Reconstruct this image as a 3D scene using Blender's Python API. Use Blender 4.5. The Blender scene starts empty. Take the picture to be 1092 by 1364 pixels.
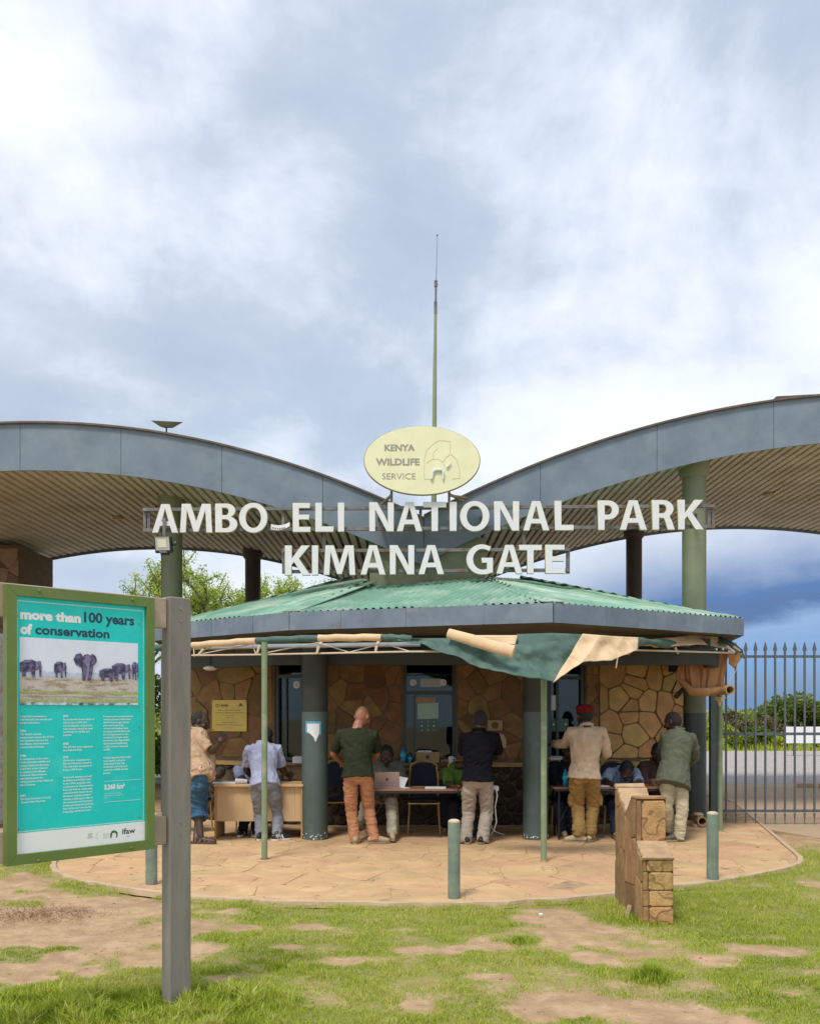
import bpy, bmesh, math, random
import numpy as np
from mathutils import Vector, Matrix, noise as mnoise
random.seed(7)
RNG = np.random.default_rng(11)
scene = bpy.context.scene
COL = scene.collection
R = math.radians
V = Vector

# ------------------------------------------------------------------ camera
CAM_H, FPX, CX, HY = 1.65, 1250.0, 546.0, 945.0
cam = bpy.data.cameras.new('camera'); camo = bpy.data.objects.new('camera', cam); COL.objects.link(camo)
camo.location = (0, 0, CAM_H); camo.rotation_euler = (R(90), 0, 0)
cam.sensor_fit = 'VERTICAL'; cam.sensor_height = 24; cam.lens = 24*FPX/1364
cam.shift_y = (HY-682)/1364.0
cam.clip_end = 4000; cam.clip_start = .05
scene.camera = camo

# ------------------------------------------------------------------ light
SUN_EL, SUN_AZ = 58, 205      # azimuth clockwise from north (+Y): high, behind the camera, a little to the left
world = bpy.data.worlds.new('World'); scene.world = world; world.use_nodes = True
def build_world():
    nt = world.node_tree; N = nt.nodes; L = nt.links; N.clear()
    out = N.new('ShaderNodeOutputWorld')
    sky = N.new('ShaderNodeTexSky'); sky.sky_type = 'NISHITA'; sky.sun_disc = False
    sky.sun_elevation = R(SUN_EL); sky.sun_rotation = R(SUN_AZ); sky.air_density = 1.5; sky.dust_density = 3
    bsky = N.new('ShaderNodeBackground'); bsky.inputs[1].default_value = .10; L.new(sky.outputs[0], bsky.inputs[0])
    tc = N.new('ShaderNodeTexCoord'); sep = N.new('ShaderNodeSeparateXYZ'); L.new(tc.outputs['Generated'], sep.inputs[0])
    def math_(op, a, b=None, clamp=False):
        m = N.new('ShaderNodeMath'); m.operation = op; m.use_clamp = clamp
        for i, v in enumerate([a, b]):
            if v is None: continue
            if isinstance(v, (int, float)): m.inputs[i].default_value = v
            else: L.new(v, m.inputs[i])
        return m.outputs[0]
    def ss(v, lo, hi, a=0., b=1.):
        m = N.new('ShaderNodeMapRange'); m.interpolation_type = 'SMOOTHSTEP'
        L.new(v, m.inputs[0])
        for i, q in enumerate((lo, hi, a, b)): m.inputs[i+1].default_value = q
        return m.outputs[0]
    zc = math_('MAXIMUM', sep.outputs[2], 0.0)
    den = math_('ADD', zc, .22)
    cx = math_('DIVIDE', sep.outputs[0], den); cy = math_('DIVIDE', sep.outputs[1], den)
    cmb = N.new('ShaderNodeCombineXYZ'); L.new(cx, cmb.inputs[0]); L.new(cy, cmb.inputs[1])
    def noi(vec, sc, det, rough=.5, dist=0., off=(0, 0, 0)):
        mp = N.new('ShaderNodeMapping'); L.new(vec, mp.inputs[0]); mp.inputs[1].default_value = off
        n = N.new('ShaderNodeTexNoise'); L.new(mp.outputs[0], n.inputs['Vector'])
        n.inputs['Scale'].default_value = sc; n.inputs['Detail'].default_value = det
        n.inputs['Roughness'].default_value = rough; n.inputs['Distortion'].default_value = dist
        return n.outputs[0]
    n1 = noi(cmb.outputs[0], 1.5, 9, .56, .2, (3.1, 1.7, 0))
    n2 = noi(cmb.outputs[0], .55, 3, .5, 0, (8.3, 2.2, 0))
    n3 = noi(tc.outputs['Generated'], 3.6, 10, .58, .25, (1.3, 4.4, 2.0))
    s = math_('ADD', math_('MULTIPLY', n1, .55), math_('ADD', math_('MULTIPLY', n2, .45), math_('MULTIPLY', n3, .62)))
    # s ~ .72 mean
    ramp = N.new('ShaderNodeValToRGB'); L.new(ss(s, .60, 1.0), ramp.inputs[0])
    e = ramp.color_ramp.elements
    e[0].position = 0.; e[0].color = (.42, .50, .64, 1)
    e[1].position = 1.; e[1].color = (.90, .935, .985, 1)
    for p, c in ((.3, (.50, .58, .71)), (.5, (.64, .71, .83)), (.75, (.80, .86, .94))):
        q = e.new(p); q.color = (*c, 1)
    lo_ = N.new('ShaderNodeMix'); lo_.data_type = 'RGBA'; L.new(ss(zc, .20, .02, 0, .75), lo_.inputs[0]); L.new(ramp.outputs[0], lo_.inputs[6]); lo_.inputs[7].default_value = (.60, .70, .87, 1)
    # brighter bank high on the left
    left = math_('MULTIPLY', ss(sep.outputs[0], -.02, -.52), ss(zc, .22, .62))
    mx0 = N.new('ShaderNodeMix'); mx0.data_type = 'RGBA'; L.new(math_('MULTIPLY', left, ss(n1, .35, .6)), mx0.inputs[0])
    L.new(lo_.outputs[2], mx0.inputs[6]); mx0.inputs[7].default_value = (1.05, 1.06, 1.08, 1)
    # storm bank low on the right, its edge broken by noise
    en = math_('ADD', zc, math_('MULTIPLY', math_('SUBTRACT', n3, .5), .10))
    az = math_('DIVIDE', sep.outputs[0], math_('MAXIMUM', sep.outputs[1], .05))
    azn = math_('ADD', az, math_('MULTIPLY', math_('SUBTRACT', n1, .5), .22))
    storm = math_('MULTIPLY', math_('MULTIPLY', ss(en, .26, .12), ss(azn, .05, .30)), ss(sep.outputs[1], .15, .45))
    stc = N.new('ShaderNodeValToRGB'); L.new(ss(math_('ADD', en, math_('MULTIPLY', math_('SUBTRACT', n1, .5), .10)), .0, .20), stc.inputs[0])
    e = stc.color_ramp.elements
    e[0].position = 0.; e[0].color = (.17, .33, .60, 1); e[1].position = 1.; e[1].color = (.40, .49, .66, 1)
    for p, c in ((.28, (.27, .42, .68)), (.45, (.095, .18, .38)), (.62, (.10, .20, .43))):
        q = e.new(p); q.color = (*c, 1)
    mx1 = N.new('ShaderNodeMix'); mx1.data_type = 'RGBA'; L.new(storm, mx1.inputs[0])
    L.new(mx0.outputs[2], mx1.inputs[6]); L.new(stc.outputs[0], mx1.inputs[7])
    bc = N.new('ShaderNodeBackground'); L.new(mx1.outputs[2], bc.inputs[0]); bc.inputs[1].default_value = CLOUD
    # thin places where the sky proper shows through
    cov = ss(n2, .30, .42, .72, .97)
    ms = N.new('ShaderNodeMixShader'); L.new(cov, ms.inputs[0]); L.new(bsky.outputs[0], ms.inputs[1]); L.new(bc.outputs[0], ms.inputs[2])
    L.new(ms.outputs[0], out.inputs[0])
CLOUD = .60
build_world()
sl = bpy.data.lights.new('sun', 'SUN'); sl.energy = 1.5; sl.angle = R(14); sl.color = (1, .95, .87)
so = bpy.data.objects.new('sun', sl); COL.objects.link(so)
az = R(SUN_AZ); el = R(SUN_EL)
sd = V((math.sin(az)*math.cos(el), math.cos(az)*math.cos(el), math.sin(el)))
so.rotation_euler = sd.to_track_quat('Z', 'Y').to_euler(); so.location = (-4, -6, 12)
scene.view_settings.view_transform = 'Standard'; scene.view_settings.look = 'None'
scene.view_settings.gamma = 1; scene.view_settings.use_curve_mapping = False
scene.view_settings.exposure = .92

# ------------------------------------------------------------------ helpers
def P(px, py, Y):                       # a place seen at this pixel of the photograph, Y metres away
    return V(((px-CX)/FPX*Y, Y, CAM_H+(HY-py)/FPX*Y))
def G(px, py):                          # ... lying on the ground
    Y = FPX*CAM_H/(py-HY); return V(((px-CX)/FPX*Y, Y, 0))
def wpos(o):
    p = V((0, 0, 0))
    while o is not None: p += o.location; o = o.parent
    return p
class MB:
    def __init__(s): s.v = []; s.f = []; s.m = []; s.x = None
    def add(s, vs, fs, mi=0):
        b = len(s.v)
        s.v += [(s.x @ V(p)) if s.x else V(p) for p in vs]
        s.f += [tuple(i+b for i in f) for f in fs]; s.m += [mi]*len(fs); return s
    def box(s, a, b, mi=0):
        x0, y0, z0 = a; x1, y1, z1 = b
        return s.add([(x0,y0,z0),(x1,y0,z0),(x1,y1,z0),(x0,y1,z0),(x0,y0,z1),(x1,y0,z1),(x1,y1,z1),(x0,y1,z1)],
              [(0,3,2,1),(4,5,6,7),(0,1,5,4),(1,2,6,5),(2,3,7,6),(3,0,4,7)], mi)
    def bbox(s, a, b, c=.004, mi=0):    # box with chamfered vertical and horizontal edges
        x0, y0, z0 = a; x1, y1, z1 = b
        c = min(c, abs(x1-x0)*.45, abs(y1-y0)*.45, abs(z1-z0)*.45)
        def ring(z, k): return [(x0+c+k*0+ (0 if k==0 else c), y0+k, z),(x1-c-(0 if k==0 else c), y0+k, z),(x1-k, y0+c+(0 if k==0 else c), z),(x1-k, y1-c-(0 if k==0 else c), z),
                              (x1-c-(0 if k==0 else c), y1-k, z),(x0+c+(0 if k==0 else c), y1-k, z),(x0+k, y1-c-(0 if k==0 else c), z),(x0+k, y0+c+(0 if k==0 else c), z)]
        rs = [ring(z0, c), ring(z0+c, 0), ring(z1-c, 0), ring(z1, c)]
        return s.rings(rs, mi)
    def rings(s, rs, mi=0, cap0=True, cap1=True):
        n = len(rs[0]); vs = [p for r in rs for p in r]; fs = []
        for k in range(len(rs)-1):
            for i in range(n):
                j = (i+1) % n
                fs.append((k*n+i, k*n+j, (k+1)*n+j, (k+1)*n+i))
        if cap0: fs.append(tuple(range(n-1, -1, -1)))
        if cap1: fs.append(tuple((len(rs)-1)*n+i for i in range(n)))
        return s.add(vs, fs, mi)
    def tube(s, pts, rad, n=10, mi=0, round_ends=False, caps=True):
        pts = [V(p) for p in pts]
        if not isinstance(rad, list): rad = [rad]*len(pts)
        rad = [(r, r) if not isinstance(r, tuple) else r for r in rad]
        if round_ends:
            d0 = (pts[0]-pts[1]).normalized(); d1 = (pts[-1]-pts[-2]).normalized()
            r0 = max(rad[0]); r1 = max(rad[-1])
            a = [(pts[0]+d0*r0*.92, .38), (pts[0]+d0*r0*.65, .76)]
            b = [(pts[-1]+d1*r1*.65, .76), (pts[-1]+d1*r1*.92, .38)]
            rad = [(rad[0][0]*k, rad[0][1]*k) for _, k in a]+rad+[(rad[-1][0]*k, rad[-1][1]*k) for _, k in b]
            pts = [p for p, _ in a]+pts+[p for p, _ in b]
        t0 = (pts[1]-pts[0]).normalized()
        ref = V((1, 0, 0)) if abs(t0.x) < .8 else V((0, 1, 0))
        u = (ref-t0*ref.dot(t0)).normalized(); rs = []
        for i, p in enumerate(pts):
            if i == 0: t = t0
            elif i == len(pts)-1: t = (pts[i]-pts[i-1]).normalized()
            else: t = ((pts[i+1]-p).normalized()+(p-pts[i-1]).normalized()).normalized()
            u = (u-t*u.dot(t)).normalized(); w = t.cross(u)
            rs.append([p+u*math.cos(2*math.pi*k/n)*rad[i][0]+w*math.sin(2*math.pi*k/n)*rad[i][1] for k in range(n)])
        return s.rings(rs, mi, caps, caps)
    def cyl(s, a, b, r, n=16, mi=0): return s.tube([a, b], r, n, mi)
    def prism(s, poly, z0, z1, mi=0):
        return s.rings([[(x, y, z0) for x, y in poly], [(x, y, z1) for x, y in poly]], mi)
    def ell(s, c, r, M=None, nu=14, nv=9, mi=0):
        c = V(c); rs = []
        for k in range(1, nv):
            th = math.pi*k/nv; ring = []
            for i in range(nu):
                ph = 2*math.pi*i/nu
                p = V((r[0]*math.sin(th)*math.cos(ph), r[1]*math.sin(th)*math.sin(ph), -r[2]*math.cos(th)))
                ring.append(c+((M @ p) if M else p))
            rs.append(ring)
        return s.rings(rs, mi)
    def beam(s, a, b, w, h, mi=0, up=(0, 0, 1)):   # square bar between two points
        a = V(a); b = V(b); t = (b-a).normalized(); up = V(up)
        if abs(t.dot(up)) > .95: up = V((0, 1, 0))
        r = t.cross(up).normalized(); u = r.cross(t)
        def q(p): return [p-r*w/2-u*h/2, p+r*w/2-u*h/2, p+r*w/2+u*h/2, p-r*w/2+u*h/2]
        return s.rings([q(a), q(b)], mi)
    def build(s, name, mats, parent=None, smooth=False, origin=None):
        if not isinstance(mats, (list, tuple)): mats = [mats]
        if parent is not None: off = wpos(parent)
        elif origin is not None: off = V(origin)
        else:
            xs = [p.x for p in s.v]; ys = [p.y for p in s.v]; zs = [p.z for p in s.v]
            off = V(((min(xs)+max(xs))/2, (min(ys)+max(ys))/2, min(zs)))
        me = bpy.data.meshes.new(name); me.from_pydata([tuple(p-off) for p in s.v], [], s.f)
        for m in mats: me.materials.append(m)
        if len(mats) > 1: me.polygons.foreach_set('material_index', s.m)
        bm = bmesh.new(); bm.from_mesh(me); bmesh.ops.recalc_face_normals(bm, faces=bm.faces[:]); bm.to_mesh(me); bm.free()
        if smooth:
            me.shade_smooth()
            if smooth != 'all':
                me.set_sharp_from_angle(angle=R(40))
        o = bpy.data.objects.new(name, me); COL.objects.link(o)
        if parent is not None: o.parent = parent
        else: o.location = off
        return o
def tag(o, label=None, cat=None, group=None, kind=None):
    if label: o['label'] = label
    if cat: o['category'] = cat
    if group: o['group'] = group
    if kind: o['kind'] = kind
    return o
def thing(name, loc, label, cat, group=None):
    o = bpy.data.objects.new(name, None); COL.objects.link(o); o.location = loc; o.empty_display_size = .1
    return tag(o, label, cat, group)
def np_mesh(name, v, f, mats, parent=None, tint=None, loc=(0, 0, 0), kind=None):
    me = bpy.data.meshes.new(name); n = len(v); m = len(f); k = f.shape[1]
    off = np.array(wpos(parent) if parent is not None else loc, dtype=np.float32)
    me.vertices.add(n); me.vertices.foreach_set('co', (v-off).astype(np.float32).ravel())
    me.loops.add(m*k); me.loops.foreach_set('vertex_index', f.astype(np.int32).ravel())
    me.polygons.add(m); me.polygons.foreach_set('loop_start', (np.arange(m)*k).astype(np.int32))
    me.polygons.foreach_set('loop_total', np.full(m, k, np.int32))
    me.update(calc_edges=True); me.validate()
    for q in (mats if isinstance(mats, (list, tuple)) else [mats]): me.materials.append(q)
    if tint is not None:
        a = me.attributes.new('tint', 'FLOAT', 'POINT'); a.data.foreach_set('value', tint.astype(np.float32))
    o = bpy.data.objects.new(name, me); COL.objects.link(o)
    if parent is not None: o.parent = parent
    else: o.location = loc
    if kind: o['kind'] = kind
    return o
def copy_tree(o, parent=None):
    c = o.copy(); COL.objects.link(c)
    if parent is not None: c.parent = parent
    for ch in list(o.children): copy_tree(ch, c)
    return c
# text as flat mesh, fitted into a box: returns verts (x right, y up) and faces
def text_geo(txt, width=None, height=None, bold=0., ref_h=None, res=2):
    cu = bpy.data.curves.new('text', 'FONT'); cu.body = txt; cu.size = 1; cu.offset = bold; cu.resolution_u = res
    ob = bpy.data.objects.new('text', cu); COL.objects.link(ob)
    dg = bpy.context.evaluated_depsgraph_get(); me = bpy.data.meshes.new_from_object(ob.evaluated_get(dg))
    vs = np.array([v.co[:] for v in me.vertices]) if len(me.vertices) else np.zeros((0, 3))
    fs = [tuple(p.vertices) for p in me.polygons]
    bpy.data.objects.remove(ob); bpy.data.curves.remove(cu); bpy.data.meshes.remove(me)
    x0 = vs[:, 0].min(); w = vs[:, 0].max()-x0
    vs[:, 0] -= x0
    cap = .70
    if height: sy = height/cap
    else: sy = width/w
    sx = width/w if width else sy
    vs[:, 0] *= sx; vs[:, 1] *= sy
    return vs, fs
def put_text(mb, txt, o, ux, uz, width=None, height=None, bold=0., mi=0, res=2):
    vs, fs = text_geo(txt, width, height, bold, res=res)
    o = V(o); ux = V(ux); uz = V(uz)
    mb.add([o+ux*float(a[0])+uz*float(a[1]) for a in vs], fs, mi)

# ------------------------------------------------------------------ materials
def mat(name, col, rough=.7, var=.15, scale=6., bump=.0, bscale=None, metal=0., col2=None, c2=(.55, .7), s2=2.5,
        rnd=0., spec=.5, coat=0., trans=0., stretch=None, emis=None, detail=6, col3=None, c3=(.62, .72), s3=9., tint=None, hsv_rnd=0., vein=None, vs=5., vw=.02):
    m = bpy.data.materials.new(name); m.use_nodes = True; nt = m.node_tree; N = nt.nodes; L = nt.links
    b = N['Principled BSDF']; b.inputs['Roughness'].default_value = rough; b.inputs['Metallic'].default_value = metal
    b.inputs['Specular IOR Level'].default_value = spec; b.inputs['Coat Weight'].default_value = coat
    b.inputs['Transmission Weight'].default_value = trans
    tc = N.new('ShaderNodeTexCoord'); vec = tc.outputs['Object']
    if rnd or hsv_rnd:
        oi = N.new('ShaderNodeObjectInfo')
        ad = N.new('ShaderNodeVectorMath'); ad.operation = 'ADD'
        ml = N.new('ShaderNodeMath'); ml.operation = 'MULTIPLY'; ml.inputs[1].default_value = 37.
        L.new(oi.outputs['Random'], ml.inputs[0]); L.new(vec, ad.inputs[0]); L.new(ml.outputs[0], ad.inputs[1]); vec = ad.outputs[0]
    if stretch:
        mp = N.new('ShaderNodeMapping'); mp.inputs[3].default_value = stretch; L.new(vec, mp.inputs[0]); vec = mp.outputs[0]
    def noi(sc, det=detail):
        n = N.new('ShaderNodeTexNoise'); n.inputs['Scale'].default_value = sc; n.inputs['Detail'].default_value = det
        n.inputs['Roughness'].default_value = .62
        L.new(vec, n.inputs['Vector']); return n.outputs[0]
    def mixc(f, a, bb, blend='MIX'):
        x = N.new('ShaderNodeMix'); x.data_type = 'RGBA'; x.blend_type = blend
        for i, q in ((0, f), (6, a), (7, bb)):
            if isinstance(q, (int, float)): x.inputs[i].default_value = q
            elif isinstance(q, tuple): x.inputs[i].default_value = (*q[:3], 1)
            else: L.new(q, x.inputs[i])
        return x.outputs[2]
    def ms(v, lo, hi):
        x = N.new('ShaderNodeMapRange'); x.inputs[1].default_value = lo; x.inputs[2].default_value = hi
        L.new(v, x.inputs[0]); return x.outputs[0]
    lo = tuple(c*(1-var) for c in col); hi = tuple(min(1, c*(1+var)) for c in col)
    c = mixc(ms(noi(scale), .3, .7), lo, hi)
    if col2: c = mixc(ms(noi(s2), *c2), c, tuple(col2))
    if col3: c = mixc(ms(noi(s3), *c3), c, tuple(col3))
    if vein:
        v_ = noi(vs, 1.5); q1 = N.new('ShaderNodeMath'); q1.operation = 'SUBTRACT'; q1.inputs[1].default_value = .5; L.new(v_, q1.inputs[0])
        q2 = N.new('ShaderNodeMath'); q2.operation = 'ABSOLUTE'; L.new(q1.outputs[0], q2.inputs[0]); c = mixc(ms(q2.outputs[0], vw, vw*.3), c, tuple(vein))
    if tint is not None:
        at = N.new('ShaderNodeAttribute'); at.attribute_name = 'tint'
        rp = N.new('ShaderNodeValToRGB'); e = rp.color_ramp.elements
        e[0].position = 0; e[0].color = (*tint[0], 1); e[1].position = 1; e[1].color = (*tint[-1], 1)
        for i, q in enumerate(tint[1:-1]): z = e.new((i+1)/(len(tint)-1)); z.color = (*q, 1)
        L.new(at.outputs['Fac'], rp.inputs[0]); c = rp.outputs[0]
    if rnd or hsv_rnd:
        hs = N.new('ShaderNodeHueSaturation'); L.new(c, hs.inputs['Color'])
        hs.inputs['Value'].default_value = 1
        L.new(ms(oi.outputs['Random'], 0, 1), hs.inputs['Value'])
        mr = hs.inputs['Value'].links[0].from_node; mr.inputs[3].default_value = 1-rnd; mr.inputs[4].default_value = 1+rnd
        if hsv_rnd:
            w = N.new('ShaderNodeTexWhiteNoise'); w.noise_dimensions = '1D'; L.new(oi.outputs['Random'], w.inputs['W'])
            h2 = ms(w.outputs[0], 0, 1); h2.node.inputs[3].default_value = .5-hsv_rnd; h2.node.inputs[4].default_value = .5+hsv_rnd
            L.new(h2, hs.inputs['Hue'])
        c = hs.outputs[0]
    L.new(c, b.inputs['Base Color'])
    if bump:
        bp = N.new('ShaderNodeBump'); bp.inputs['Strength'].default_value = 1; bp.inputs['Distance'].default_value = bump
        L.new(noi(bscale or scale*3, 8), bp.inputs['Height']); L.new(bp.outputs[0], b.inputs['Normal'])
    if emis: b.inputs['Emission Color'].default_value = (*emis, 1); b.inputs['Emission Strength'].default_value = 1
    return m
M = {}
M['fascia'] = mat('blue_grey_paint', (.15,.20,.25), .55, .16, 1.6, .0012, 30, col2=(.22, .27, .31), c2=(.45, .8), s2=2.2, col3=(.12, .10, .085), c3=(.72, .82), s3=5)
M['fascia_rust'] = mat('weathered_fascia_paint', (.15, .195, .25), .6, .18, 3., .0015, 30, col2=(.24, .29, .33), c2=(.5, .75), s2=2, col3=(.20, .09, .04), c3=(.64, .74), s3=7)
M['lip'] = mat('brown_edge_trim', (.12, .09, .07), .7, .3, 6)
M['soffit'] = mat('cream_ribbed_soffit', (.58,.53,.41), .65, .12, 1.5, col2=(.36, .29, .18), c2=(.5, .8), s2=1.2)
M['groove'] = mat('soffit_groove', (.14,.115,.08), .8, .2, 3)
M['column'] = mat('olive_column_paint', (.20,.235,.145), .55, .14, 2., .001, 20, col2=(.22, .25, .18), s2=3, col3=(.10, .10, .08), c3=(.68, .8), s3=6)
M['column_blue'] = mat('blue_green_column_paint', (.075,.108,.098), .5, .14, 2.5, .001, 20, col2=(.10, .145, .135), s2=3, col3=(.30, .33, .30), c3=(.76, .79), s3=16)
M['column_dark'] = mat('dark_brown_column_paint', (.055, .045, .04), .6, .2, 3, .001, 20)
M['roof'] = mat('green_roof_sheet', (.165,.335,.235), .5, .2, 2.2, .001, 30, col2=(.40, .50, .39), c2=(.46, .66), s2=1.4, col3=(.16, .10, .06), c3=(.69, .76), s3=8, rnd=.1)
M['khaki'] = mat('faded_khaki_plaster', (.25, .27, .17), .8, .16, 3, .002, 25, col2=(.33, .34, .24), s2=2, col3=(.13, .09, .06), c3=(.66, .75), s3=5)
M['dark'] = mat('dark_green_beam_paint', (.032,.038,.028), .6, .2, 3)
M['ceil'] = mat('stained_ceiling_board', (.10, .09, .07), .8, .2, 3)
M['mortar'] = mat('wall_mortar', (.15,.105,.06), .95, .25, 8, .004, 60)
M['stone'] = mat('shaded_ochre_stone', (.23,.125,.042), .8, .22, 7, .004, 45, col2=(.13, .075, .03), c2=(.45, .75), s2=4, rnd=.32, hsv_rnd=.018)  # darker copy of the wall stone, veranda shade put into its colour
M['stone_lit'] = mat('lit_ochre_stone', (.46,.28,.105), .8, .2, 7, .005, 45, col2=(.37, .22, .10), c2=(.5, .75), s2=5, rnd=.2, hsv_rnd=.015)  # lighter copy: light caught by the right wall panel is in its colour
M['rubble'] = mat('dark_rubble_stone', (.055,.04,.03), .8, .3, 9, .006, 40, rnd=.35)
M['pierstone'] = mat('brown_pier_stone', (.27,.19,.13), .85, .25, 6, .004, 40, rnd=.25)
M['paver'] = mat('sandstone_paver', (.56,.36,.185), .85, .14, 3, .004, 30, col2=(.40, .255, .145), c2=(.5, .78), s2=1.8, rnd=.07, hsv_rnd=.008, col3=(.60, .45, .29), c3=(.6, .75), s3=3, vein=(.24, .13, .06), vs=2.1, vw=.0035)
M['paver_joint'] = mat('paver_joint_sand', (.40,.27,.15), .95, .3, 8, .003, 60, col2=(.24, .155, .09), c2=(.5, .65), s2=5)
M['kerb'] = mat('pale_kerb_mortar', (.50,.37,.24), .9, .15, 5, .006, 30)
M['letter'] = mat('white_letter_face', (.68, .69, .70), .45, .05, 4, col2=(.52, .53, .50), c2=(.55, .8), s2=5)
M['letter_side'] = mat('yellowed_letter_side', (.52, .47, .24), .5, .15, 8)
M['frame_metal'] = mat('rusty_grey_steel', (.17, .17, .17), .55, .3, 9, .001, 60, metal=.3, col2=(.17, .085, .05), c2=(.5, .65), s2=7)
M['oval'] = mat('pale_yellow_board', (.74,.73,.47), .5, .06, 3, col2=(.66, .60, .28), c2=(.6, .85), s2=4)
M['oval_rim'] = mat('brown_board_rim', (.30, .22, .10), .6, .2, 8)
M['ghost'] = mat('worn_grey_lettering', (.30, .29, .24), .6, .4, 60)
M['ghost_rust'] = mat('rust_trace', (.56, .45, .20), .7, .2, 30)
M['pole'] = mat('olive_pole_paint', (.24, .27, .14), .5, .15, 4)
M['gate'] = mat('dark_grey_gate_paint', (.10,.118,.13), .5, .15, 8, metal=.2)
M['bollard'] = mat('blue_green_bollard_paint', (.17,.22,.185), .5, .2, 6, .001, 40, col2=(.27, .34, .20), c2=(.45, .7), s2=5, col3=(.07, .05, .04), c3=(.70, .76), s3=7)
M['bollard_top'] = mat('bare_concrete_bollard_top', (.52, .42, .30), .9, .2, 12, .003, 40)
M['post_green'] = mat('pale_green_post_paint', (.20,.26,.145), .5, .12, 8, col2=(.32, .36, .27), s2=4)
M['cream'] = mat('cream_canvas', (.66, .48, .29), .85, .1, 8, .002, 60, col2=(.52, .34, .18), c2=(.55, .8), s2=5)
M['green_canvas'] = mat('dark_green_canvas', (.055, .115, .095), .7, .18, 6, .002, 60, col2=(.12, .19, .15), c2=(.5, .8), s2=4, col3=(.42, .38, .29), c3=(.70, .75), s3=16)
M['brown_canvas'] = mat('brown_canvas', (.40, .20, .085), .85, .2, 6, .004, 30, col2=(.22, .10, .045), c2=(.5, .75), s2=6)
M['white_tube'] = mat('dirty_cream_tube', (.58, .49, .38), .5, .12, 9, col2=(.40, .24, .14), c2=(.6, .8), s2=9)
M['post_wood'] = mat('weathered_grey_post', (.24,.222,.19), .7, .22, 5, .002, 50, stretch=(1, 1, .18), col2=(.15, .135, .115), c2=(.5, .75), s2=9, col3=(.62, .55, .46), c3=(.745, .765), s3=22)
M['rail_wood'] = mat('pale_weathered_rail', (.40, .32, .24), .75, .18, 5, .002, 50, stretch=(.3, .3, 1))
M['sign_green'] = mat('olive_green_sign_frame', (.12,.19,.04), .45, .12, 5, col2=(.17, .22, .08), s2=3)
M['teal'] = mat('turquoise_print', (.0,.60,.56), .38, .08, 5, col2=(.05, .66, .62), c2=(.55, .8), s2=7)
M['white_print'] = mat('white_print', (.80, .82, .82), .5, .02, 8)
M['navy_print'] = mat('navy_print', (.012, .05, .095), .5, .03, 8)
M['navy2'] = mat('dark_navy_logo_print', (.02, .02, .07), .5, .03, 8)
M['grey_print'] = mat('grey_print', (.45, .48, .5), .5, .05, 8)
M['black'] = mat('black_rubber', (.018, .018, .02), .6, .3, 8)
M['blackpaint'] = mat('black_metal', (.02, .021, .024), .4, .2, 8)
M['bolt'] = mat('galvanised_bolt', (.30, .31, .26), .4, .1, 8, metal=.6)
M['soil'] = None
M['wood_desk'] = mat('pale_beech_laminate', (.56, .38, .20), .5, .08, 3, stretch=(6, 6, .6), col2=(.48, .31, .15), s2=6)
M['wood_side'] = mat('orange_desk_edge', (.42, .24, .09), .5, .1, 4)
M['table_top'] = mat('brown_table_laminate', (.28, .13, .075), .35, .12, 5)
M['gold'] = mat('worn_gold_tube', (.48, .35, .11), .35, .15, 9, metal=.6)
M['navy_fabric'] = mat('navy_upholstery', (.012, .014, .035), .85, .2, 20)
M['seat_cream'] = mat('tan_seat_fabric', (.4,.3,.18), .85, .2, 12)
M['paper'] = mat('white_paper', (.74, .75, .76), .6, .03, 9)
M['green_paper'] = mat('pale_green_paper', (.35, .55, .42), .6, .05, 9)
M['window_frame'] = mat('dark_green_window_frame', (.035, .055, .055), .45, .2, 6)
M['door_wood'] = mat('brown_ledge_wood', (.26, .15, .07), .6, .2, 4, stretch=(1, 5, 5))
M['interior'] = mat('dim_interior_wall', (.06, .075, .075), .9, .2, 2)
M['card'] = mat('brown_cardboard', (.42, .27, .13), .8, .1, 6)
M['blue_plastic'] = mat('blue_plastic', (.02, .20, .45), .25, .1, 6)
M['yellow_plate'] = mat('yellow_plaque', (.62, .47, .10), .4, .06, 5)
M['plate_ink'] = mat('brown_plaque_ink', (.10, .07, .02), .5, .1, 5)
M['lamp_white'] = mat('cream_lamp_shade', (.72, .68, .58), .4, .05, 5)
M['laptop'] = mat('rose_grey_laptop_lid', (.42, .34, .31), .4, .05, 9, metal=.2)
M['bark'] = mat('acacia_bark', (.13, .105, .075), .9, .3, 8, .01, 30)
M['grey_metal'] = mat('galvanised_sheet', (.30, .34, .37), .5, .15, 4, metal=.3)
M['white_paint'] = mat('white_painted_board', (.78, .79, .80), .6, .05, 3)
M['red_marks'] = mat('red_orange_print', (.55, .08, .03), .7, .2, 20)
M['ochre_block'] = mat('ochre_sandstone_block', (.44,.265,.105), .8, .3, 9, .012, 40, col2=(.30, .17, .08), c2=(.5, .72), s2=5, rnd=.15, hsv_rnd=.012, col3=(.66, .50, .30), c3=(.66, .74), s3=6, vein=(.24, .135, .055), vs=5., vw=.03)
def glass_mat():
    m = bpy.data.materials.new('window_glass'); m.use_nodes = True; nt = m.node_tree; N = nt.nodes; L = nt.links
    N.remove(N['Principled BSDF']); g = N.new('ShaderNodeBsdfGlossy'); g.inputs[0].default_value = (.85, .95, .95, 1); g.inputs[1].default_value = .03
    t = N.new('ShaderNodeBsdfTransparent'); t.inputs[0].default_value = (.50, .62, .60, 1)
    f = N.new('ShaderNodeFresnel'); f.inputs[0].default_value = 1.5
    x = N.new('ShaderNodeMixShader'); L.new(f.outputs[0], x.inputs[0]); L.new(t.outputs[0], x.inputs[1]); L.new(g.outputs[0], x.inputs[2])
    L.new(x.outputs[0], N['Material Output'].inputs[0]); return m
M['glass'] = glass_mat()
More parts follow.
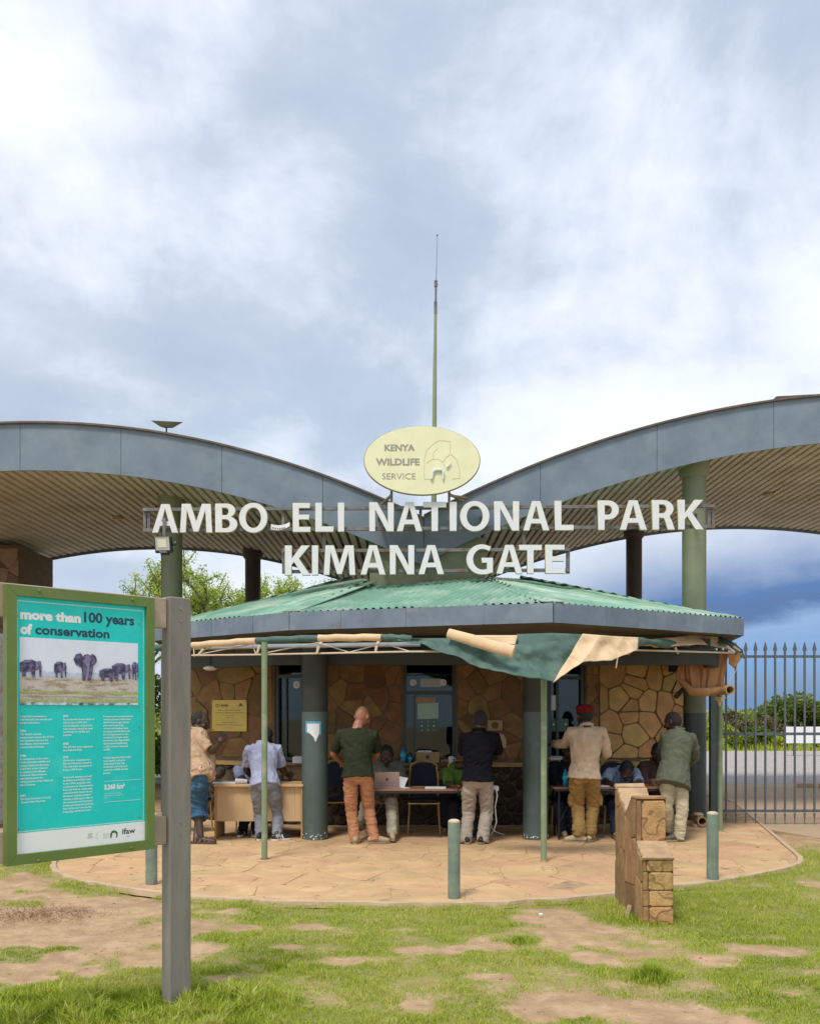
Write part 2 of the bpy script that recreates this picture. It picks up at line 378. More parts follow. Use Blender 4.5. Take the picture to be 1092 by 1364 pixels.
def leaf_mat(name, ramp):
    m = mat(name, (.1, .1, .1), .55, 0, 3, tint=ramp, spec=.3)
    nt = m.node_tree; N = nt.nodes; L = nt.links; b = N['Principled BSDF']
    col = b.inputs['Base Color'].links[0].from_socket
    tr = N.new('ShaderNodeBsdfTranslucent'); L.new(col, tr.inputs[0])
    x = N.new('ShaderNodeMixShader'); x.inputs[0].default_value = .35
    L.new(b.outputs[0], x.inputs[1]); L.new(tr.outputs[0], x.inputs[2]); L.new(x.outputs[0], N['Material Output'].inputs[0])
    return m
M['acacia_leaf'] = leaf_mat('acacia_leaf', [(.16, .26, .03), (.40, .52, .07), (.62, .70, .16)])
M['bush_leaf'] = leaf_mat('bush_leaf', [(.06, .10, .02), (.17, .24, .04), (.34, .38, .09)])
M['shrub_leaf'] = leaf_mat('yellow_green_leaf', [(.12, .17, .02), (.32, .38, .04), (.55, .56, .09)])
M['dry_leaf'] = leaf_mat('dry_shrub_leaf', [(.10, .07, .035), (.20, .17, .08), (.30, .28, .14)])
M['straw'] = leaf_mat('dry_straw', [(.16, .09, .045), (.30, .18, .10), (.42, .29, .17)])
M['grass'] = leaf_mat('grass_blade', [(.13, .21, .015), (.31, .41, .03), (.48, .54, .07), (.66, .58, .26)])

# ------------------------------------------------------------------ cell patterns (crazy paving, rubble walls)
def clip(poly, nx, ny, d):              # keep points with n.p <= d
    out = []; n = len(poly)
    for i in range(n):
        a = poly[i]; b = poly[(i+1) % n]
        da = a[0]*nx+a[1]*ny-d; db = b[0]*nx+b[1]*ny-d
        if da <= 0: out.append(a)
        if (da < 0 < db) or (db < 0 < da):
            t = da/(da-db); out.append((a[0]+(b[0]-a[0])*t, a[1]+(b[1]-a[1])*t))
    return out
def cells(seeds, poly, gap, rmax, asp=1.):
    out = []
    for i, (x, y) in enumerate(seeds):
        c = list(poly)
        near = sorted((((x-a)**2+(y-b)**2), a, b) for j, (a, b) in enumerate(seeds) if j != i and abs(x-a) < rmax and abs(y-b) < rmax)
        for d2, a, b in near[:24]:
            d = math.sqrt(d2)
            if d < 1e-6: continue
            nx = (a-x)/d; ny = (b-y)/d
            c = clip(c, nx, ny, nx*(x+a)/2+ny*(y+b)/2-gap/2)
            if len(c) < 3: break
        if len(c) >= 3:
            A = sum(c[k][0]*c[(k+1) % len(c)][1]-c[(k+1) % len(c)][0]*c[k][1] for k in range(len(c)))/2
            if abs(A) > gap*gap*6: out.append(c)
    return out
def jitter_grid(x0, x1, y0, y1, s, rnd, j=.38, sy=None, drop=.1):
    sy = sy or s; pts = []; k = 0; y = y0+sy/2
    while y < y1+sy*.3:
        x = x0+s*(.25 if k % 2 else .75)
        while x < x1+s*.3:
            if rnd.random() > drop: pts.append((x+rnd.uniform(-j, j)*s, y+rnd.uniform(-j, j)*sy))
            x += s
        y += sy; k += 1
    return pts
def rounded(c, cut=.18):
    out = []; n = len(c)
    # drop tiny edges
    c = [c[i] for i in range(n) if math.dist(c[i], c[(i+1) % n]) > .012]
    n = len(c)
    if n < 3: return None
    for i in range(n):
        a = c[i]; b = c[(i+1) % n]
        out += [(a[0]+(b[0]-a[0])*cut, a[1]+(b[1]-a[1])*cut), (a[0]+(b[0]-a[0])*(1-cut), a[1]+(b[1]-a[1])*(1-cut))]
    return out
def lay_stone(name, c, o, ux, uy, un, h, material, parent, rnd, cut=.15, inset=.02, tilt=.003, dome=0.):
    c = rounded(c, cut)
    if not c: return None
    cx = sum(p[0] for p in c)/len(c); cy = sum(p[1] for p in c)/len(c)
    org = o+ux*cx+uy*cy
    hh = h*rnd.uniform(.8, 1.15); ta, tb = rnd.uniform(-tilt, tilt), rnd.uniform(-tilt, tilt)
    def ring(k, z, jit=0):
        return [org+ux*((p[0]-cx)*k)+uy*((p[1]-cy)*k)+un*(z+((p[0]-cx)*ta+(p[1]-cy)*tb)*20+rnd.uniform(-jit, jit)) for p in c]
    rad = max(math.dist(p, (cx, cy)) for p in c)
    rs = [ring(1, -.004), ring(1, hh*.65), ring(max(.5, 1-inset/rad), hh, tilt*.6)]
    if dome: rs.append(ring(.55, hh+dome, dome*.3))
    mb = MB(); mb.rings(rs, 0, False, True)
    ob = mb.build(name, material, parent, smooth=bool(dome))
    return ob

def bake(mb, name, material, parent, voxel=.008, smooth=3, wr=0., wf=(16, 16, 9), seed=0, zmin=None):
    me = bpy.data.meshes.new(name); me.from_pydata([tuple(p) for p in mb.v], [], mb.f)
    bm = bmesh.new(); bm.from_mesh(me); bmesh.ops.recalc_face_normals(bm, faces=bm.faces[:]); bm.to_mesh(me); bm.free()
    tmp = bpy.data.objects.new('tmp', me); COL.objects.link(tmp)
    r = tmp.modifiers.new('r', 'REMESH'); r.mode = 'VOXEL'; r.voxel_size = voxel
    if smooth: s = tmp.modifiers.new('s', 'SMOOTH'); s.iterations = smooth; s.factor = .5
    out = bpy.data.meshes.new_from_object(tmp.evaluated_get(bpy.context.evaluated_depsgraph_get()))
    bpy.data.objects.remove(tmp); bpy.data.meshes.remove(me)
    n = len(out.vertices); co = np.empty(n*3, np.float32); out.vertices.foreach_get('co', co); co = co.reshape(-1, 3)
    if wr:
        nn = np.empty(n*3, np.float32); out.vertices.foreach_get('normal', nn); nn = nn.reshape(-1, 3)
        d = np.empty(n)
        nz = mnoise.noise
        for i in range(n):
            x, y, z = co[i]
            w = nz(V((x*3+seed, y*3, z*3)))*1.6
            a = nz(V((x*wf[0]+seed+w, y*wf[1]+w, z*wf[2]-w)))
            b = nz(V((x*wf[0]*2.3+seed, y*wf[1]*2.3-w, z*wf[2]*2.6+w*2)))
            d[i] = max(-.35*wr, (.5-abs(a)*1.6)*wr+b*wr*.35)
        co = co+nn*d[:, None]
    if zmin is not None: co[:, 2] = np.maximum(co[:, 2], zmin)
    co -= np.array(wpos(parent), dtype=np.float32)
    out.vertices.foreach_set('co', co.astype(np.float32).ravel()); out.update()
    out.materials.clear(); out.materials.append(material); out.name = name
    out.shade_smooth()
    o = bpy.data.objects.new(name, out); COL.objects.link(o); o.parent = parent
    return o
# ================================================================== GROUND
def fbm(x, y, s, oct=4, ox=0., oy=0.):
    # cheap value noise on numpy arrays
    tot = np.zeros_like(x, dtype=float); amp = 1.; norm = 0.
    for o in range(oct):
        X = x*s*2**o+ox+17*o; Y = y*s*2**o+oy+31*o
        xi = np.floor(X).astype(int); yi = np.floor(Y).astype(int); fx = X-xi; fy = Y-yi
        fx = fx*fx*(3-2*fx); fy = fy*fy*(3-2*fy)
        def h(a, b):
            n = (a*374761393+b*668265263) & 0x7fffffff; n = ((n ^ (n >> 13))*1274126177) & 0x7fffffff
            return ((n ^ (n >> 16)) & 0xffff)/65535.
        v = (h(xi, yi)*(1-fx)+h(xi+1, yi)*fx)*(1-fy)+(h(xi, yi+1)*(1-fx)+h(xi+1, yi+1)*fx)*fy
        tot += v*amp; norm += amp; amp *= .55
    return tot/norm
# patio outline: measured points of its rim, lying on the ground
rim_px = [(960,1091),(985,1100),(1010,1112),(1040,1128),(1056,1139),(1062,1147),(1056,1153),(1040,1158),(990,1168),(900,1181),(800,1193),(700,1201),(585,1205),
          (450,1204),(330,1200),(210,1190),(130,1178),(88,1167),(75,1157),(80,1146),(100,1135),(130,1122),(170,1112)]
rim = [(G(*p).x, G(*p).y) for p in rim_px]
rim += [(-5.0, 15.5), (-4.2, 18.), (-1, 20), (3, 20), (5.6, 17.8), (5.3, 15.0)]
def catmull(p, k=4):
    out = []; n = len(p)
    for i in range(n):
        a, b, c, d = p[i-1], p[i], p[(i+1) % n], p[(i+2) % n]
        for j in range(k):
            t = j/k
            out.append(tuple(.5*((2*b[q])+(-a[q]+c[q])*t+(2*a[q]-5*b[q]+4*c[q]-d[q])*t*t+(-a[q]+3*b[q]-3*c[q]+d[q])*t**3) for q in (0, 1)))
    return out
def hull(p):
    p = sorted(set(p)); lo = []; up = []
    cr = lambda o, a, b: (a[0]-o[0])*(b[1]-o[1])-(a[1]-o[1])*(b[0]-o[0])
    for q in p:
        while len(lo) > 1 and cr(lo[-2], lo[-1], q) <= 0: lo.pop()
        lo.append(q)
    for q in reversed(p):
        while len(up) > 1 and cr(up[-2], up[-1], q) <= 0: up.pop()
        up.append(q)
    return lo[:-1]+up[:-1]
RIM = hull(catmull(rim, 4))             # counter-clockwise
def rim_off(d):
    n = len(RIM); out = []
    for i in range(n):
        a, b, c = V(RIM[i-1]), V(RIM[i]), V(RIM[(i+1) % n])
        t = ((b-a).normalized()+(c-b).normalized()).normalized()
        out.append((b.x+t.y*d, b.y-t.x*d))
    return out
def in_poly(x, y, poly):
    c = np.zeros(x.shape, bool); n = len(poly)
    for i in range(n):
        x0, y0 = poly[i]; x1, y1 = poly[(i+1) % n]
        if y0 == y1: continue
        c ^= ((y0 > y) != (y1 > y)) & (x < (x1-x0)*(y-y0)/(y1-y0)+x0)
    return c
# how much grass grows where (0 bare soil .. 1 full)
def patch(px, py, rx, ry): g = G(px, py); k = g.y/FPX; dy = ry*g.y*g.y/(FPX*CAM_H); return (g.x, g.y, rx*k, dy, )
BARE = [patch(60,1235,165,42), patch(170,1262,125,28), patch(-60,1250,170,55), patch(120,1205,90,14), patch(20,1180,75,20), patch(250,1235,55,12), patch(235,1278,50,13),
        patch(770,1250,95,26), patch(880,1275,90,17), patch(1000,1268,60,9), patch(740,1335,50,20), patch(860,1350,110,17), patch(960,1365,80,10), patch(735,1222,50,10),
        patch(560,1340,28,10), patch(290,1302,35,6), patch(460,1280,50,6), patch(560,1268,60,6), patch(930,1230,28,7), patch(1085,1178,25,7), patch(300,1262,30,7), patch(640,1262,40,5),
        patch(380,1262,30,5), patch(410,1235,22,5), patch(1040,1320,40,6), patch(80,1187,70,8), patch(640,1300,40,5)]
LUSH = [patch(120,1350,240,32), patch(300,1345,80,30), patch(870,1298,42,9), patch(620,1225,180,12), patch(830,1200,60,16), patch(900,1215,60,14), patch(690,1253,30,7), patch(1000,1225,110,30)]
def cover(x, y):
    m = .92+(fbm(x, y, 3.4, 6)-.5)*1.9+(fbm(x, y, .7, 2, 5, 9)-.5)*.4
    wob = (fbm(x, y, 3.4, 6, 40, 3)-.5)*2.2
    for gx, gy, rx, ry in BARE:
        d = np.sqrt(((x-gx)/rx)**2+((y-gy)/ry)**2)+wob
        m -= np.clip((1.3-d)*.95, 0, .80)
    for gx, gy, rx, ry in LUSH:
        d = np.sqrt(((x-gx)/rx)**2+((y-gy)/ry)**2)+wob*.6
        m += np.clip((1.15-d)*1.4, 0, .7)
    return np.clip(m, 0, 1)
def far_bare(x, y): return np.clip((y-10.8)/1.0, 0, 1)*(np.abs(x) > 0)

def ground_sheet():
    xs = np.concatenate([[-1500, -500, -150, -60, -30, -15, -9], np.arange(-6.5, 7.51, .06), [9, 15, 30, 60, 150, 500, 1500]])
    ys = np.concatenate([[-60, -15, 0, 2.5], np.arange(3.6, 11.6, .06), [12, 13, 14, 16, 19, 24, 30, 45, 80, 150, 400, 2500]])
    X, Y = np.meshgrid(xs, ys); c = cover(X, Y)*(1-far_bare(X, Y))
    inn = (X > -6.6) & (X < 7.6) & (Y > 3.5) & (Y < 11.6)
    c = np.where(inn, c, np.where(Y > 30, 1., .3))
    near = np.clip((Y-3.6)*2, 0, 1)*np.clip((11-Y), 0, 1)*np.clip(7.2-np.abs(X), 0, 1)
    Z = ((fbm(X, Y, 1.3, 5, 3, 3)-.5)*.05+(fbm(X, Y, 9, 3, 3, 3)-.5)*.018)*near
    Z -= np.where(in_poly(X, Y, rim_off(.25)), .035, 0)
    # heap of loose dry soil at the left
    h = G(50, 1222); Z += .05*np.exp(-(((X-h.x)/.32)**2+((Y-h.y)/.22)**2))*(.3+fbm(X, Y, 14, 3))
    v = np.stack([X, Y, Z], -1).reshape(-1, 3); w, hgt = len(xs), len(ys)
    i = np.arange(w*hgt).reshape(hgt, w)
    f = np.stack([i[:-1, :-1], i[:-1, 1:], i[1:, 1:], i[1:, :-1]], -1).reshape(-1, 4)
    m = mat('red_brown_soil', (.46, .305, .175), .95, .25, 7, .016, 34, col2=(.33, .195, .105), c2=(.45, .75), s2=1.6, col3=(.54, .38, .24), c3=(.52, .7), s3=4.5)
    nt = m.node_tree; N = nt.nodes; L = nt.links; b = N['Principled BSDF']; base = b.inputs['Base Color'].links[0].from_socket
    at = N.new('ShaderNodeAttribute'); at.attribute_name = 'tint'
    nz = N.new('ShaderNodeTexNoise'); nz.inputs['Scale'].default_value = 22; nz.inputs['Detail'].default_value = 6
    tc = N.new('ShaderNodeTexCoord'); L.new(tc.outputs['Object'], nz.inputs['Vector'])
    a = N.new('ShaderNodeMath'); a.operation = 'ADD'; L.new(at.outputs['Fac'], a.inputs[0]); L.new(nz.outputs[0], a.inputs[1])
    mr = N.new('ShaderNodeMapRange'); mr.inputs[1].default_value = .75; mr.inputs[2].default_value = 1.25; L.new(a.outputs[0], mr.inputs[0])
    mx = N.new('ShaderNodeMix'); mx.data_type = 'RGBA'; L.new(mr.outputs[0], mx.inputs[0]); L.new(base, mx.inputs[6]); mx.inputs[7].default_value = (.27, .26, .075, 1)
    L.new(mx.outputs[2], b.inputs['Base Color'])
    o = np_mesh('ground', v, f, m, tint=c.ravel(), kind='structure'); o.data.shade_smooth()
    tag(o, 'red brown soil with patchy short grass in front of the gate house')
    return o
ground_sheet()

def gz(x, y):
    near = np.clip((y-3.6)*2, 0, 1)*np.clip((11-y), 0, 1)*np.clip(7.2-np.abs(x), 0, 1)
    return ((fbm(x, y, 1.3, 5, 3, 3)-.5)*.05+(fbm(x, y, 9, 3, 3, 3)-.5)*.018)*near
def blades(name, x, y, z, h, w, tint, lean=.6, kind='stuff', label=None, seg=2, matl='grass'):
    n = len(x); az_ = RNG.uniform(0, 2*np.pi, n); la = RNG.uniform(0, 2*np.pi, n); ln = RNG.uniform(.1, 1, n)*lean*h
    dx = np.cos(az_)*w/2; dy = np.sin(az_)*w/2; lx = np.cos(la)*ln; ly = np.sin(la)*ln
    b = np.stack([x, y, z-.004], -1)
    v0 = b+np.stack([-dx, -dy, 0*dx], -1); v1 = b+np.stack([dx, dy, 0*dx], -1)
    mid = b+np.stack([lx*.3, ly*.3, h*.6], -1)
    v2 = mid+np.stack([-dx*.75, -dy*.75, 0*dx], -1); v3 = mid+np.stack([dx*.75, dy*.75, 0*dx], -1)
    v4 = b+np.stack([lx, ly, h*np.sqrt(np.clip(1-(ln/h)**2*.4, .2, 1))], -1)
    v = np.stack([v0, v1, v2, v3, v4], 1).reshape(-1, 3)
    k = np.arange(n)[:, None, None]*5
    f = (np.array([[0, 1, 3], [0, 3, 2], [2, 3, 4]])[None]+k).reshape(-1, 3)
    o = np_mesh(name, v, f, M[matl], tint=np.repeat(tint, 5), kind=kind)
    if label: tag(o, label)
    return o
def lawn():
    n = 760000
    # denser sampling towards the camera, where single blades can be seen
    Y = 4.45*(12.4/4.45)**RNG.random(n); half = (Y*.46+.5); X = RNG.uniform(-1, 1, n)*half
    c = cover(X, Y); out = ~in_poly(X, Y, rim_off(.045)); c2 = c*(1-far_bare(X, Y))
    keep = out & (RNG.random(n) < np.clip((c2-.10)*1.15, 0.006, 1)**1.3)
    X, Y, c = X[keep], Y[keep], c[keep]
    n = len(X); lush = np.zeros(n)
    for gx, gy, rx, ry in LUSH[:2]: lush = np.maximum(lush, np.clip(1.3-np.sqrt(((X-gx)/rx)**2+((Y-gy)/ry)**2), 0, 1))
    clump = fbm(X, Y, 9, 3, 60, 60)
    h = RNG.uniform(.010, .030, n)*(.45+c*.7)*(.35+clump**2*2.2); h = h*(1+lush*2.0*RNG.uniform(.5, 1.3, n))
    t = np.clip(.56+(clump-.5)*.7+RNG.normal(0, .15, n)+(fbm(X, Y, 1.7, 2, 80, 2)-.5)*.6-.12*lush-(.5-c)*-.1, 0, 1)
    t = np.where(RNG.random(n) < .10*(1-lush)+.25*np.clip(.5-c, 0, .5), .92, t)
    blades('grass', X, Y, gz(X, Y), h, .0028+h*.055, t, .9, label='short green lawn grass broken by bare soil')
lawn()
def tuft(px, py, r, n, h, seedlabel, cat='grass tuft'):
    g = G(px, py); rr = np.abs(RNG.normal(0, r, n)); a = RNG.uniform(0, 6.28, n)
    x = g.x+rr*np.cos(a); y = g.y+rr*np.sin(a)
    hh = RNG.uniform(.4, 1, n)*h*np.clip(1.2-rr/(r*2.6), .25, 1)
    o = blades('grass_tuft', x, y, gz(x, y), hh, .0045+hh*.03, np.clip(RNG.normal(.38, .16, n), 0, 1), .8, kind='thing')
    tag(o, seedlabel, cat, 'thicker grass tufts on the lawn')
    return o
tuft(866,1306,.075,700,.13,'spiky green tuft on the bare soil in front of the stone pillar')
tuft(236,1354,.12,700,.07,'long grass tuft around the foot of the grey sign post')
tuft(858,1228,.16,1100,.075,'green tuft around the foot of the ochre stone pillar')
tuft(940,1290,.10,350,.035,'low weed tuft right of the spiky green tuft') if False else None
tuft(368,1290,.07,380,.05,'low dark green tuft on the lawn right of the sign post')
tuft(690,1256,.07,420,.06,'bright green tuft on the lawn left of the bare soil')

def pebbles():
    mb = MB(); rnd = random.Random(5)
    for k in range(1500):
        Y = 4.6+rnd.random()**1.3*6; X = rnd.uniform(-.46, .46)*Y
        c = float(cover(np.array([X]), np.array([Y]))[0])
        if c > .35 or bool(in_poly(np.array([X]), np.array([Y]), rim_off(.2))[0]): continue
        s = .0025+.010*rnd.random()**3
        Mx = Matrix.Rotation(rnd.uniform(0, 6), 3, 'Z')
        mb.ell((X, Y, float(gz(np.array([X]), np.array([Y]))[0])+s*.1), (s*1.4, s, s*.6), Mx, 6, 4)
    tag(mb.build('gravel', mat('soil_crumbs', (.36, .22, .13), .95, .3, 9)), 'loose soil crumbs and pebbles on the bare patches', kind='stuff')
    h = G(55, 1223); n = 900
    x = RNG.normal(h.x, .22, n); y = RNG.normal(h.y, .15, n)
    o = blades('dry_grass_heap', x, y, .02+RNG.random(n)*.03, RNG.uniform(.01, .035, n), np.full(n, .006), RNG.uniform(.3, .9, n), 5, kind='thing', matl='straw')
    tag(o, 'small heap of dry brown grass on the bare soil', 'debris')
    g = G(720, 1222); mb = MB(); mb.ell((g.x, g.y, .025), (.018, .013, .010), None, 7, 5)
    tag(mb.build('litter', M['paper']), 'small scrap of white litter on the lawn', 'litter')
    g = G(834, 1222); mb = MB(); mb.box((g.x-.012, g.y, .0), (g.x+.015, g.y+.02, .10))
    mb.x = None; o = tag(mb.build('stone_chip', M['kerb']), 'grey stone chip leaning at the foot of the pillar', 'stone')
    o.rotation_euler = (0, R(15), 0)
pebbles()

# ---- patio: mortar bed, crazy-paved slabs, rim
mb = MB(); mb.prism(RIM, -.03, .016); bed = tag(mb.build('patio', M['paver_joint'], origin=(0, 12, 0)), 'round crazy-paved sandstone patio in front of the gate house', kind='structure')
rnd = random.Random(3)
o_off = rim_off(.055); mb = MB(); n = len(RIM)
vs = []; fs = []
for i in range(n):
    j = rnd.uniform(-.010, .002); q_ = rnd.uniform(-.3, .45); o_off[i] = (o_off[i][0]+(RIM[i][0]-o_off[i][0])*q_, o_off[i][1]+(RIM[i][1]-o_off[i][1])*q_)
    vs += [(RIM[i][0], RIM[i][1], .028), (o_off[i][0], o_off[i][1], .026+j), (o_off[i][0]+(o_off[i][0]-RIM[i][0])*.12, o_off[i][1]+(o_off[i][1]-RIM[i][1])*.12, -.03), (RIM[i][0], RIM[i][1], -.03)]
for i in range(n):
    k = (i+1) % n
    for a in range(4): fs.append((i*4+a, k*4+a, k*4+(a+1) % 4, i*4+(a+1) % 4))
mb.add(vs, fs); tag(mb.build('kerb', M['kerb'], origin=(0, 12, 0)), 'pale mortar kerb round the patio', kind='structure')
inner = rim_off(-.012)
seeds = [p for p in jitter_grid(-4.4, 5.2, 7.7, 13.9, .46, rnd, .42, .50)]
k_ = 0
for c in cells(seeds, inner, .006, 1.6):
    cy = sum(p[1] for p in c)/len(c)
    if cy > 14: continue
    lay_stone('paving_stone', c, V((0, 0, .012)), V((1, 0, 0)), V((0, 1, 0)), V((0, 0, 1)), .009, M['paver'], bed, rnd, .10, .012, .0006)
    k_ += 1
# ---- driveway, road, verge
mb = MB(); pts = [(4.95, 12.6), (5.2, 11.2), (6.2, 10.9), (16, 10.9), (40, 14), (40, 20.4), (-30, 20.4), (-30, 20.2), (5, 20.2)]
mb.prism([(4.75, 13.2), (5.3, 11.8), (7, 11.2), (40, 11.2), (40, 20.6), (4.3, 20.6)], -.02, .008)
tag(mb.build('driveway', mat('dusty_concrete', (.46, .33, .21), .9, .14, 1.2, .004, 30, col2=(.35, .25, .17), c2=(.45, .7), s2=.6)), 'dusty brown driveway under the right canopy', kind='structure')
mb = MB(); mb.prism([(-80, 20.6), (80, 20.6), (80, 37), (-80, 37)], -.02, .012)
tag(mb.build('road', mat('grey_gravel', (.40, .36, .34), .95, .3, 9, .02, 14, col2=(.28, .25, .24), c2=(.4, .7), s2=14)), 'grey gravel road beyond the gate', kind='structure')
ks = thing('kerb_stones', P(1075, 1049, 20.2), 'row of pale kerb stones beside the road beyond the gate', 'kerb')
for i in range(7):
    a = 8.15+i*.42; mb = MB(); mb.bbox((a, 19.7-i*.11, -.01), (a+.38, 19.85-i*.11, .10+.02*math.sin(i*3)), .02); mb.build('kerb_stone', M['kerb'], ks)

# ================================================================== GATE HOUSE
E = [V((x, y, 2.80)) for x, y in ((-3.54, 13.02), (-1.43, 11.27), (1.565, 10.27), (4.25, 12.05), (5.0, 16), (3, 18.5), (-1.5, 19), (-4, 17))]
TOPR = [V((-.88, 14.3, 3.66)), V((-.60, 13.62, 3.47)), V((1.12, 13.55, 3.47)), V((1.66, 14.2, 3.66)), V((1.8, 15.4, 3.66)), V((1, 16.3, 3.66)), V((-.3, 16.3, 3.66)), V((-.95, 15.5, 3.66))]
house = thing('gate_house', (0.5, 13.4, 0), 'stone clad gate house with green corrugated roof between two canopies', 'building')
roof = MB()
# under-layer: closed shell below the sheets, also the soffit
rs = [[p-V((0, 0, .20)) for p in E], [p-V((0, 0, .05)) for p in E], [p-V((0, 0, .06)) for p in TOPR]]
roof.rings(rs)
roof_o = roof.build('roof', M['ceil'], house)
rnd = random.Random(9)
def corrugate(i, sheet=.86):
    e0, e1, r0, r1 = E[i], E[(i+1) % 8], TOPR[i], TOPR[(i+1) % 8]
    L_ = (e1-e0).length; u = (e1-e0).normalized(); mid = (r0+r1)/2
    w = mid-e0; w = (w-u*w.dot(u)).normalized(); nrm = u.cross(w); nrm = nrm if nrm.z > 0 else -nrm
    a, ha = (r0-e0).dot(u), (r0-e0).dot(w); b, hb = (r1-e0).dot(u), (r1-e0).dot(w)
    def tmax(s):
        if s < a: return ha*s/max(a, 1e-6)
        if s > b: return hb*(L_-s)/max(L_-b, 1e-6)
        return ha+(hb-ha)*(s-a)/max(b-a, 1e-6)
    ns = max(1, round(L_/sheet)); wl = .095; amp = .017
    for k in range(ns):
        s0, s1 = L_*k/ns, L_*(k+1)/ns+.03; m = int((s1-s0)/wl*6); lift = .012+.009*(k % 2)+rnd.uniform(0, .006)
        skew = rnd.uniform(-.006, .006)
        vs = []; rows = 5
        for q in range(m+1):
            s = s0+(s1-s0)*q/m; s = min(s, L_); tm = max(0., tmax(s))
            for r in range(rows):
                t = -.02+(tm+.02)*r/(rows-1)
                z = amp*math.sin(2*math.pi*s/wl)+lift+skew*math.sin(t*2+k)
                vs.append(e0+u*s+w*t+nrm*z)
        fs = [(q*rows+r, (q+1)*rows+r, (q+1)*rows+r+1, q*rows+r+1) for q in range(m) for r in range(rows-1)]
        mb = MB(); mb.add(vs, fs); o = mb.build('roof_sheet', M['roof'], roof_o, smooth='all')
for i in (0, 1, 2, 3, 7): corrugate(i)
for i in (1, 2):    # hip flashings
    mb = MB(); a = E[i]+V((0, 0, .03)); b = TOPR[i]+V((0, 0, .03)); mb.beam(a, b, .24, .012); mb.build('hip_flashing', M['roof'], roof_o)
# fascia panels round the eaves
for i in range(8):
    a, b = E[i], E[(i+1) % 8]; L_ = (b-a).length; u = (b-a).normalized(); out = V((u.y, -u.x, 0)); ns = max(2, round(L_/.78))
    cuts = [0]+[min(.97, max(.03, (k+rnd.uniform(-.18, .18))/ns)) for k in range(1, ns)]+[1]
    for k in range(ns):
        s0, s1 = cuts[k]*L_+(.003 if k else 0), cuts[k+1]*L_-(.003 if k < ns-1 else -.0)
        p = rnd.uniform(0, .004)
        q0 = a+u*s0+out*(.03+p); q1 = a+u*s1+out*(.03+p); q2 = a+u*s1+out*.002; q3 = a+u*s0+out*.002
        mb = MB(); mb.rings([[V((q.x, q.y, 2.60)) for q in (q0, q1, q2, q3)], [V((q.x, q.y, 2.815)) for q in (q0, q1, q2, q3)]])
        mb.build('fascia_panel', M['fascia_rust'], house)
        if k:
            mb = MB(); c = a+u*s0+out*.034; mb.beam(V((c.x, c.y, 2.602)), V((c.x, c.y, 2.813)), .012, .008, up=tuple(out)); mb.build('cover_strip', M['fascia_rust'], house)
# pedestal under the meeting canopies
mb = MB(); mb.box((-.585, 13.62, 3.40), (1.075, 15.6, 4.09)); mb.box((-.60, 13.6, 3.98), (1.10, 13.63, 4.14)); mb.build('pedestal', M['khaki'], house)

# ---- walls
class Facet:
    def __init__(s, a, b):
        s.a = V((a[0], a[1], 0)); s.b = V((b[0], b[1], 0)); s.L = (s.b-s.a).length; s.u = (s.b-s.a).normalized(); s.n = V((s.u.y, -s.u.x, 0))
    def t(s, px):
        k = (px-CX)/FPX     # x = k*y
        return (k*s.a.y-s.a.x)/(s.u.x-k*s.u.y)
    def pt(s, t, z, d=0.): return s.a+s.u*t+s.n*d+V((0, 0, z))
    def z(s, px, py): t = s.t(px); return CAM_H+(HY-py)/FPX*(s.a+s.u*t).y
FL = Facet((-3.55, 14.25), (-1.52, 13.3)); FC = Facet((-1.52, 13.3), (1.95, 13.3)); FR = Facet((1.95, 13.3), (4.0, 13.75))
WTOP = 2.56
wall = MB()
def slab(F, t0, t1, z0, z1, d0=-.22, d1=0., mb=None, mi=0):
    p = [F.pt(t0, z0, d1), F.pt(t1, z0, d1), F.pt(t1, z0, d0), F.pt(t0, z0, d0)]
    (mb or wall).rings([p, [q+V((0, 0, z1-z0)) for q in p]], mi)
tWL0, tWL1 = FL.t(366), FL.L; tWL1 = FL.t(405)
slab(FL, 0, tWL0, 0, WTOP); slab(FL, tWL1, FL.L, 0, WTOP); slab(FL, tWL0, tWL1, 0, .87); slab(FL, tWL0, tWL1, 2.42, WTOP)
c0, c1 = FC.t(537), FC.t(607); d0, d1 = FC.t(727), FC.L
slab(FC, 0.002, c0, 0, WTOP); slab(FC, c1, d0, 0, WTOP); slab(FC, c0, c1, 0, .87); slab(FC, c0, c1, 2.42, WTOP); slab(FC, d0, d1, 0, .87); slab(FC, d0, d1, 2.42, WTOP)
r1 = FR.t(779); slab(FR, 0.0, r1, 0, .87); slab(FR, 0, r1, 2.42, WTOP); slab(FR, r1, FR.L, 0, WTOP)
sideR = Facet((4.0, 13.75), (4.3, 17.3)); sideL = Facet((-3.6, 17.), (-3.55, 14.25)); back = Facet((4.3, 17.5), (-3.6, 17.2))
slab(sideR, 0.01, sideR.L, 0, WTOP); slab(sideL, 0, sideL.L-.25, 0, WTOP); slab(back, 0, back.L, 0, WTOP)
wall_o = wall.build('wall', M['mortar'], house)
def stonework(F, t0, t1, z0, z1, s, material, rnd, h=.012, gap=.010, parent=None, name='stone', dome=0., cut=.11, d=0., tilt=.003, sy=None):
    poly = [(t0, z0), (t1, z0), (t1, z1), (t0, z1)]
    seeds = jitter_grid(t0-s*.2, t1+s*.2, z0-s*.2, z1+s*.2, s*(.84 if not dome else 1), rnd, .5, sy, .26 if not dome else .08)
    for c in cells(seeds, poly, gap, s*4):
        lay_stone(name, c, F.pt(0, 0, d), F.u, V((0, 0, 1)), F.n, h, material, parent, rnd, cut, s*.05, tilt, dome)
rnd = random.Random(21)
stonework(FL, .03, tWL0-.04, .95, 2.54, (.34), M['stone'], rnd, parent=wall_o)
stonework(FC, FC.t(430), c0-.03, .95, 2.54, .27, M['stone'], rnd, parent=wall_o)
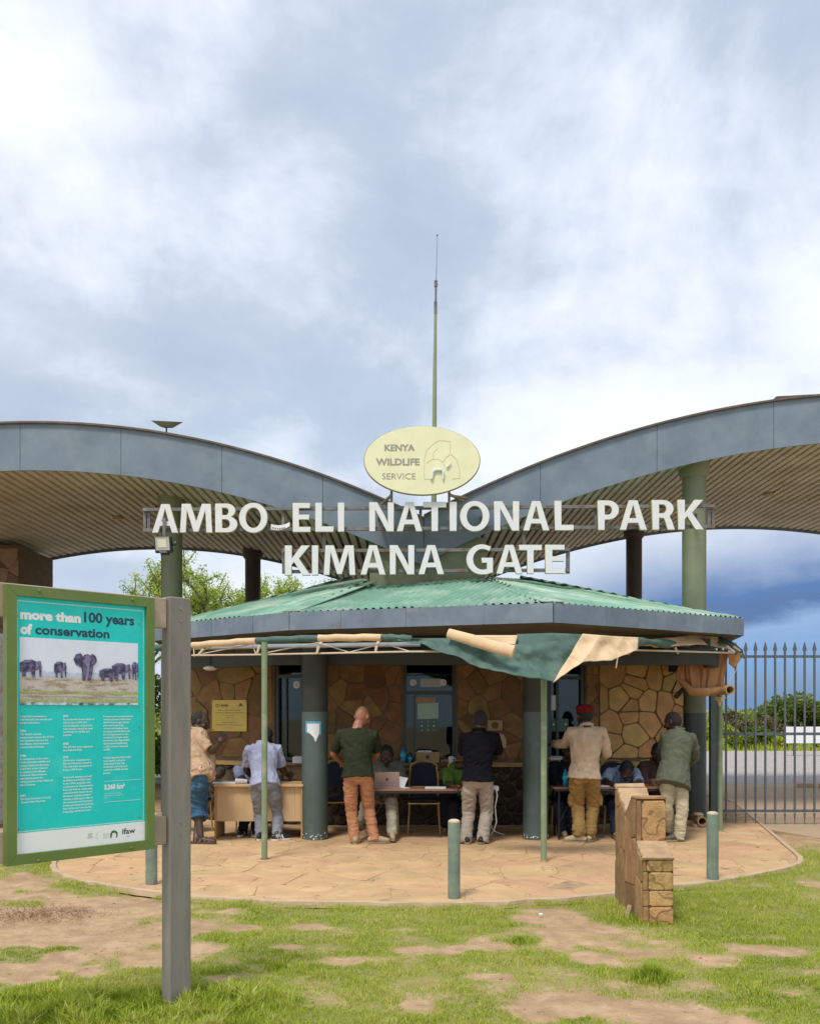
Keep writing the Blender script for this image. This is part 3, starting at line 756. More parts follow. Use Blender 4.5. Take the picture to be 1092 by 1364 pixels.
stonework(FC, c1+.03, d0-.02, .95, 2.54, .27, M['stone'], rnd, parent=wall_o)
stonework(FR, r1+.02, FR.t(797)-.008, .92, 2.5, .19, M['stone'], rnd, parent=wall_o)
stonework(FR, FR.t(798), FR.L-.01, .95, 2.5, .30, M['stone_lit'], rnd, h=.024, gap=.013, parent=wall_o)
rnd = random.Random(22)
dado = MB(); dado.v = []
for F, a, b in ((FL, .02, FL.L-.02), (FC, .03, FC.L-.01), (FR, .01, FR.L-.01)): slab(F, a, b, 0.005, .84, .002, .05, dado)
dado_o = dado.build('dado', M['mortar'], house)
for F, a, b in ((FL, .05, FL.L-.05), (FC, .05, FC.L-.02), (FR, .02, FR.L-.02)):
    stonework(F, a, b, .02, .83, .19, M['rubble'], rnd, h=.03, gap=.022, parent=dado_o, dome=.028, cut=.28, d=.05, sy=.16)
led = MB()
for F, a, b in ((FL, .0, tWL0), (FC, .06, c0-.02), (FC, c1+.02, d0-.03), (FR, r1, FR.L)):
    slab(F, a+.004, b-.004, .842, .90, .003, .10, led)
led.build('ledge', M['stone_lit'], house)

# ---- windows
def window(F, t0, t1, z0, z1, mid, extras, lab):
    w = MB(); fw = .05
    for (a, b, c, d) in ((t0, t0+fw, z0, z1), (t1-fw, t1, z0, z1), (t0+fw, t1-fw, z0, z0+fw), (t0+fw, t1-fw, z1-fw, z1), (t0+fw, t1-fw, mid, mid+fw)):
        slab(F, a+.001, b-.001, c+.001, d-.001, -.12, -.02, w)
    # inner sliding frame
    slab(F, t0+fw+.10, t0+fw+.125, z0+fw, mid, -.10, -.045, w)
    wo = w.build('window', M['window_frame'], house)
    if lab: wo['label'] = lab
    g = MB(); slab(F, t0+fw-.005, t1-fw+.005, z0+fw-.004, mid+.004, -.072, -.066, g); slab(F, t0+fw-.005, t1-fw+.005, mid+fw-.004, z1-fw+.004, -.072, -.066, g)
    g.build('pane', M['glass'], wo)
    return wo
ZC = lambda py: CAM_H+(HY-py)/FPX*13.25
win = window(FC, c0, c1, .92, 2.40, ZC(925), None, 'central ticket window with papers taped to the glass')
def sheet(F, px0, px1, py0, py1, d, name, material, parent, th=.004, rot=0.):
    t0, t1 = F.t(px0), F.t(px1); z0, z1 = F.z(px0, py1), F.z(px0, py0)
    mb = MB(); p = [F.pt(t0, z0, d), F.pt(t1, z0+rot, d), F.pt(t1, z1+rot, d), F.pt(t0, z1, d)]
    mb.rings([p, [q+F.n*th for q in p]]); return mb.build(name, material, parent)
sheet(FC, 555, 583, 940, 955, -.064, 'notice', M['green_paper'], win, .002, -.02) if False else None
sheet(FC, 556, 584, 937, 958, -.0645, 'notice', M['green_paper'], win, .002, .008)
sheet(FC, 553, 580, 929, 936, -.0645, 'brown_notice', M['card'], win, .002)
sheet(FC, 560, 588, 904, 915, -.0645, 'name_plate', M['grey_print'], win, .002)
mb = MB()
for px in (550, 590.5): c = FC.pt(FC.t(px), FC.z(px, 909), -.064); mb.tube([c, c+FC.n*.002], .047, 20)
mb.build('round_sticker', M['paper'], win)
mb = MB()
for px in (550, 590.5):
    c = FC.pt(FC.t(px), FC.z(px, 909), -.0618)
    for dz, w in ((.016, .03), (0, .042), (-.016, .03)): mb.box((c.x-w*.7, c.y-.0005, c.z+dz-.003), (c.x+w*.7, c.y, c.z+dz+.003))
mb.build('sticker_print', M['grey_print'], win)
mb = MB()       # text on the notice
for k, w in enumerate((.16, .20, .21, .12)): z = ZC(942)-k*.035; x = FC.pt(FC.t(560), 0).x; mb.box((x, 13.3+.061, z), (x+w, 13.3+.0622, z+.006))
mb.build('notice_print', M['grey_print'], win)
mb = MB()       # speaking plate with holes' rims
t = FC.t(570); c = FC.pt(t, ZC(967), -.0645)
mb.box((c.x-.14, c.y-.004, c.z-.09), (c.x+.14, c.y-.001, c.z+.09)); mb.build('speaking_plate', mat('green_acrylic', (.03, .10, .07), .3, .1, 5), win)
mb = MB()
for i in range(3):
    for j in range(3):
        q = c+V(((i-1)*.085, -.005, (j-1)*.06)); mb.tube([q, q-V((0, .003, 0))], .011 if (i != 1 and j == 1) else .007, 8)
mb.build('speaking_hole', M['paper'], win)
winL = window(FL, tWL0, tWL1-.01, .92, 2.40, 2.10, None, 'dark window in the left wall with a round sticker')
c = FL.pt(FL.t(392), FL.z(392, 912), -.064); mb = MB(); mb.tube([c, c+FL.n*.002], .055, 20); mb.build('round_sticker', M['paper'], winL)
c = FL.pt(FL.t(392), FL.z(392, 912), -.061); mb = MB(); mb.tube([c, c+FL.n*.001], .036, 16); mb.build('sticker_print', M['grey_print'], winL)
wr = MB(); ta, tb = d0, d1
winR = window(FC, ta, tb-.01, .92, 2.40, 2.08, None, 'right hand ticket window with a white notice')
sheet(FC, 729, 743, 926, 946, -.0645, 'notice', M['paper'], winR, .002)
mb = MB(); c = FC.pt(FC.t(738), ZC(966), -.065); mb.box((c.x-.03, c.y-.003, c.z-.09), (c.x+.21, c.y-.001, c.z+.09)); mb.build('speaking_plate', bpy.data.materials['green_acrylic'], winR)
mb = MB()
for i in (0, 1):
    q = c+V((.0+i*.17, -.005, .01)); mb.tube([q, q-V((0, .003, 0))], .013, 8)
mb.build('speaking_hole', M['paper'], winR)
winR2 = window(FR, .01, r1-.004, .92, 2.40, 2.08, None, 'narrow corner window beside the right hand stone panel')
# interior: floor box, dim back wall, shelf and curtain so that the panes do not look into nothing
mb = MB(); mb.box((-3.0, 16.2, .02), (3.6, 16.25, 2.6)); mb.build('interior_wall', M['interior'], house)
mb = MB(); mb.box((-.2, 14.6, .9), (1.6, 15.2, .95)); mb.box((1.9, 14.2, .03), (2.6, 14.6, 1.8)); mb.build('interior_counter', M['door_wood'], house)
# timber counters below the windows
for F, a, b in ((FL, tWL0-.03, tWL1+.12), (FC, c0-.09, c1+.02), (FC, d0+.02, d1)):
    mb = MB(); slab(F, a, b, .865, .905, .003, .17, mb); slab(F, a+.02, b-.02, .66, .862, .06, .10, mb); mb.build('counter', M['door_wood'], house)
# veranda columns, ring beam
def column(name, px, Y, r, z0, z1, mats, parent, cap=False, seam=None):
    x = (px-CX)/FPX*Y; mb = MB(); zs = [z0, z0+.01, (z0+z1)/2, z1]
    mb.tube([(x, Y, z) for z in zs], [r*1.0, r, r, r], 28)
    if cap: mb.tube([(x, Y, z1-.14), (x, Y, z1-.04), (x, Y, z1+.06)], [r+.004, r+.05, r+.06], 28)
    return mb.build(name, mats, parent, smooth=True)
def two_tone(name, px, Y, r, zm, z1, low, high, parent):
    o = column(name, px, Y, r, .0, zm, low, parent); x = (px-CX)/FPX*Y
    mb = MB(); mb.tube([(x, Y, zm), (x, Y, z1)], r-.002, 28); u = mb.build('upper_shaft', high, o, smooth=True); return o
two_tone('column', 419.5, 11.85, .165, 1.62, 2.565, M['column_blue'], M['dark'], house)
two_tone('column', 713, 11.85, .16, 1.62, 2.565, M['column_blue'], M['dark'], house)
for px_, r__ in ((419.5, .1655), (713, .1605)):   # flaked white patches at the column feet
    xc_ = (px_-CX)/FPX*11.85; mb = MB(); rr_ = random.Random(int(px_))
    for k in range(16):
        t = math.pi*rr_.uniform(1.05, 1.95); z = .03+rr_.uniform(0, .05)*(1 if k % 4 else 1.6); w = rr_.uniform(.03, .09); hh = rr_.uniform(.006, .02)
        q_ = [(t-w, z), (t-w*.3, z-hh*.6), (t+w, z+hh*.2), (t+w*.5, z+hh), (t-w*.4, z+hh*.8)]
        mb.rings([[V((xc_+math.cos(u_)*rad_, 11.85+math.sin(u_)*rad_, v_)) for u_, v_ in q_] for rad_ in (r__-.002, r__+.0015)])
    mb.build('paint_flakes', M['paper'], house)
mb = MB(); y = 11.98
mb.box((-1.75, y, 2.22), (3.9, y+.16, 2.42)); mb.box((-1.7, y+.06, 2.42), (3.85, y+.15, 2.56))
mb.build('ring_beam', M['dark'], house)
mb = MB(); mb.beam((3.9, 12.1, 2.3), (3.82, 13.6, 2.3), .16, .22); mb.build('side_beam', M['dark'], house)
mb = MB(); mb.beam((-1.7, 12.1, 2.32), (-3.15, 13.35, 2.32), .16, .2); mb.build('side_beam', M['dark'], house)

# ================================================================== CANOPIES
YF, YB, TH = 13.5, 20.2, .67
def zl(x): return 5.76-(abs(x+5.4)**2)/(2*11.4)
def zr(x): return 6.20-.038*(x-7.04)**2
def canopy(name, f, x0, x1, label):
    t = thing(name, ((x0+x1)/2, YF, 0), label, 'canopy')
    m = 64; xs = [x0+(x1-x0)*i/m for i in range(m+1)]
    # roof skin with a small overhang
    mb = MB(); rs = []
    for x in xs: z = f(x); rs.append([(x, YF-.045, z+.0), (x, YF-.045, z+.028), (x, YB+.045, z+.028), (x, YB+.045, z+.0)])
    mb.rings(rs); mb.build('roof_skin', M['lip'], t, smooth=True)
    rnd = random.Random(4)
    # fascia panels, front and back
    for (y0, y1) in ((YF, YF+.03), (YB-.03, YB)):
        n = 8; w = (x1-x0)/n
        for k in range(n):
            a = x0+w*k+.003; b = x0+w*(k+1)-.003; rs = []; p = rnd.uniform(0, .003)*(1 if y0 == YF else -1)
            for i in range(11):
                x = a+(b-a)*i/10; z = f(x)
                rs.append([(x, y0-p, z-TH), (x, y0-p, z-.001), (x, y1-p, z-.001), (x, y1-p, z-TH)])
            mb = MB(); mb.rings(rs); mb.build('fascia_panel', M['fascia'], t, smooth=True)
    # ribbed soffit: box-profile sheets running from front to back
    pitch = .152; n = int((x1-x0)/pitch); per = 6; k = 0
    while k < n:
        q = min(per, n-k); vs = []; fs = []
        prof = []
        for r in range(q):
            a = x0+(k+r)*pitch
            prof += [(a, 0), (a+pitch*.60, 0), (a+pitch*.68, .045), (a+pitch*.92, .045)]
        prof.append((x0+(k+q)*pitch, 0))
        lift = .002*((k//per) % 2)
        for (x, dz) in prof:
            z = f(x)-TH+.05+dz+lift
            vs += [(x, YF+.035, z), (x, YB-.035, z)]
        mb = MB()
        for i in range(len(prof)-1): mb.add([vs[2*i], vs[2*i+1], vs[2*i+3], vs[2*i+2]], [(0, 1, 2, 3)], 1 if i % 4 == 2 else 0)
        mb.build('soffit_panel', [M['soffit'], M['groove']], t)
        k += q
    return t
canL = canopy('canopy', zl, -11.4, .196, 'left arched canopy with ribbed cream soffit')
canR = canopy('canopy', zr, .198, 13.6, 'right arched canopy with ribbed cream soffit')
def ccol(px, Y, r, f, material, par, low=None, cap=True):
    x = (px-CX)/FPX*Y; z1 = f(x)-TH+.02
    if low:
        o = two_tone('column', px, Y, r, 1.60, 2.565, M['column_blue'], M['column'], par)
        mb = MB(); mb.tube([(x, Y, 2.565), (x, Y, z1)], r-.001, 28); mb.build('canopy_shaft', material, o, smooth=True)
    else: o = column('column', px, Y, r, .0, z1, material, par)
    if cap:
        mb = MB(); mb.tube([(x, Y, z1-.16), (x, Y, z1-.10), (x, Y, z1+.10)], [r+.003, r+.045, r+.05], 28); mb.build('capital', material, o, smooth=True)
    return o
ccol(229, 15.0, .168, zl, M['column'], canL, True)
ccol(924, 14.0, .175, zr, M['column'], canR, True)
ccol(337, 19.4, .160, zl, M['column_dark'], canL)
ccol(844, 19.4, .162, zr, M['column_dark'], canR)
# stone pier carrying the far left of the canopy
pier = thing('stone_pier', (-9.2, 18.8, 0), 'square stone clad pier under the far left of the canopy', 'pier')
mb = MB(); mb.box((-11.0, 17.9, 0), (-7.45, 19.6, 4.78)); core = mb.build('wall', M['mortar'], pier)
PF = Facet((-11.0, 17.9), (-7.45, 17.9)); rnd = random.Random(12)
stonework(PF, .9, 3.54, 2.4, 4.72, .36, M['pierstone'], rnd, parent=core)
# small things on the canopies
def dish():
    t = thing('solar_lamp', (P(222, 573, 13.9)), 'small angled green panel on a stalk on the left canopy roof', 'solar lamp')
    b = P(222, 576, 13.9); mb = MB(); mb.tube([b-V((0, 0, .1)), b+V((0, 0, .13))], .012, 8); mb.build('stalk', M['dark'], t)
    c = b+V((0, 0, .14)); mb = MB()
    p = [c+V(q) for q in ((-.20, -.12, -.0), (.10, -.14, -.02), (.22, .12, .05), (-.06, .14, .035))]
    q2 = [c+V(q) for q in ((-.08, -.05, -.07), (.04, -.05, -.075), (.08, .05, -.06), (-.04, .05, -.06))]
    mb.rings([q2, p]); mb.build('panel', M['khaki'], t)
dish()
mb = MB(); a = P(1034, 533, 14.2); mb.x = Matrix.Translation(a)@Matrix.Rotation(R(-3), 4, 'Y'); mb.box((0, 0, .01), (2.2, 1.2, .06)); mb.x = None
tag(mb.build('roof_panel', M['lip']), 'flat dark panel lying on the right canopy roof', 'solar panel')
mb = MB()
for px, py, Y, nm in ((214, 669, 16, 0), (158, 710, 17, 0), (1023, 684, 17, 0)):
    c = P(px, py, Y); c.z = (zl if px < 500 else zr)(c.x)-TH+.045
    m2 = MB(); m2.tube([c, c-V((0, 0, .03))], .10, 14); o = m2.build('ceiling_light', M['card'], canL if px < 500 else canR)
# ================================================================== LETTERING
def arc(cx, cy, rx, ry, a0, a1, n=10): return [(cx+rx*math.cos(R(a0+(a1-a0)*i/n)), cy+ry*math.sin(R(a0+(a1-a0)*i/n))) for i in range(n+1)]
def scal(p): return p
GL = {
 'A': ([(0,0),(.335,1),(.625,1),(.96,0),(.72,0),(.645,.235),(.30,.235),(.23,0)], [[(.345,.40),(.60,.40),(.475,.83)]]),
 'M': ([(0,0),(.07,1),(.37,1),(.575,.38),(.775,1),(1.08,1),(1.15,0),(.93,0),(.895,.76),(.66,.03),(.48,.03),(.255,.76),(.215,0)], []),
 'B': ([(0,0),(0,1),(.36,1)]+arc(.36,.755,.27,.245,90,-62,9)+arc(.38,.28,.315,.28,62,-90,10)[0:]+[(.38,0)], [[(.215,.60),(.33,.60)]+arc(.33,.725,.085,.125,-90,90,6)+[(.215,.85)], [(.215,.15),(.34,.15)]+arc(.34,.30,.115,.15,-90,90,6)+[(.215,.45)]]),
 'O': (arc(.5,.5,.5,.52,0,351,40), [arc(.5,.5,.265,.35,0,351,32)]),
 'E': ([(0,0),(0,1),(.60,1),(.60,.82),(.22,.82),(.22,.60),(.575,.60),(.575,.425),(.22,.425),(.22,.18),(.62,.18),(.62,0)], []),
 'L': ([(0,0),(0,1),(.225,1),(.225,.19),(.63,.19),(.63,0)], []),
 'I': ([(0,0),(0,1),(.225,1),(.225,0)], []),
 'N': ([(0,0),(0,1),(.27,1),(.52,.56),(.64,.30),(.63,.55),(.63,1),(.84,1),(.84,0),(.60,0),(.35,.47),(.205,.74),(.21,.45),(.21,0)], []),
 'T': ([(.27,0),(.27,.81),(0,.81),(0,1),(.77,1),(.77,.81),(.495,.81),(.495,0)], []),
 'P': ([(0,0),(0,1),(.33,1)]+arc(.33,.675,.345,.325,90,-90,14)+[(.22,.35),(.22,0)], [[(.22,.52),(.32,.52)]+arc(.32,.675,.13,.155,-90,90,8)+[(.22,.83)]]),
 'R': ([(0,0),(0,1),(.33,1)]+arc(.34,.70,.335,.30,90,-50,12)+[(.56,.42),(.625,.30),(.72,0),(.485,0),(.415,.26),(.36,.385),(.22,.40),(.22,0)], [[(.22,.555),(.32,.555)]+arc(.33,.70,.115,.145,-90,90,8)+[(.22,.845)]]),
 'K': ([(0,0),(0,1),(.22,1),(.22,.55),(.27,.63),(.525,1),(.80,1),(.45,.565),(.82,0),(.555,0),(.29,.44),(.22,.35),(.22,0)], []),
 'G': (arc(.54,.50,.54,.52,52,270,24)+[(.66,-.02),(.80,.01),(.93,.055),(.93,.56),(.54,.56),(.54,.385),(.715,.385),(.715,.165)]+arc(.57,.505,.33,.355,-68,-292,22)[:0]+arc(.57,.505,.335,.355,-75,-300,22)+[(.82,.79)], []),
}
GL['G'] = ([(.86,.955)]+arc(.54,.50,.54,.52,62,275,24)+[(.72,-.01),(.93,.055),(.93,.56),(.53,.56),(.53,.385),(.715,.385),(.715,.165)]+arc(.57,.505,.335,.355,-72,-296,20)+[(.81,.785)], [])
def letter_mesh(ch, x0, x1, z0, z1, yf, depth, parent):
    outer, holes = GL[ch]
    w = max(p[0] for p in outer); mn = min(p[0] for p in outer)
    cu = bpy.data.curves.new('letter', 'CURVE'); cu.dimensions = '2D'; cu.fill_mode = 'BOTH'; cu.extrude = depth/2; cu.bevel_depth = .004; cu.bevel_resolution = 0; cu.offset = -.004
    for lp in [outer]+holes:
        sp = cu.splines.new('POLY'); pts = []
        for p in lp:
            q = (x0+(p[0]-mn)/(w-mn)*(x1-x0), z0+p[1]*(z1-z0))
            if not pts or math.dist(pts[-1], q) > 1e-4: pts.append(q)
        sp.points.add(len(pts)-1)
        for k, q in enumerate(pts): sp.points[k].co = (q[0], q[1], 0, 1)
        sp.use_cyclic_u = True
    ob = bpy.data.objects.new('letter', cu); COL.objects.link(ob)
    me = bpy.data.meshes.new_from_object(ob.evaluated_get(bpy.context.evaluated_depsgraph_get()))
    bpy.data.objects.remove(ob); bpy.data.curves.remove(cu)
    cx = (x0+x1)/2
    for v in me.vertices: x, z, y = v.co; v.co = (x-cx, -y, z-z0)
    me.materials.clear(); me.materials.append(M['letter']); me.materials.append(M['letter_side'])
    bm = bmesh.new(); bm.from_mesh(me); bmesh.ops.remove_doubles(bm, verts=bm.verts, dist=1e-5); bmesh.ops.recalc_face_normals(bm, faces=bm.faces[:])
    for f in bm.faces: f.material_index = 0 if f.normal.y < -.8 else 1
    bm.to_mesh(me); bm.free()
    o = bpy.data.objects.new('letter', me); COL.objects.link(o); o.parent = parent
    o.location = V((cx, yf+depth/2, z0))-wpos(parent)
    return o
YL = 13.0
sign = thing('letter_sign', (P(560, 690, YL+.2)), 'white raised park name lettering on steel rails above the gate house', 'sign')
row1 = [('A',202.7,237.9),('M',239.7,283.3),('B',286.8,316.6),('O',318.5,356.6),('E',389.9,413.7),('L',419.9,444.5),('I',450,458.6),('N',491.7,524.6),('A',528.2,562.6),('T',563.6,594.4),
        ('I',598.6,608.2),('O',612.4,651.9),('N',657.9,691.3),('A',696.2,731.6),('L',738.5,763.8),('P',796,824),('A',824.7,861.4),('R',868.2,898.6),('K',902.5,937)]
row2 = [('K',379.5,413.8),('I',415.5,424),('M',431,473.6),('A',480,513.8),('N',519,551.8),('A',557,591.5),('G',621,656.5),('A',660.5,696),('T',691,721.5),('E',726,752.6)]
for rows, top0, top1, bot0, bot1, xa, xb in ((row1, 671.5, 665.5, 709.8, 705.3, 203, 937), (row2, 726.5, 725.5, 766.3, 763.8, 379, 753)):
    rr = random.Random(2)
    for ch, a, b in rows:
        k = ((a+b)/2-xa)/(xb-xa); yt = top0+(top1-top0)*k; yb = bot0+(bot1-bot0)*k
        Yd = YL+rr.uniform(-.012, .012)
        letter_mesh(ch, P(a, 0, Yd).x, P(b, 0, Yd).x, P(0, yb, Yd).z, P(0, yt, Yd).z, Yd, .055, sign)
def rail(a, b, w=.045, parent=sign, name='rail', m='frame_metal'): mb = MB(); mb.beam(a, b, w, w, up=(0, 0, 1) if abs((V(b)-V(a)).normalized().z) < .9 else (0, 1, 0)); return mb.build(name, M[m], parent)
yr = YL+.10
rail(P(191, 679, yr), P(951, 674, yr)); rail(P(191, 706.5, yr), P(951, 701.5, yr))
rail(P(377, 734, yr), P(757.5, 732, yr)); rail(P(377, 761.5, yr), P(757.5, 759.5, yr))
for px in (193.5, 199, 377.5, 560, 793, 943, 949): rail(P(px, 678, yr+.05), P(px, 705, yr+.05), .04, name='upright')
for px in (378.5, 756): rail(P(px, 730, yr+.05), P(px, 764, yr+.05), .05, name='upright')
for px in (432, 697): rail(P(px, 702, yr+.05), P(px, 735, yr+.05), .045, name='upright')
for px, py in ((229, 690), (926, 686)): rail(P(px, py, yr), P(px, py, 14.2), .04, name='bracket')
for px in (505, 640): rail(P(px, 734, yr), P(px, 734, 13.62), .04, name='bracket')
for px in (505, 640): rail(P(px, 690, yr), P(px, 690, 13.5), .04, name='bracket')
# curled notice hanging where a letter is missing
nb = thing('paper_scrap', P(372, 703, YL), 'curled printed scrap caught where a letter is missing', 'notice')
mb = MB(); rs = []
for i in range(9):
    k = i/8; p = P(361+25*k, 701.5+3*math.sin(k*3.1)-2.5*k, YL+.02*math.sin(k*5)); rs.append([p+V((0, 0, .038)), p+V((0, .003, .038)), p+V((0, .003, -.038+.02*k)), p+V((0, 0, -.038+.02*k))])
mb.rings(rs); mb.build('sheet', M['paper'], nb)
mb = MB()
for k in range(7): p = P(364+3*k, 702.5+3*math.sin((3+3*k)/25*3.1)-2.5*(3+3*k)/25, YL-.012); mb.box((p.x-.008, p.y-.002, p.z-.012-.004*(k % 2)), (p.x+.010, p.y, p.z+.012))
mb.build('print', mat('pinkish_print', (.30, .12, .10), .6, .4, 40), nb)

# ---- oval board, pole and antenna
ov = thing('oval_sign', P(562, 690, 12.95), 'pale yellow oval board with worn wildlife service lettering', 'sign')
cc = P(562, 613.2, 12.9); rx, rz = 76.8*12.9/FPX, 45.6*12.9/FPX
def oval(n=72, k=1.): return [(cc.x+rx*k*math.cos(2*math.pi*i/n), cc.z+rz*k*math.sin(2*math.pi*i/n)) for i in range(n)]
mb = MB(); mb.rings([[(x, 12.9, z) for x, z in oval(k=.992)], [(x, 12.905, z) for x, z in oval()], [(x, 12.955, z) for x, z in oval()]]); mb.build('board', M['oval'], ov)
mb = MB(); mb.rings([[(x, 12.912, z) for x, z in oval(k=1.0)], [(x, 12.912, z) for x, z in oval(k=1.012)], [(x, 12.96, z) for x, z in oval(k=1.012)], [(x, 12.96, z) for x, z in oval()]], cap0=False, cap1=False); mb.build('rim', M['oval_rim'], ov, smooth=True)
def otext(txt, pxa, pxb, pyb, h, bold, y=12.897):
    mb = MB(); p = P(pxa, pyb, 12.9); p.y = y; put_text(mb, txt, p, (1, 0, 0), (0, 0, 1), width=(pxb-pxa)*12.9/FPX, height=h*12.9/FPX, bold=bold); return mb.build('lettering', M['ghost'], ov)
otext('KENYA', 512, 552.5, 600.5, 8.2, .035); otext('WILDLIFE', 500.5, 559, 619.5, 8.6, .035); otext('SERVICE', 509, 553.5, 638.5, 8.2, .0)
mb = MB()  # traces left by the emblem's raised elephant
tr = [[(565,637),(565,612),(568,600),(576,592),(584,587),(592,587),(599,588),(600,596),(599,602)], [(568,617),(575,612),(583,611),(590,616),(594,609),(599,606)], [(599,604),(608,612),(612,625),(612,637)], [(565,638),(572,638)], [(590,616),(593,622)], [(602,638),(612,637)], [(577,612),(577,603),(583,597)]]
for line in tr:
    mb.tube([P(a, b, 12.899) for a, b in line], .0030, 5)
mb.build('emblem_trace', M['ghost_rust'], ov)
mb = MB()
leg = [(574.5,638),(576.5,628),(580,625.8),(588.5,625.8),(590.3,629),(590,638.5)]
mb.tube([P(a, b, 12.88) for a, b in leg], [.020, .018, .016, .017, .018, .013], 7); mb.tube([P(594.3, 622.5, 12.88), P(597, 620.5, 12.88), P(600.5, 615.5, 12.88)], [.012, .014, .007], 6)
mb.build('emblem_piece', M['letter'], ov)
for a, b in (((521.5, 652), (521.5, 694)), ((598, 652), (598, 694))):
    mb = MB(); mb.beam(P(*a, 13.09), P(*b, 13.09), .035, .03, up=(0, 1, 0)); mb.build('leg', M['frame_metal'], ov)
for a, b in (((521, 660), (508, 672)), ((598, 660), (621, 663)), ((598, 658), (618, 668))):
    mb = MB(); mb.beam(P(*a, 13.1), P(*b, 13.35), .03, .03); mb.build('brace', M['oval_rim'], ov)
pole = thing('antenna_mast', P(578, 700, 14.4), 'tall tapered olive mast with whip antenna behind the oval sign', 'mast')
mb = MB(); mb.tube([P(577.5, 715, 14.4), P(578, 640, 14.4), P(579, 500, 14.4), P(580, 415, 14.4)], [.042, .040, .030, .020], 14); mb.build('shaft', M['pole'], pole, smooth=True)
mb = MB(); mb.tube([P(580, 418, 14.4), P(580, 402, 14.4)], .024, 10); mb.tube([P(580.2, 404, 14.4), P(580.6, 377, 14.4)], .016, 8); mb.tube([P(580.4, 382, 14.4), P(580.4, 374, 14.4)], .026, 8)
mb.tube([P(578.8, 380, 14.4), P(583.5, 379, 14.4)], .006, 5); mb.build('antenna_mount', M['frame_metal'], pole, smooth=True)
mb = MB(); mb.tube([P(580.8, 375, 14.4), P(581.6, 340, 14.4), P(582.3, 313, 14.4)], [.006, .0045, .0035], 5); mb.build('whip_antenna', M['frame_metal'], pole)
mb = MB(); mb.tube([P(582.3, 314.5, 14.4), P(582.3, 312.5, 14.4)], .010, 6); mb.build('antenna_tip', M['black'], pole)

# ---- floodlight on the left column
fl = thing('floodlight', P(219, 727, 12.9), 'square black floodlight below the first letter of the sign', 'floodlight')
c = P(218.5, 725.5, 12.9); Mx = Matrix.Translation(c)@Matrix.Rotation(R(-8), 4, 'Z')@Matrix.Rotation(R(12), 4, 'X')
mb = MB(); mb.x = Mx
mb.bbox((-.125, -.03, -.115), (.115, .045, .115), .012); mb.box((-.09, .045, -.08), (.08, .07, .08)); mb.build('housing', M['blackpaint'], fl)
mb = MB(); mb.x = Mx; mb.box((-.105, -.036, -.075), (.095, -.031, .10)); mb.build('reflector', mat('floodlight_reflector', (.45, .46, .45), .3, .1, 9), fl)
mb = MB(); mb.x = Mx; mb.box((-.07, -.041, -.035), (.055, -.037, .075)); mb.build('led_panel', mat('cream_led', (.72, .69, .55), .4, .05, 9), fl)
mb = MB(); mb.x = Mx; put_text(mb, 'TRONIC', (-.06, -.0325, -.105), (1, 0, 0), (0, 0, 1), width=.11, height=.02, bold=.02); mb.build('lettering', M['grey_print'], fl)
mb = MB(); mb.x = Mx; mb.box((-.05, -.02, -.145), (.06, .03, -.116)); mb.build('bracket', M['blackpaint'], fl)
mb = MB(); mb.x = Mx; mb.tube([(-.13, .01, 0), (-.15, .06, .0), (-.04, .12, .02)], .012, 6); mb.build('arm', M['blackpaint'], fl)
mb = MB(); mb.x = Mx; mb.tube([(.12, .01, 0), (.15, .03, .0), (.15, .06, .03)], .02, 7); mb.build('sensor', M['blackpaint'], fl)
mb = MB(); mb.beam(P(219, 690, 12.98), P(219, 718, 12.98), .04, .02, up=(0, 1, 0)); mb.build('hanger', M['frame_metal'], fl)

# ================================================================== AWNING
aw = thing('awning', (0.3, 10.2, 0), 'tattered green and cream canvas awning on a tube frame', 'awning')
def AP(px, py, Y): return P(px, py, Y)
# front roll: alternating cream and green canvas
segs = [((205,863),(257,859.5),11.7,11.3,'green_canvas'),((257,859.5),(342,853.5),11.3,10.4,'cream'),((342,853.5),(424,850),10.4,10.25,'green_canvas'),((424,850),(508,849),10.25,10.1,'cream'),((508,849),(548,851),10.1,10.05,'green_canvas')]
for a, b, Ya, Yb, m in segs:
    mb = MB(); n = 7; pts = []; rad = []
    for i in range(n+1):
        k = i/n; pts.append(P(a[0]+(b[0]-a[0])*k, a[1]+(b[1]-a[1])*k+.6*math.sin(i*2.1), Ya+(Yb-Ya)*k)); rad.append((.040+.006*math.sin(i*1.7+a[0]), .040))
    mb.tube(pts, rad, 10); mb.build('canvas_roll', M[m], aw, smooth=True)
# frame: lower rod, back rail, cross braces
def T(name, pts, r, m='white_tube'): mb = MB(); mb.tube(pts, r, 7); return mb.build(name, M[m], aw, smooth=True)
T('lower_rod', [P(256, 873, 11.2), P(342, 872, 10.4), P(545, 868, 10.0), P(737, 867, 9.9)], .010)
T('lower_rod', [P(737, 867, 9.9), P(850, 866, 11.2), P(985, 870, 12.2)], .012)
T('back_rail', [P(215, 864, 12.4), P(360, 861, 11.3), P(560, 858, 10.8)], .028, 'grey_metal')
T('back_rail', [P(700, 850, 10.4), P(850, 858, 11.8), P(978, 859, 12.6)], .024, 'white_tube')
zig = [(258,873),(336,858),(348,871),(352,858),(425,861),(425,861)]
for a, b in (((258,873,11.2),(336,858,10.6)),((336,858,10.6),(341,871,10.4)),((352,870,10.35),(424,856,10.4)),((424,856,10.4),(465,869,10.2)),((465,869,10.2),(510,857,10.2)),((510,857,10.2),(550,869,10.0)),((258,858,11.3),(259,875,11.2))):
    T('lattice', [P(*a), P(*b)], .0065)
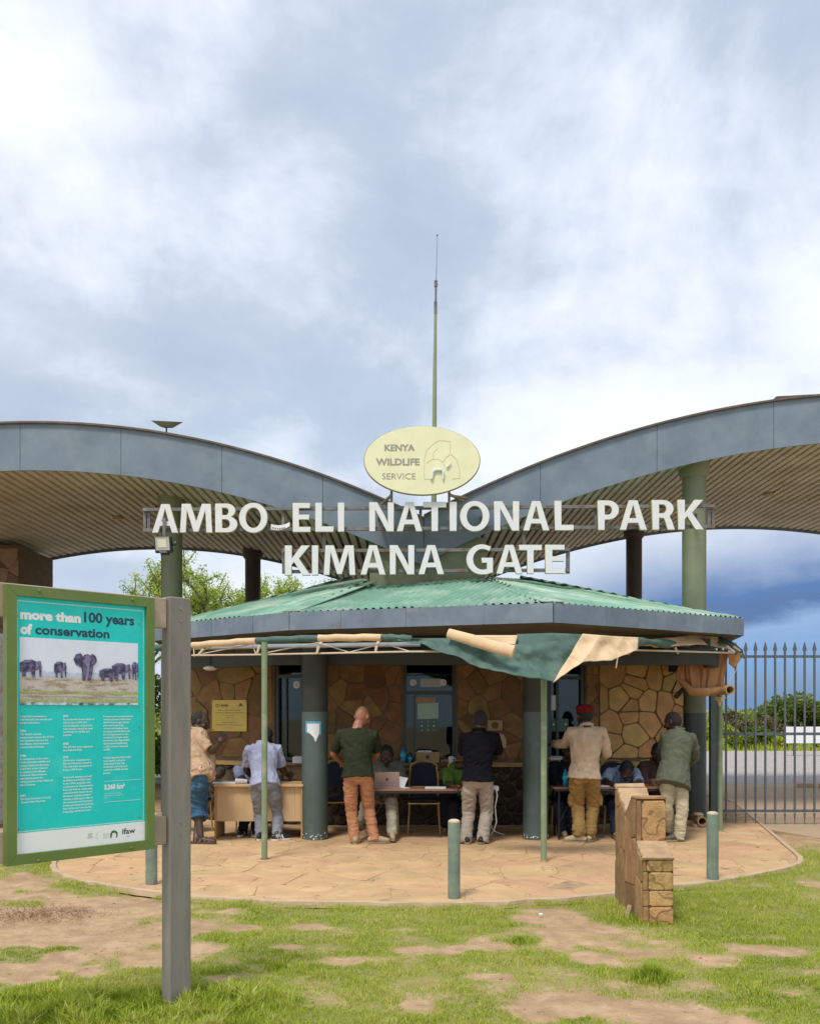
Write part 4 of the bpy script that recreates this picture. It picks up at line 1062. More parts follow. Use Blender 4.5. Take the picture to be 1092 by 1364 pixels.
for a, b in (((350,856,10.7),(343,870,10.3)),((428,857,10.5),(422,871,10.2)),((504,856,10.4),(500,870,10.1)),((282,861,11.4),(264,873,11.1)),((892,858,11.9),(903,871,11.6)),((950,856,12.4),(978,869,12.0)),((962,858,12.5),(985,867,12.1))):
    T('hook_arm', [P(a[0], a[1]-1, a[2]), P((a[0]*.35+b[0]*.65), (a[1]*.6+b[1]*.4), b[2]), P(*b)], [.018, .017, .012])
# posts
def post(px, Y, zt, lab=None):
    x = (px-CX)/FPX*Y; mb = MB(); mb.tube([(x, Y, .0), (x, Y, zt)], .033, 12); o = mb.build('post', M['post_green'], aw, smooth=True)
    mb = MB(); mb.tube([(x, Y, .02), (x, Y, .035)], .045, 12); mb.build('foot', M['paver_joint'], o, smooth=True)
post(352.5, 10.2, 2.38); post(724, 10.05, 2.44); post(958.5, 12.6, 2.50)
# hanging canvas: a sheet draped from the front rail, striped cream / green
def cloth(name, top, bot, m, parent=aw, nx=40, nz=18, amp=.02, seed=0, th=.004, sag=.0, freq=3.2):
    # top, bot: polylines of (px, py, Y) from left to right
    def samp(line, k):
        n = len(line)-1; f = k*n; i = min(int(f), n-1); t = f-i
        return V(line[i])*(1-t)+V(line[i+1])*t
    vs = []
    for j in range(nz+1):
        for i in range(nx+1):
            k = i/nx; q = j/nz; a = samp(top, k); b = samp(bot, k); c = a.lerp(b, q)
            p = P(c.x, c.y, c.z)
            nz_ = mnoise.noise(V((p.x*freq+seed, p.z*freq*1.4, seed*1.7)))+.5*mnoise.noise(V((p.x*freq*2.4+seed, p.z*freq*2.6, seed*3.1)))
            p.y += amp*(nz_+.55*abs(mnoise.noise(V((p.x*freq*4+p.z*9, p.z*5, seed)))))*(.25+.75*min(1, q*3)); p.z += amp*.25*mnoise.noise(V((p.x*5, seed, 2)))*q+.012*mnoise.noise(V((p.x*9, p.z*9, seed)))*q
            vs.append(p)
    W = nx+1; fs = [(j*W+i, j*W+i+1, (j+1)*W+i+1, (j+1)*W+i) for j in range(nz) for i in range(nx)]
    mb = MB(); mb.add(vs, fs); o = mb.build(name, M[m], parent, smooth='all')
    md = o.modifiers.new('solid', 'SOLIDIFY'); md.thickness = th
    return o
# upper strips
cloth('canvas', [(598,846,9.95),(640,846,9.92),(689,846,9.88)], [(640,858,9.86),(665,870,9.80),(685,862,9.80)], 'cream', nx=16, nz=8, seed=3, amp=.04)
cloth('canvas', [(688,844.5,9.95),(735,843,9.85),(780,845,9.95)], [(685,868,9.85),(735,872,9.74),(778,865,9.85)], 'green_canvas', nx=18, nz=8, seed=4, amp=.035)
# the large sagging green flap
cloth('canvas', [(508,848.5,10.05),(545,850,10.0),(600,850,9.95),(640,857,9.86),(690,858,9.80),(740,854,9.76),(779,862,9.80)],
      [(512,851,10.03),(560,857,9.92),(600,872,9.80),(640,889,9.68),(680,898,9.6),(715,905,9.56),(740,908,9.55)], 'green_canvas', nx=90, nz=28, seed=7, amp=.075)
# cream piece with scalloped edge, right of the green flap
cloth('canvas', [(776,844,9.80),(800,846,9.9),(830,848,10.2),(850,849,10.5)], [(736,909,9.40),(775,882,9.5),(815,879,9.8),(848,866,10.3)], 'cream', nx=48, nz=22, seed=9, amp=.07)
# cream rolled tube lying across
mb = MB(); mb.tube([P(597, 843.5, 9.85), P(630, 853, 9.72), P(660, 862, 9.62), P(684, 868, 9.55)], [(.035, .052), (.045, .06), (.042, .062), (.04, .065)], 12); mb.build('canvas_roll', M['cream'], aw, smooth=True)
# twisted band to the right corner
mb = MB(); pts = []; rad = []
for i in range(12):
    k = i/11; pts.append(P(838+78*k, 856-1.5*math.sin(k*6)+1*k, 10.5+1.5*k)); rad.append((.05-.02*math.sin(k*9)**2, .045+.015*math.sin(k*13)))
mb.tube(pts, rad, 10); mb.build('twisted_canvas', M['green_canvas'], aw, smooth=True)
mb = MB(); mb.tube([P(838, 853, 10.45), P(842, 862, 10.4), P(835, 869, 10.4), P(828, 871, 10.4)], [.06, .055, .03, .012], 9); mb.build('knot', M['cream'], aw, smooth=True)
cloth('canvas', [(862,852,11.2),(900,848,11.7),(935,843,12.2),(955,845,12.3)], [(870,862,11.2),(905,860,11.6),(940,858,12.0),(975,866,12.2)], 'cream', nx=20, nz=8, seed=12, amp=.05)
cloth('canvas', [(935,844,12.35),(958,848,12.3),(975,855,12.25),(989,866,12.2)], [(955,856,12.2),(968,864,12.15),(978,870,12.1),(990,878,12.15)], 'green_canvas', nx=14, nz=8, seed=14, amp=.05)
cloth('canvas', [(968,868,12.15),(978,869,12.15),(988,870,12.15)], [(970,884,12.15),(978,890,12.1),(986,878,12.15)], 'brown_canvas', nx=8, nz=6, seed=15, amp=.06)
# brown canvas bundle hanging from the corner
def bundle():
    mb = MB()
    for (x0, x1, yb, Y, k) in ((905, 921, 913, 12.35, 1), (917, 935, 927, 12.3, 2), (932, 953, 921, 12.28, 3), (949, 966, 921, 12.35, 4)):
        n = 16; rs = []
        for i in range(n+1):
            q = i/n; py = 866+(yb-866)*q; cx = (x0+x1)/2+2*math.sin(q*4+k*2); w = (x1-x0)/2*(1.08-.12*math.sin(q*5+k)); ring = []
            for a in range(36):
                t = 2*math.pi*a/36; fo = 1+.16*math.sin(3*t+k+q*1.5)+.16*math.sin(8*t+k*2+q*2.5)+.10*math.sin(13*t-q*3); ring.append(P(cx+w*math.cos(t)*fo, py+2.5*math.sin(t*3+k)*q+1.5*math.sin(9*t)*q, Y+.075*math.sin(t)*fo))
            if i == n: ring = [p+V((0, 0, .02)) for p in ring]
            rs.append(ring)
        mb.rings(rs)
    return mb.build('hanging_canvas', M['brown_canvas'], aw, smooth='all')
bundle()
mb = MB(); mb.tube([P(905, 905, 12.3), P(920, 921, 12.15), P(940, 922, 12.1), P(962, 918, 12.2)], [.03, .055, .06, .04], 9); mb.build('folded_canvas', M['brown_canvas'], aw, smooth=True)
mb = MB(); c = P(972, 919, 12.05); mb.tube([c+V((-.06, .5, 0)), c], .062, 18, caps=False); mb.tube([c+V((-.06, .5, 0)), c], .048, 18, caps=False)
mb.rings([[c+V((math.cos(a)*r, 0, math.sin(a)*r)) for a in [2*math.pi*i/18 for i in range(18)]] for r in (.062, .048)], cap0=False, cap1=False); mb.build('roll_core', M['card'], aw)
mb = MB(); mb.tube([P(982, 884, 12.1), P(980, 893, 12.1), P(970, 909, 12.1)], .004, 4); mb.tube([P(823, 868, 10.3), P(822, 878, 10.3), P(820, 890, 10.3)], .008, 5); mb.build('cord', M['white_tube'], aw)
mb = MB(); mb.tube([P(952, 930, 12.55), P(959, 932, 12.5), P(965, 929, 12.55)], [.02, .035, .015], 7); mb.tube([P(957, 930, 12.52), P(958, 941, 12.52)], [.035, .012], 7); mb.build('tied_rag', M['cream'], aw, smooth=True)
mb = MB(); mb.tube([P(925, 880, 12.9), P(915, 912, 12.9), P(900, 928, 13.2)], .035, 9); mb.build('downpipe', M['window_frame'], house, smooth=True)

# ================================================================== GATE
gt = thing('metal_gate', (7.0, 13.4, 0), 'tall dark grey spear topped sliding gate closing the driveway', 'gate')
YG = 13.4
for py, h in ((874.5, .035), (977.5, .04), (1080, .035)):
    z = P(0, py, YG).z; mb = MB(); mb.box((4.42, YG-.02, z-h/2), (9.4, YG+.02, z+h/2)); mb.build('rail', M['gate'], gt)
def bar0(x):
    mb = MB(); z0 = P(0, 1082, YG).z; z1 = P(0, 868, YG).z
    mb.box((x-.014, YG-.035, z0), (x+.014, YG-.021, z1)); b = mb.build('bar', M['gate'], gt)
    mb = MB(); zt = P(0, 855.5, YG).z; zb = P(0, 868.5, YG).z
    def r(w, z): return [(x-w, YG-.034, z), (x+w, YG-.034, z), (x+w, YG-.022, z), (x-w, YG-.022, z)]
    mb.rings([r(.010, zb-.02), r(.012, zb), r(.030, zb+.035), r(.002, zt)]); mb.build('spearhead', M['gate'], b)
    mb = MB(); zs = P(0, 1083, YG).z; ze = P(0, 1096, YG).z; mb.rings([r(.014, zs), r(.002, ze)]); mb.build('spike', M['gate'], b)
    return b
b0 = bar0(P(965.5, 0, YG).x); dx = 13.05*YG/FPX
for k in range(1, 34):
    c = copy_tree(b0, gt); c.location = b0.location+V((dx*k, 0, 0))
mb = MB(); mb.bbox((P(944.5, 0, 13.5).x, 13.45, 0), (P(952.8, 0, 13.5).x, 13.54, P(0, 915, 13.5).z), .006); mb.build('gate_post', M['column_blue'], gt)
mb = MB(); mb.box((P(953, 0, 13.5).x, 13.46, .01), (P(956.5, 0, 13.5).x, 13.52, P(0, 905, 13.5).z)); mb.build('guide_post', M['gate'], gt)

# ================================================================== BOLLARDS
def bollard(px, pyb, pyt, w, label, stain=0):
    g = G(px, pyb); r = w/2*g.y/FPX; zt = P(0, pyt, g.y).z
    t = thing('bollard', g, label, 'bollard', 'blue green bollards along the patio edge')
    mb = MB(); mb.tube([(g.x, g.y+r, -.03), (g.x, g.y+r, zt-.012)], r, 20); mb.build('shaft', M['bollard'], t, smooth=True)
    mb = MB(); mb.tube([(g.x, g.y+r, zt-.012), (g.x, g.y+r, zt), (g.x, g.y+r, zt+.012)], [r-.001, r*.93, r*.55], 20); mb.build('cap', M['bollard_top'], t, smooth=True)
bollard(605, 1201, 1094, 16.5, 'bollard at the middle of the patio edge, nearest the lawn')
bollard(951, 1176, 1083.5, 15.5, 'bollard in front of the right end of the awning, near the gate')
bollard(200, 1182, 1085, 15.5, 'bollard partly hidden behind the information board')
# white stub of drain pipe at the column foot
c = P(932, 1088, 13.0); dp = thing('drain_pipe', c, 'short clay drain pipe stub at the foot of the right column', 'pipe')
mb = MB(); a = V((c.x, 12.9, .11)); b = V((c.x+.02, 13.3, .13))
mb.tube([b, a], .068, 16, caps=False); mb.tube([b, a], .050, 16, caps=False); mb.rings([[a+V((math.cos(2*math.pi*i/16)*r, 0, math.sin(2*math.pi*i/16)*r)) for i in range(16)] for r in (.068, .05)], cap0=False, cap1=False); mb.build('pipe', M['card'], dp)
mb = MB(); mb.bbox((a.x-.09, 12.95, .0), (a.x+.09, 13.25, .06), .02); mb.ell((a.x-.01, 13.05, .19), (.07, .08, .03)); mb.build('mortar_bedding', M['kerb'], dp)

# ================================================================== STONE PILLAR (end of a low stone wall sign)
sp = thing('stone_pillar', G(860, 1228), 'stepped ochre sandstone wall end standing in the grass', 'pillar')
X0, X1 = 1.785, 2.020
M['pillar_flank'] = mat('dark_ochre_flank_stone', (.27, .15, .065), .85, .25, 5, .008, 40, rnd=.2, hsv_rnd=.012, stretch=(1, 1, .7), col2=(.45, .28, .12), c2=(.45, .7), s2=6, col3=(.10, .06, .035), c3=(.62, .74), s3=6)
M['pillar_cap'] = mat('pinkish_coping_stone', (.44, .30, .17), .9, .25, 8, .008, 45, col2=(.34, .20, .13), c2=(.5, .75), s2=5)
prof = [(8.12, -.03), (8.12, .965), (8.08, .965), (7.76, .79), (7.56, .935), (7.42, .94), (7.42, .59), (7.21, .50), (7.21, -.03)]
mb = MB(); mb.rings([[(X0, y, z) for y, z in prof], [(X1, y, z) for y, z in prof]]); mb.build('core', M['mortar'], sp)
LF = Facet((X0, 8.12), (X0, 7.21)); rnd = random.Random(33)
for poly, n_ in (([(0, -.02), (.35, -.02), (.35, .80), (.05, .962), (0, .962)], 1), ([(.355, -.02), (.69, -.02), (.69, .937), (.57, .93), (.355, .795)], 2), ([(.70, -.02), (.905, -.02), (.905, .495), (.70, .585)], 3)):
    x_ = [p[0] for p in poly]; z_ = [p[1] for p in poly]
    sd = jitter_grid(min(x_), max(x_), min(z_), max(z_), .24, rnd, .5, .36, .0)
    for q in cells(sd, poly, .007, 2.):
        lay_stone('facing_stone', q, LF.pt(0, 0, 0), LF.u, V((0, 0, 1)), LF.n, .012, M['pillar_flank'], sp, rnd, .07, .008, .001)
def slabp(y0, z0, y1, z1, th, x0, x1, name, m, seed=0, n=8):
    mb = MB(); rr = random.Random(seed); rs = []; t = V((0, y1-y0, z1-z0)).normalized(); nn = V((0, -t.z, t.y)); nn = nn if nn.z > 0 else -nn
    for i in range(n+1):
        k = i/n; p = V((0, y0+(y1-y0)*k, z0+(z1-z0)*k)); a_ = x0+rr.uniform(-.009, .006); b_ = x1+rr.uniform(-.006, .006)
        rs.append([p+V((a_, 0, 0)), p+V((b_, 0, 0)), p+V((b_-.004, 0, 0))+nn*(th+rr.uniform(-.007, .003)), p+V((a_+.004, 0, 0))+nn*(th+rr.uniform(-.007, .003))])
    mb.rings(rs); return mb.build(name, m, sp)
slabp(8.135, .985, 8.06, .962, .028, X0-.012, X1+.004, 'coping_stone', M['pillar_cap'], 1, 3)
slabp(8.058, .962, 7.745, .792, .026, X0-.012, X1+.004, 'coping_stone', M['pillar_cap'], 2, 14)
slabp(7.735, .80, 7.565, .936, .012, X0-.004, X1+.006, 'coping_stone', M['pillar_flank'], 3)
slabp(7.56, .941, 7.400, .944, .016, X0-.004, X1+.003, 'coping_stone', M['pillar_flank'], 4)
slabp(7.418, .592, 7.188, .498, .022, X0-.002, X1+.002, 'shoulder_stone', M['pillar_cap'], 5, 12)
for (y, z0, z1, xm) in ((7.42, .600, .930, .045), (7.21, .405, .492, .03), (7.21, .262, .400, .045), (7.21, .138, .257, .05), (7.21, -.02, .132, .05)):
    FF = Facet((X0, y), (X1, y)); q = [(xm, z0), (X1-X0-.004, z0), (X1-X0-.004, z1), (xm, z1)]
    lay_stone('stone_block', q, FF.pt(0, 0, 0), FF.u, V((0, 0, 1)), FF.n, .016, M['ochre_block'], sp, rnd, .10, .012, .0008)
    q = [(.002, z0), (xm-.006, z0), (xm-.006, z1), (.002, z1)]
    lay_stone('quoin_strip', q, FF.pt(0, 0, 0), FF.u, V((0, 0, 1)), FF.n, .010, M['pillar_flank'], sp, rnd, .12, .006, .0005)
# ================================================================== PEOPLE
SK = {'dark': mat('dark_brown_skin', (.058, .030, .020), .5, .12, 14, spec=.5), 'tan': mat('sunburnt_skin', (.34, .145, .085), .5, .2, 14), 'brown': mat('brown_skin', (.12, .062, .040), .5, .1, 14)}
M['hair'] = mat('black_hair', (.012, .011, .011), .85, .3, 60, .003, 120)
M['eye'] = mat('eye_white', (.6, .58, .55), .3, .02, 9)
def fabric(name, col, v=.22, sc=7, **k): return mat(name, col, .88, v, sc, .0012, 160, spec=.15, **k)
C = {
 'tan_shirt': fabric('tan_cotton', (.46, .32, .20)), 'denim': fabric('blue_denim', (.035, .095, .17), .3, 10, col2=(.09, .19, .28), c2=(.5, .72), s2=7),
 'lavender': fabric('lavender_grey_cotton', (.34, .36, .50)), 'grey_jeans': fabric('grey_denim', (.20, .21, .23), .2, 10, col2=(.30, .31, .33), c2=(.5, .75), s2=7),
 'olive_tee': fabric('dark_olive_cotton', (.026, .033, .018)), 'salmon': fabric('rust_orange_chino', (.42, .20, .105)),
 'grey_polo': fabric('grey_pique', (.145, .15, .125)), 'khaki': fabric('pale_khaki_cotton', (.38, .35, .27)),
 'black_polo': fabric('black_pique', (.005, .005, .008)), 'stone_chino': fabric('greyish_chino', (.34, .285, .235)),
 'beige_shirt': fabric('beige_field_shirt', (.50, .385, .275)), 'cargo': fabric('mustard_cargo_cotton', (.29, .175, .060)),
 'olive_jacket': fabric('grey_olive_jacket', (.105, .115, .078)), 'light_khaki': fabric('light_khaki_cotton', (.48, .425, .295)),
 'blue_shirt': fabric('light_blue_cotton', (.28, .36, .52)), 'brown_jacket': fabric('dull_brown_jacket', (.10, .062, .055)),
 'dark_cloth': fabric('dark_navy_cloth', (.014, .016, .024)), 'green_shirt': fabric('leaf_green_cotton', (.10, .19, .030)),
 'navy_trousers': fabric('navy_trousers', (.018, .024, .045)), 'blue_grey': fabric('blue_grey_cotton', (.20, .23, .34)), 'red': fabric('dark_red_felt', (.13, .010, .012)),
 'boot': fabric('tan_suede', (.42, .32, .19)), 'desert': fabric('pale_desert_suede', (.52, .44, .27)), 'shoe_black': mat('black_shoe_leather', (.015, .015, .018), .4, .2, 9),
 'sole': mat('tan_rubber_sole', (.30, .22, .13), .8, .1, 9), 'sole_white': mat('white_rubber_sole', (.66, .62, .52), .6, .1, 9), 'sandal': mat('brown_sandal_leather', (.09, .055, .04), .7, .2, 9),
 'brown_shoe': mat('dark_hiking_shoe', (.10, .085, .07), .7, .2, 9),
}
def reach(a, px, py, L, sgn):
    # the point seen at px,py that lies L metres from a; sgn picks nearer (-1) or farther (+1)
    d = P(px, py, 1.)-V((0, 0, CAM_H)); o = V((0, 0, CAM_H))-a
    A = d.dot(d); B = 2*o.dot(d); Cc = o.dot(o)-L*L; D = B*B-4*A*Cc
    if D < 0:
        t = -B/(2*A); p = V((0, 0, CAM_H))+d*t; return a+(p-a).normalized()*L
    t = (-B+sgn*math.sqrt(D))/(2*A); return V((0, 0, CAM_H))+d*t
def hand(mb, w, d, n, s=1., curl=.5, side=1):
    d = d.normalized(); n = (n-d*n.dot(d)).normalized(); l = d.cross(n)*side
    pe = w+d*.085*s
    mb.tube([w-d*.02*s, w+d*.03*s, pe], [(.024*s, .024*s), (.036*s, .016*s), (.038*s, .013*s)], 10, round_ends=True)
    # cross-section axes are arbitrary, so widen the palm with knuckle stubs
    for i, (o_, ln) in enumerate(((-.030, .068), (-.010, .078), (.010, .074), (.029, .058))):
        b = pe+l*o_*s-d*.012*s; mb.tube([w+d*.03*s+l*o_*.7*s, b], .012*s, 7, round_ends=True)
        k1 = b+(d*math.cos(curl*.8)+n*math.sin(curl*.8)+l*o_*2).normalized()*ln*.52*s
        k2 = k1+(d*math.cos(curl*2)+n*math.sin(curl*2)).normalized()*ln*.5*s
        mb.tube([b, k1, k2], [.0095*s, .009*s, .0075*s], 7, round_ends=True)
    t0 = w+d*.025*s-l*.022*s; t1 = t0+(d*.6-l*.75+n*.25).normalized()*.04*s; t2 = t1+(d*.85-l*.1+n*.5).normalized()*.032*s
    mb.tube([t0, t1, t2], [.014*s, .011*s, .009*s], 7, round_ends=True)
def basis(f, u=(0, 0, 1)):
    f = V(f).normalized(); r = f.cross(V(u)).normalized(); u = r.cross(f); return r, f, u
def head(mb, H, f, up, s=1.):
    r, f, u = basis(f, up); B = Matrix((r, f, u)).transposed()
    rs = []; nu, nv = 18, 13
    for k in range(1, nv):
        th = math.pi*k/nv; ring = []
        for i in range(nu):
            ph = 2*math.pi*i/nu
            x = .074*math.sin(th)*math.cos(ph); y = .094*math.sin(th)*math.sin(ph); z = -.116*math.cos(th)
            if z < 0:
                q = -z/.116; x *= 1-.22*q; y = y*(1-.12*q)+(.018*q if y > 0 else .02*q)
            ring.append(H+B@(V((x, y, z))*s))
        rs.append(ring)
    mb.rings(rs)
    g = lambda x, y, z: H+B@(V((x, y, z))*s)
    mb.tube([g(0, .086, .018), g(0, .104, -.008), g(0, .112, -.026)], [.009*s, .013*s, .017*s], 8, round_ends=True)       # nose
    mb.tube([g(-.022, .092, -.028), g(.022, .092, -.028)], .011*s, 7, round_ends=True)
    mb.tube([g(-.05, .076, .026), g(-.02, .090, .030), g(.02, .090, .030), g(.05, .076, .026)], .011*s, 7, round_ends=True)  # brow
    mb.tube([g(-.026, .084, -.054), g(0, .092, -.052), g(.026, .084, -.054)], .0095*s, 7, round_ends=True)                 # lips
    mb.tube([g(-.024, .082, -.066), g(0, .090, -.067), g(.024, .082, -.066)], .009*s, 7, round_ends=True)
    mb.ell(g(0, .074, -.098), (.026*s, .022*s, .020*s), B, 9, 6)
    for q in (-1, 1):
        mb.ell(g(q*.077, -.008, -.004), (.011*s, .022*s, .034*s), B@Matrix.Rotation(q*.35, 3, 'Z'), 8, 6)
        mb.ell(g(q*.05, .055, -.03), (.026*s, .03*s, .028*s), B, 8, 6)
    return B
def torso_rings(mb, pel, chest, neck, rv_p, rv_c, W, D, grow=0., hem=None, belly=0., flare=1.):
    # an elliptical column: hip, waist, ribs, shoulders, neck
    up0 = (chest-pel).normalized(); up1 = (neck-chest).normalized()
    prof = [(-.12, W['hip']*.80, D['hip']*.80), (-.05, W['hip']*.98, D['hip']*.98), (.03, W['hip'], D['hip']), (.35, W['waist'], D['waist']), (.7, W['rib'], D['rib']), (1.0, W['chest'], D['chest'])]
    rs = []
    def add(c, w, d, rv, up, bl=0.):
        r = (rv-up*rv.dot(up)).normalized(); f = up.cross(r)
        rs.append([c+r*math.cos(a)*(w+grow)+f*math.sin(a)*(d+grow+(bl if math.sin(a) > 0 else 0)) for a in [2*math.pi*i/20 for i in range(20)]])
    L = (chest-pel).length
    if hem is not None:
        add(pel-up0*hem, (W['hip']+.005)*flare, (D['hip']+.008)*flare, rv_p, up0, belly*.5)
    for k, w, d in prof:
        if hem is not None and k < 0: continue
        c = pel+up0*L*k; rv = rv_p.lerp(rv_c, max(0, min(1, k))); add(c, w, d, rv, up0, belly*max(0, 1-abs(k-.3)*1.8))
    Ln = (neck-chest).length
    add(chest+up1*Ln*.28, W['chest']*.98, D['chest']*.94, rv_c, up1); add(chest+up1*Ln*.58, W['chest']*.80, D['chest']*.80, rv_c, up1)
    add(chest+up1*Ln*.90, W['chest']*.50, D['chest']*.62, rv_c, up1); add(chest+up1*Ln*1.02, .068, .066, rv_c, up1)
    return rs
def person(label, Y0, pts, top, bottom, shoes, skin='dark', group=None, face=(0, 1, -.25), hair='short', sleeve='short', hem=.10, s=1., belly=0., wide=1.,
           seated=False, toes=None, curl=.5, fsgn=(1, 1), esgn=(0, 0), ksgn=(1, 1), cuff=1., cargo=False, jacket=False, foot_px=None, sole='sole', loose=1., shorts=False, hats=None, leg_low=0., collar=True, palm=None):
    """pts: pixel places of hip (centre), neck, head, sh(L,R), el, wr, kn, an; L is the left one in the picture."""
    r_ = bpy.data.objects.new('person', None); COL.objects.link(r_); tag(r_, label, 'person', group)
    hp = pts['hip']; hip = P(hp[0], hp[1], Y0+(hp[2] if len(hp) > 2 else 0))
    nk = pts['neck']; neck = reach(hip, nk[0], nk[1], (.50 if seated else .57)*s, nk[2] if len(nk) > 2 else 1) if not isinstance(nk[-1], float) else P(nk[0], nk[1], Y0+nk[2])
    facing = V((face[0], face[1], 0)).normalized(); body_f = V(pts.get('front', (0, 1, 0))).normalized()
    rv = body_f.cross(V((0, 0, 1))).normalized()     # the person's own right
    sgn = 1 if rv.x >= 0 else -1
    rvs = rv*sgn                                     # picture-right along the shoulders
    shs = [P(p[0], p[1], neck.y) for p in pts['sh']]
    half = .185*s*wide
    shs = [neck-rvs*half+V((0, 0, -.085*s)), neck+rvs*half+V((0, 0, -.085*s))]
    for i in (0, 1):
        if pts['sh'][i] is not None: q = P(pts['sh'][i][0], pts['sh'][i][1], shs[i].y); shs[i].z = (q.z+shs[i].z)/2; shs[i].x = (q.x+shs[i].x)/2
    up = (neck-hip).normalized()
    chest = neck-up*.155*s
    shv = (shs[1]-shs[0]).normalized()
    hl = [hip-rvs*.088*s*wide, hip+rvs*.088*s*wide]
    els, wrs, kns, ans = [], [], [], []
    for i in (0, 1):
        e = pts['el'][i]; el_ = reach(shs[i], e[0], e[1], .275*s, esgn[i] if esgn[i] else 1); els.append(el_)
        w = pts['wr'][i]; wrs.append(reach(el_, w[0], w[1], .245*s, fsgn[i]))
        k = pts['kn'][i]; a = pts['an'][i]
        if len(a) > 2: an_ = P(a[0], a[1], Y0+a[2])
        else: an_ = P(a[0], a[1], Y0)
        kn = reach(hl[i], k[0], k[1], .425*s, ksgn[i]); kns.append(kn)
        if not seated:
            an_ = P(a[0], a[1], Y0+(a[2] if len(a) > 2 else 0))
        ans.append(an_)
    floor = .024
    r_.location = V(((ans[0].x+ans[1].x)/2, (ans[0].y+ans[1].y)/2, floor))
    W = {'hip': .165*s*wide, 'waist': .140*s*wide, 'rib': .155*s*wide, 'chest': .172*s*wide}; D = {'hip': .112*s*wide, 'waist': .100*s*wide, 'rib': .112*s*wide, 'chest': .108*s*wide}
    # --- body: one continuous mesh
    mb = MB()
    if seated or shorts or sleeve != 'x':
        rs = torso_rings(mb, hip, chest, neck, rvs, shv, W, D, -.006, None, belly); mb.rings(rs)
    hd = pts['head']; Hc = P(hd[0], hd[1], neck.y+(hd[2] if len(hd) > 2 else .05))
    dn = Hc-neck
    if dn.length > .26*s: Hc = neck+dn.normalized()*.24*s
    mb.tube([neck-up*.06, neck+(Hc-neck)*.3, Hc-V((0, 0, .03))], [.064*s, .060*s, .060*s], 12, round_ends=True)
    fv = V(face).normalized(); uph = V((0, 0, 1)) if abs(fv.z) < .8 else V((0, 0, 1))
    s0 = s; s = s*1.10; B = head(mb, Hc, fv, uph, s); s = s0
    for i in (0, 1):
        mb.tube([shs[i]-shv*(.05 if i else -.05), shs[i], els[i], wrs[i]], [.055*s, .054*s, .041*s, .029*s], 12, round_ends=True)
        mb.tube([els[i], els[i].lerp(wrs[i], .3), wrs[i]], [.041*s, .045*s, .027*s], 12, round_ends=True)
        d = (wrs[i]-els[i]).normalized(); pn = V(palm[i]) if palm else V((0, 0, -1)) if abs(d.z) < .8 else body_f
        hand(mb, wrs[i], d, pn, s*.95, curl, 1 if i else -1)
        mb.tube([hl[i], kns[i], ans[i]], [.070*s, .050*s, .036*s], 12, round_ends=True)
        mb.tube([kns[i], kns[i].lerp(ans[i], .3), ans[i]], [.049*s, .052*s, .034*s], 12, round_ends=True)
        if shoes == 'sandal':
            td = V((*toes[i], 0)).normalized() if toes else body_f
            mb.tube([ans[i]-V((0, 0, .03)), ans[i]+td*.07-V((0, 0, .05)), ans[i]+td*.16-V((0, 0, .06))], [.036, .04, .034], 9, round_ends=True)
    bake(mb, 'body', SK[skin], r_, .0085, 2)
    # --- trousers
    mb = MB(); g = .012*loose
    rs = torso_rings(mb, hip, chest, neck, rvs, shv, W, D, .002, None, belly*.4)[:4]; mb.rings(rs)
    for i in (0, 1):
        a = ans[i]; k = kns[i]; h = hl[i]
        kk = 1.0
        end = k.lerp(a, .45) if shorts else (a+V((0, 0, .055)) if cargo else a-V((0, 0, .035)))
        cr = (.058 if not shorts else .088)*s*cuff
        mb.tube([h+V((0, 0, .03)), h.lerp(k, .35), k, k.lerp(end, .5), end], [.072*s+g*.5, .078*s+g, .061*s+g, .057*s*max(1, cuff*.9)+g*.8, cr+g*.4], 14)
        if cargo:
            m_ = h.lerp(k, .80); o_ = rvs*(1 if i else -1)*.085+body_f*-.01; mb.ell(m_+o_, (.035, .055, .09), None, 10, 7)
            mb.ell(h.lerp(k, .1)-body_f*.09-V((0, 0, .03)), (.055, .02, .06), None, 10, 7)
            mb.tube([k.lerp(end, .75), end], [.078, .085], 12, round_ends=True)
    if not seated: mb.ell((hl[0]+hl[1])/2-V((0, 0, .0))-body_f*.02, (.125*s, .095*s, .11*s), None, 12, 8)
    bake(mb, 'trousers' if not shorts else 'shorts', bottom, r_, .009, 2, .013 if not cargo else .018, (8, 8, 17), hash(label) % 50)
    # --- shirt
    mb = MB(); gs = .016+(.014 if jacket else 0)
    rs = torso_rings(mb, hip, chest, neck, rvs, shv, W, D, gs, hem, belly, (1.04 if not jacket else 1.10) if belly == 0 else .86)[:-1]; mb.rings(rs)
    for i in (0, 1):
        side = shv*(1 if i else -1)
        if sleeve == 'short':
            m_ = shs[i].lerp(els[i], .82)
            mb.tube([shs[i]-side*.07+V((0, 0, -.01)), shs[i]+side*.0, shs[i].lerp(els[i], .4), m_], [.068*s, .070*s, .066*s, .066*s], 14)
        else:
            q = .97 if sleeve == 'long' else .6
            w_ = els[i].lerp(wrs[i], q)
            mb.tube([shs[i]-side*.07, shs[i], shs[i].lerp(els[i], .5), els[i], els[i].lerp(w_, .6), w_], [.072*s, .074*s, .066*s+(.01 if jacket else 0), .058*s+(.01 if jacket else 0), .052*s, .044*s], 14, round_ends=False)
        mb.tube([neck-up*.030, neck-up*.045+side*.07, shs[i]+V((0, 0, .0))], [.050*s, .046*s, .060*s], 12, round_ends=True)
    if collar:
        rr, ff, uu = basis(body_f); c0_ = neck+up*.012
        ring = [c0_+rr*math.cos(t)*.068*s+ff*math.sin(t)*.066*s+V((0, 0, -.012*math.sin(t)+.006)) for t in [2*math.pi*k/14 for k in range(15)]]
        mb.tube(ring, (.013, .018) if (collar == 'big') else .011, 7)
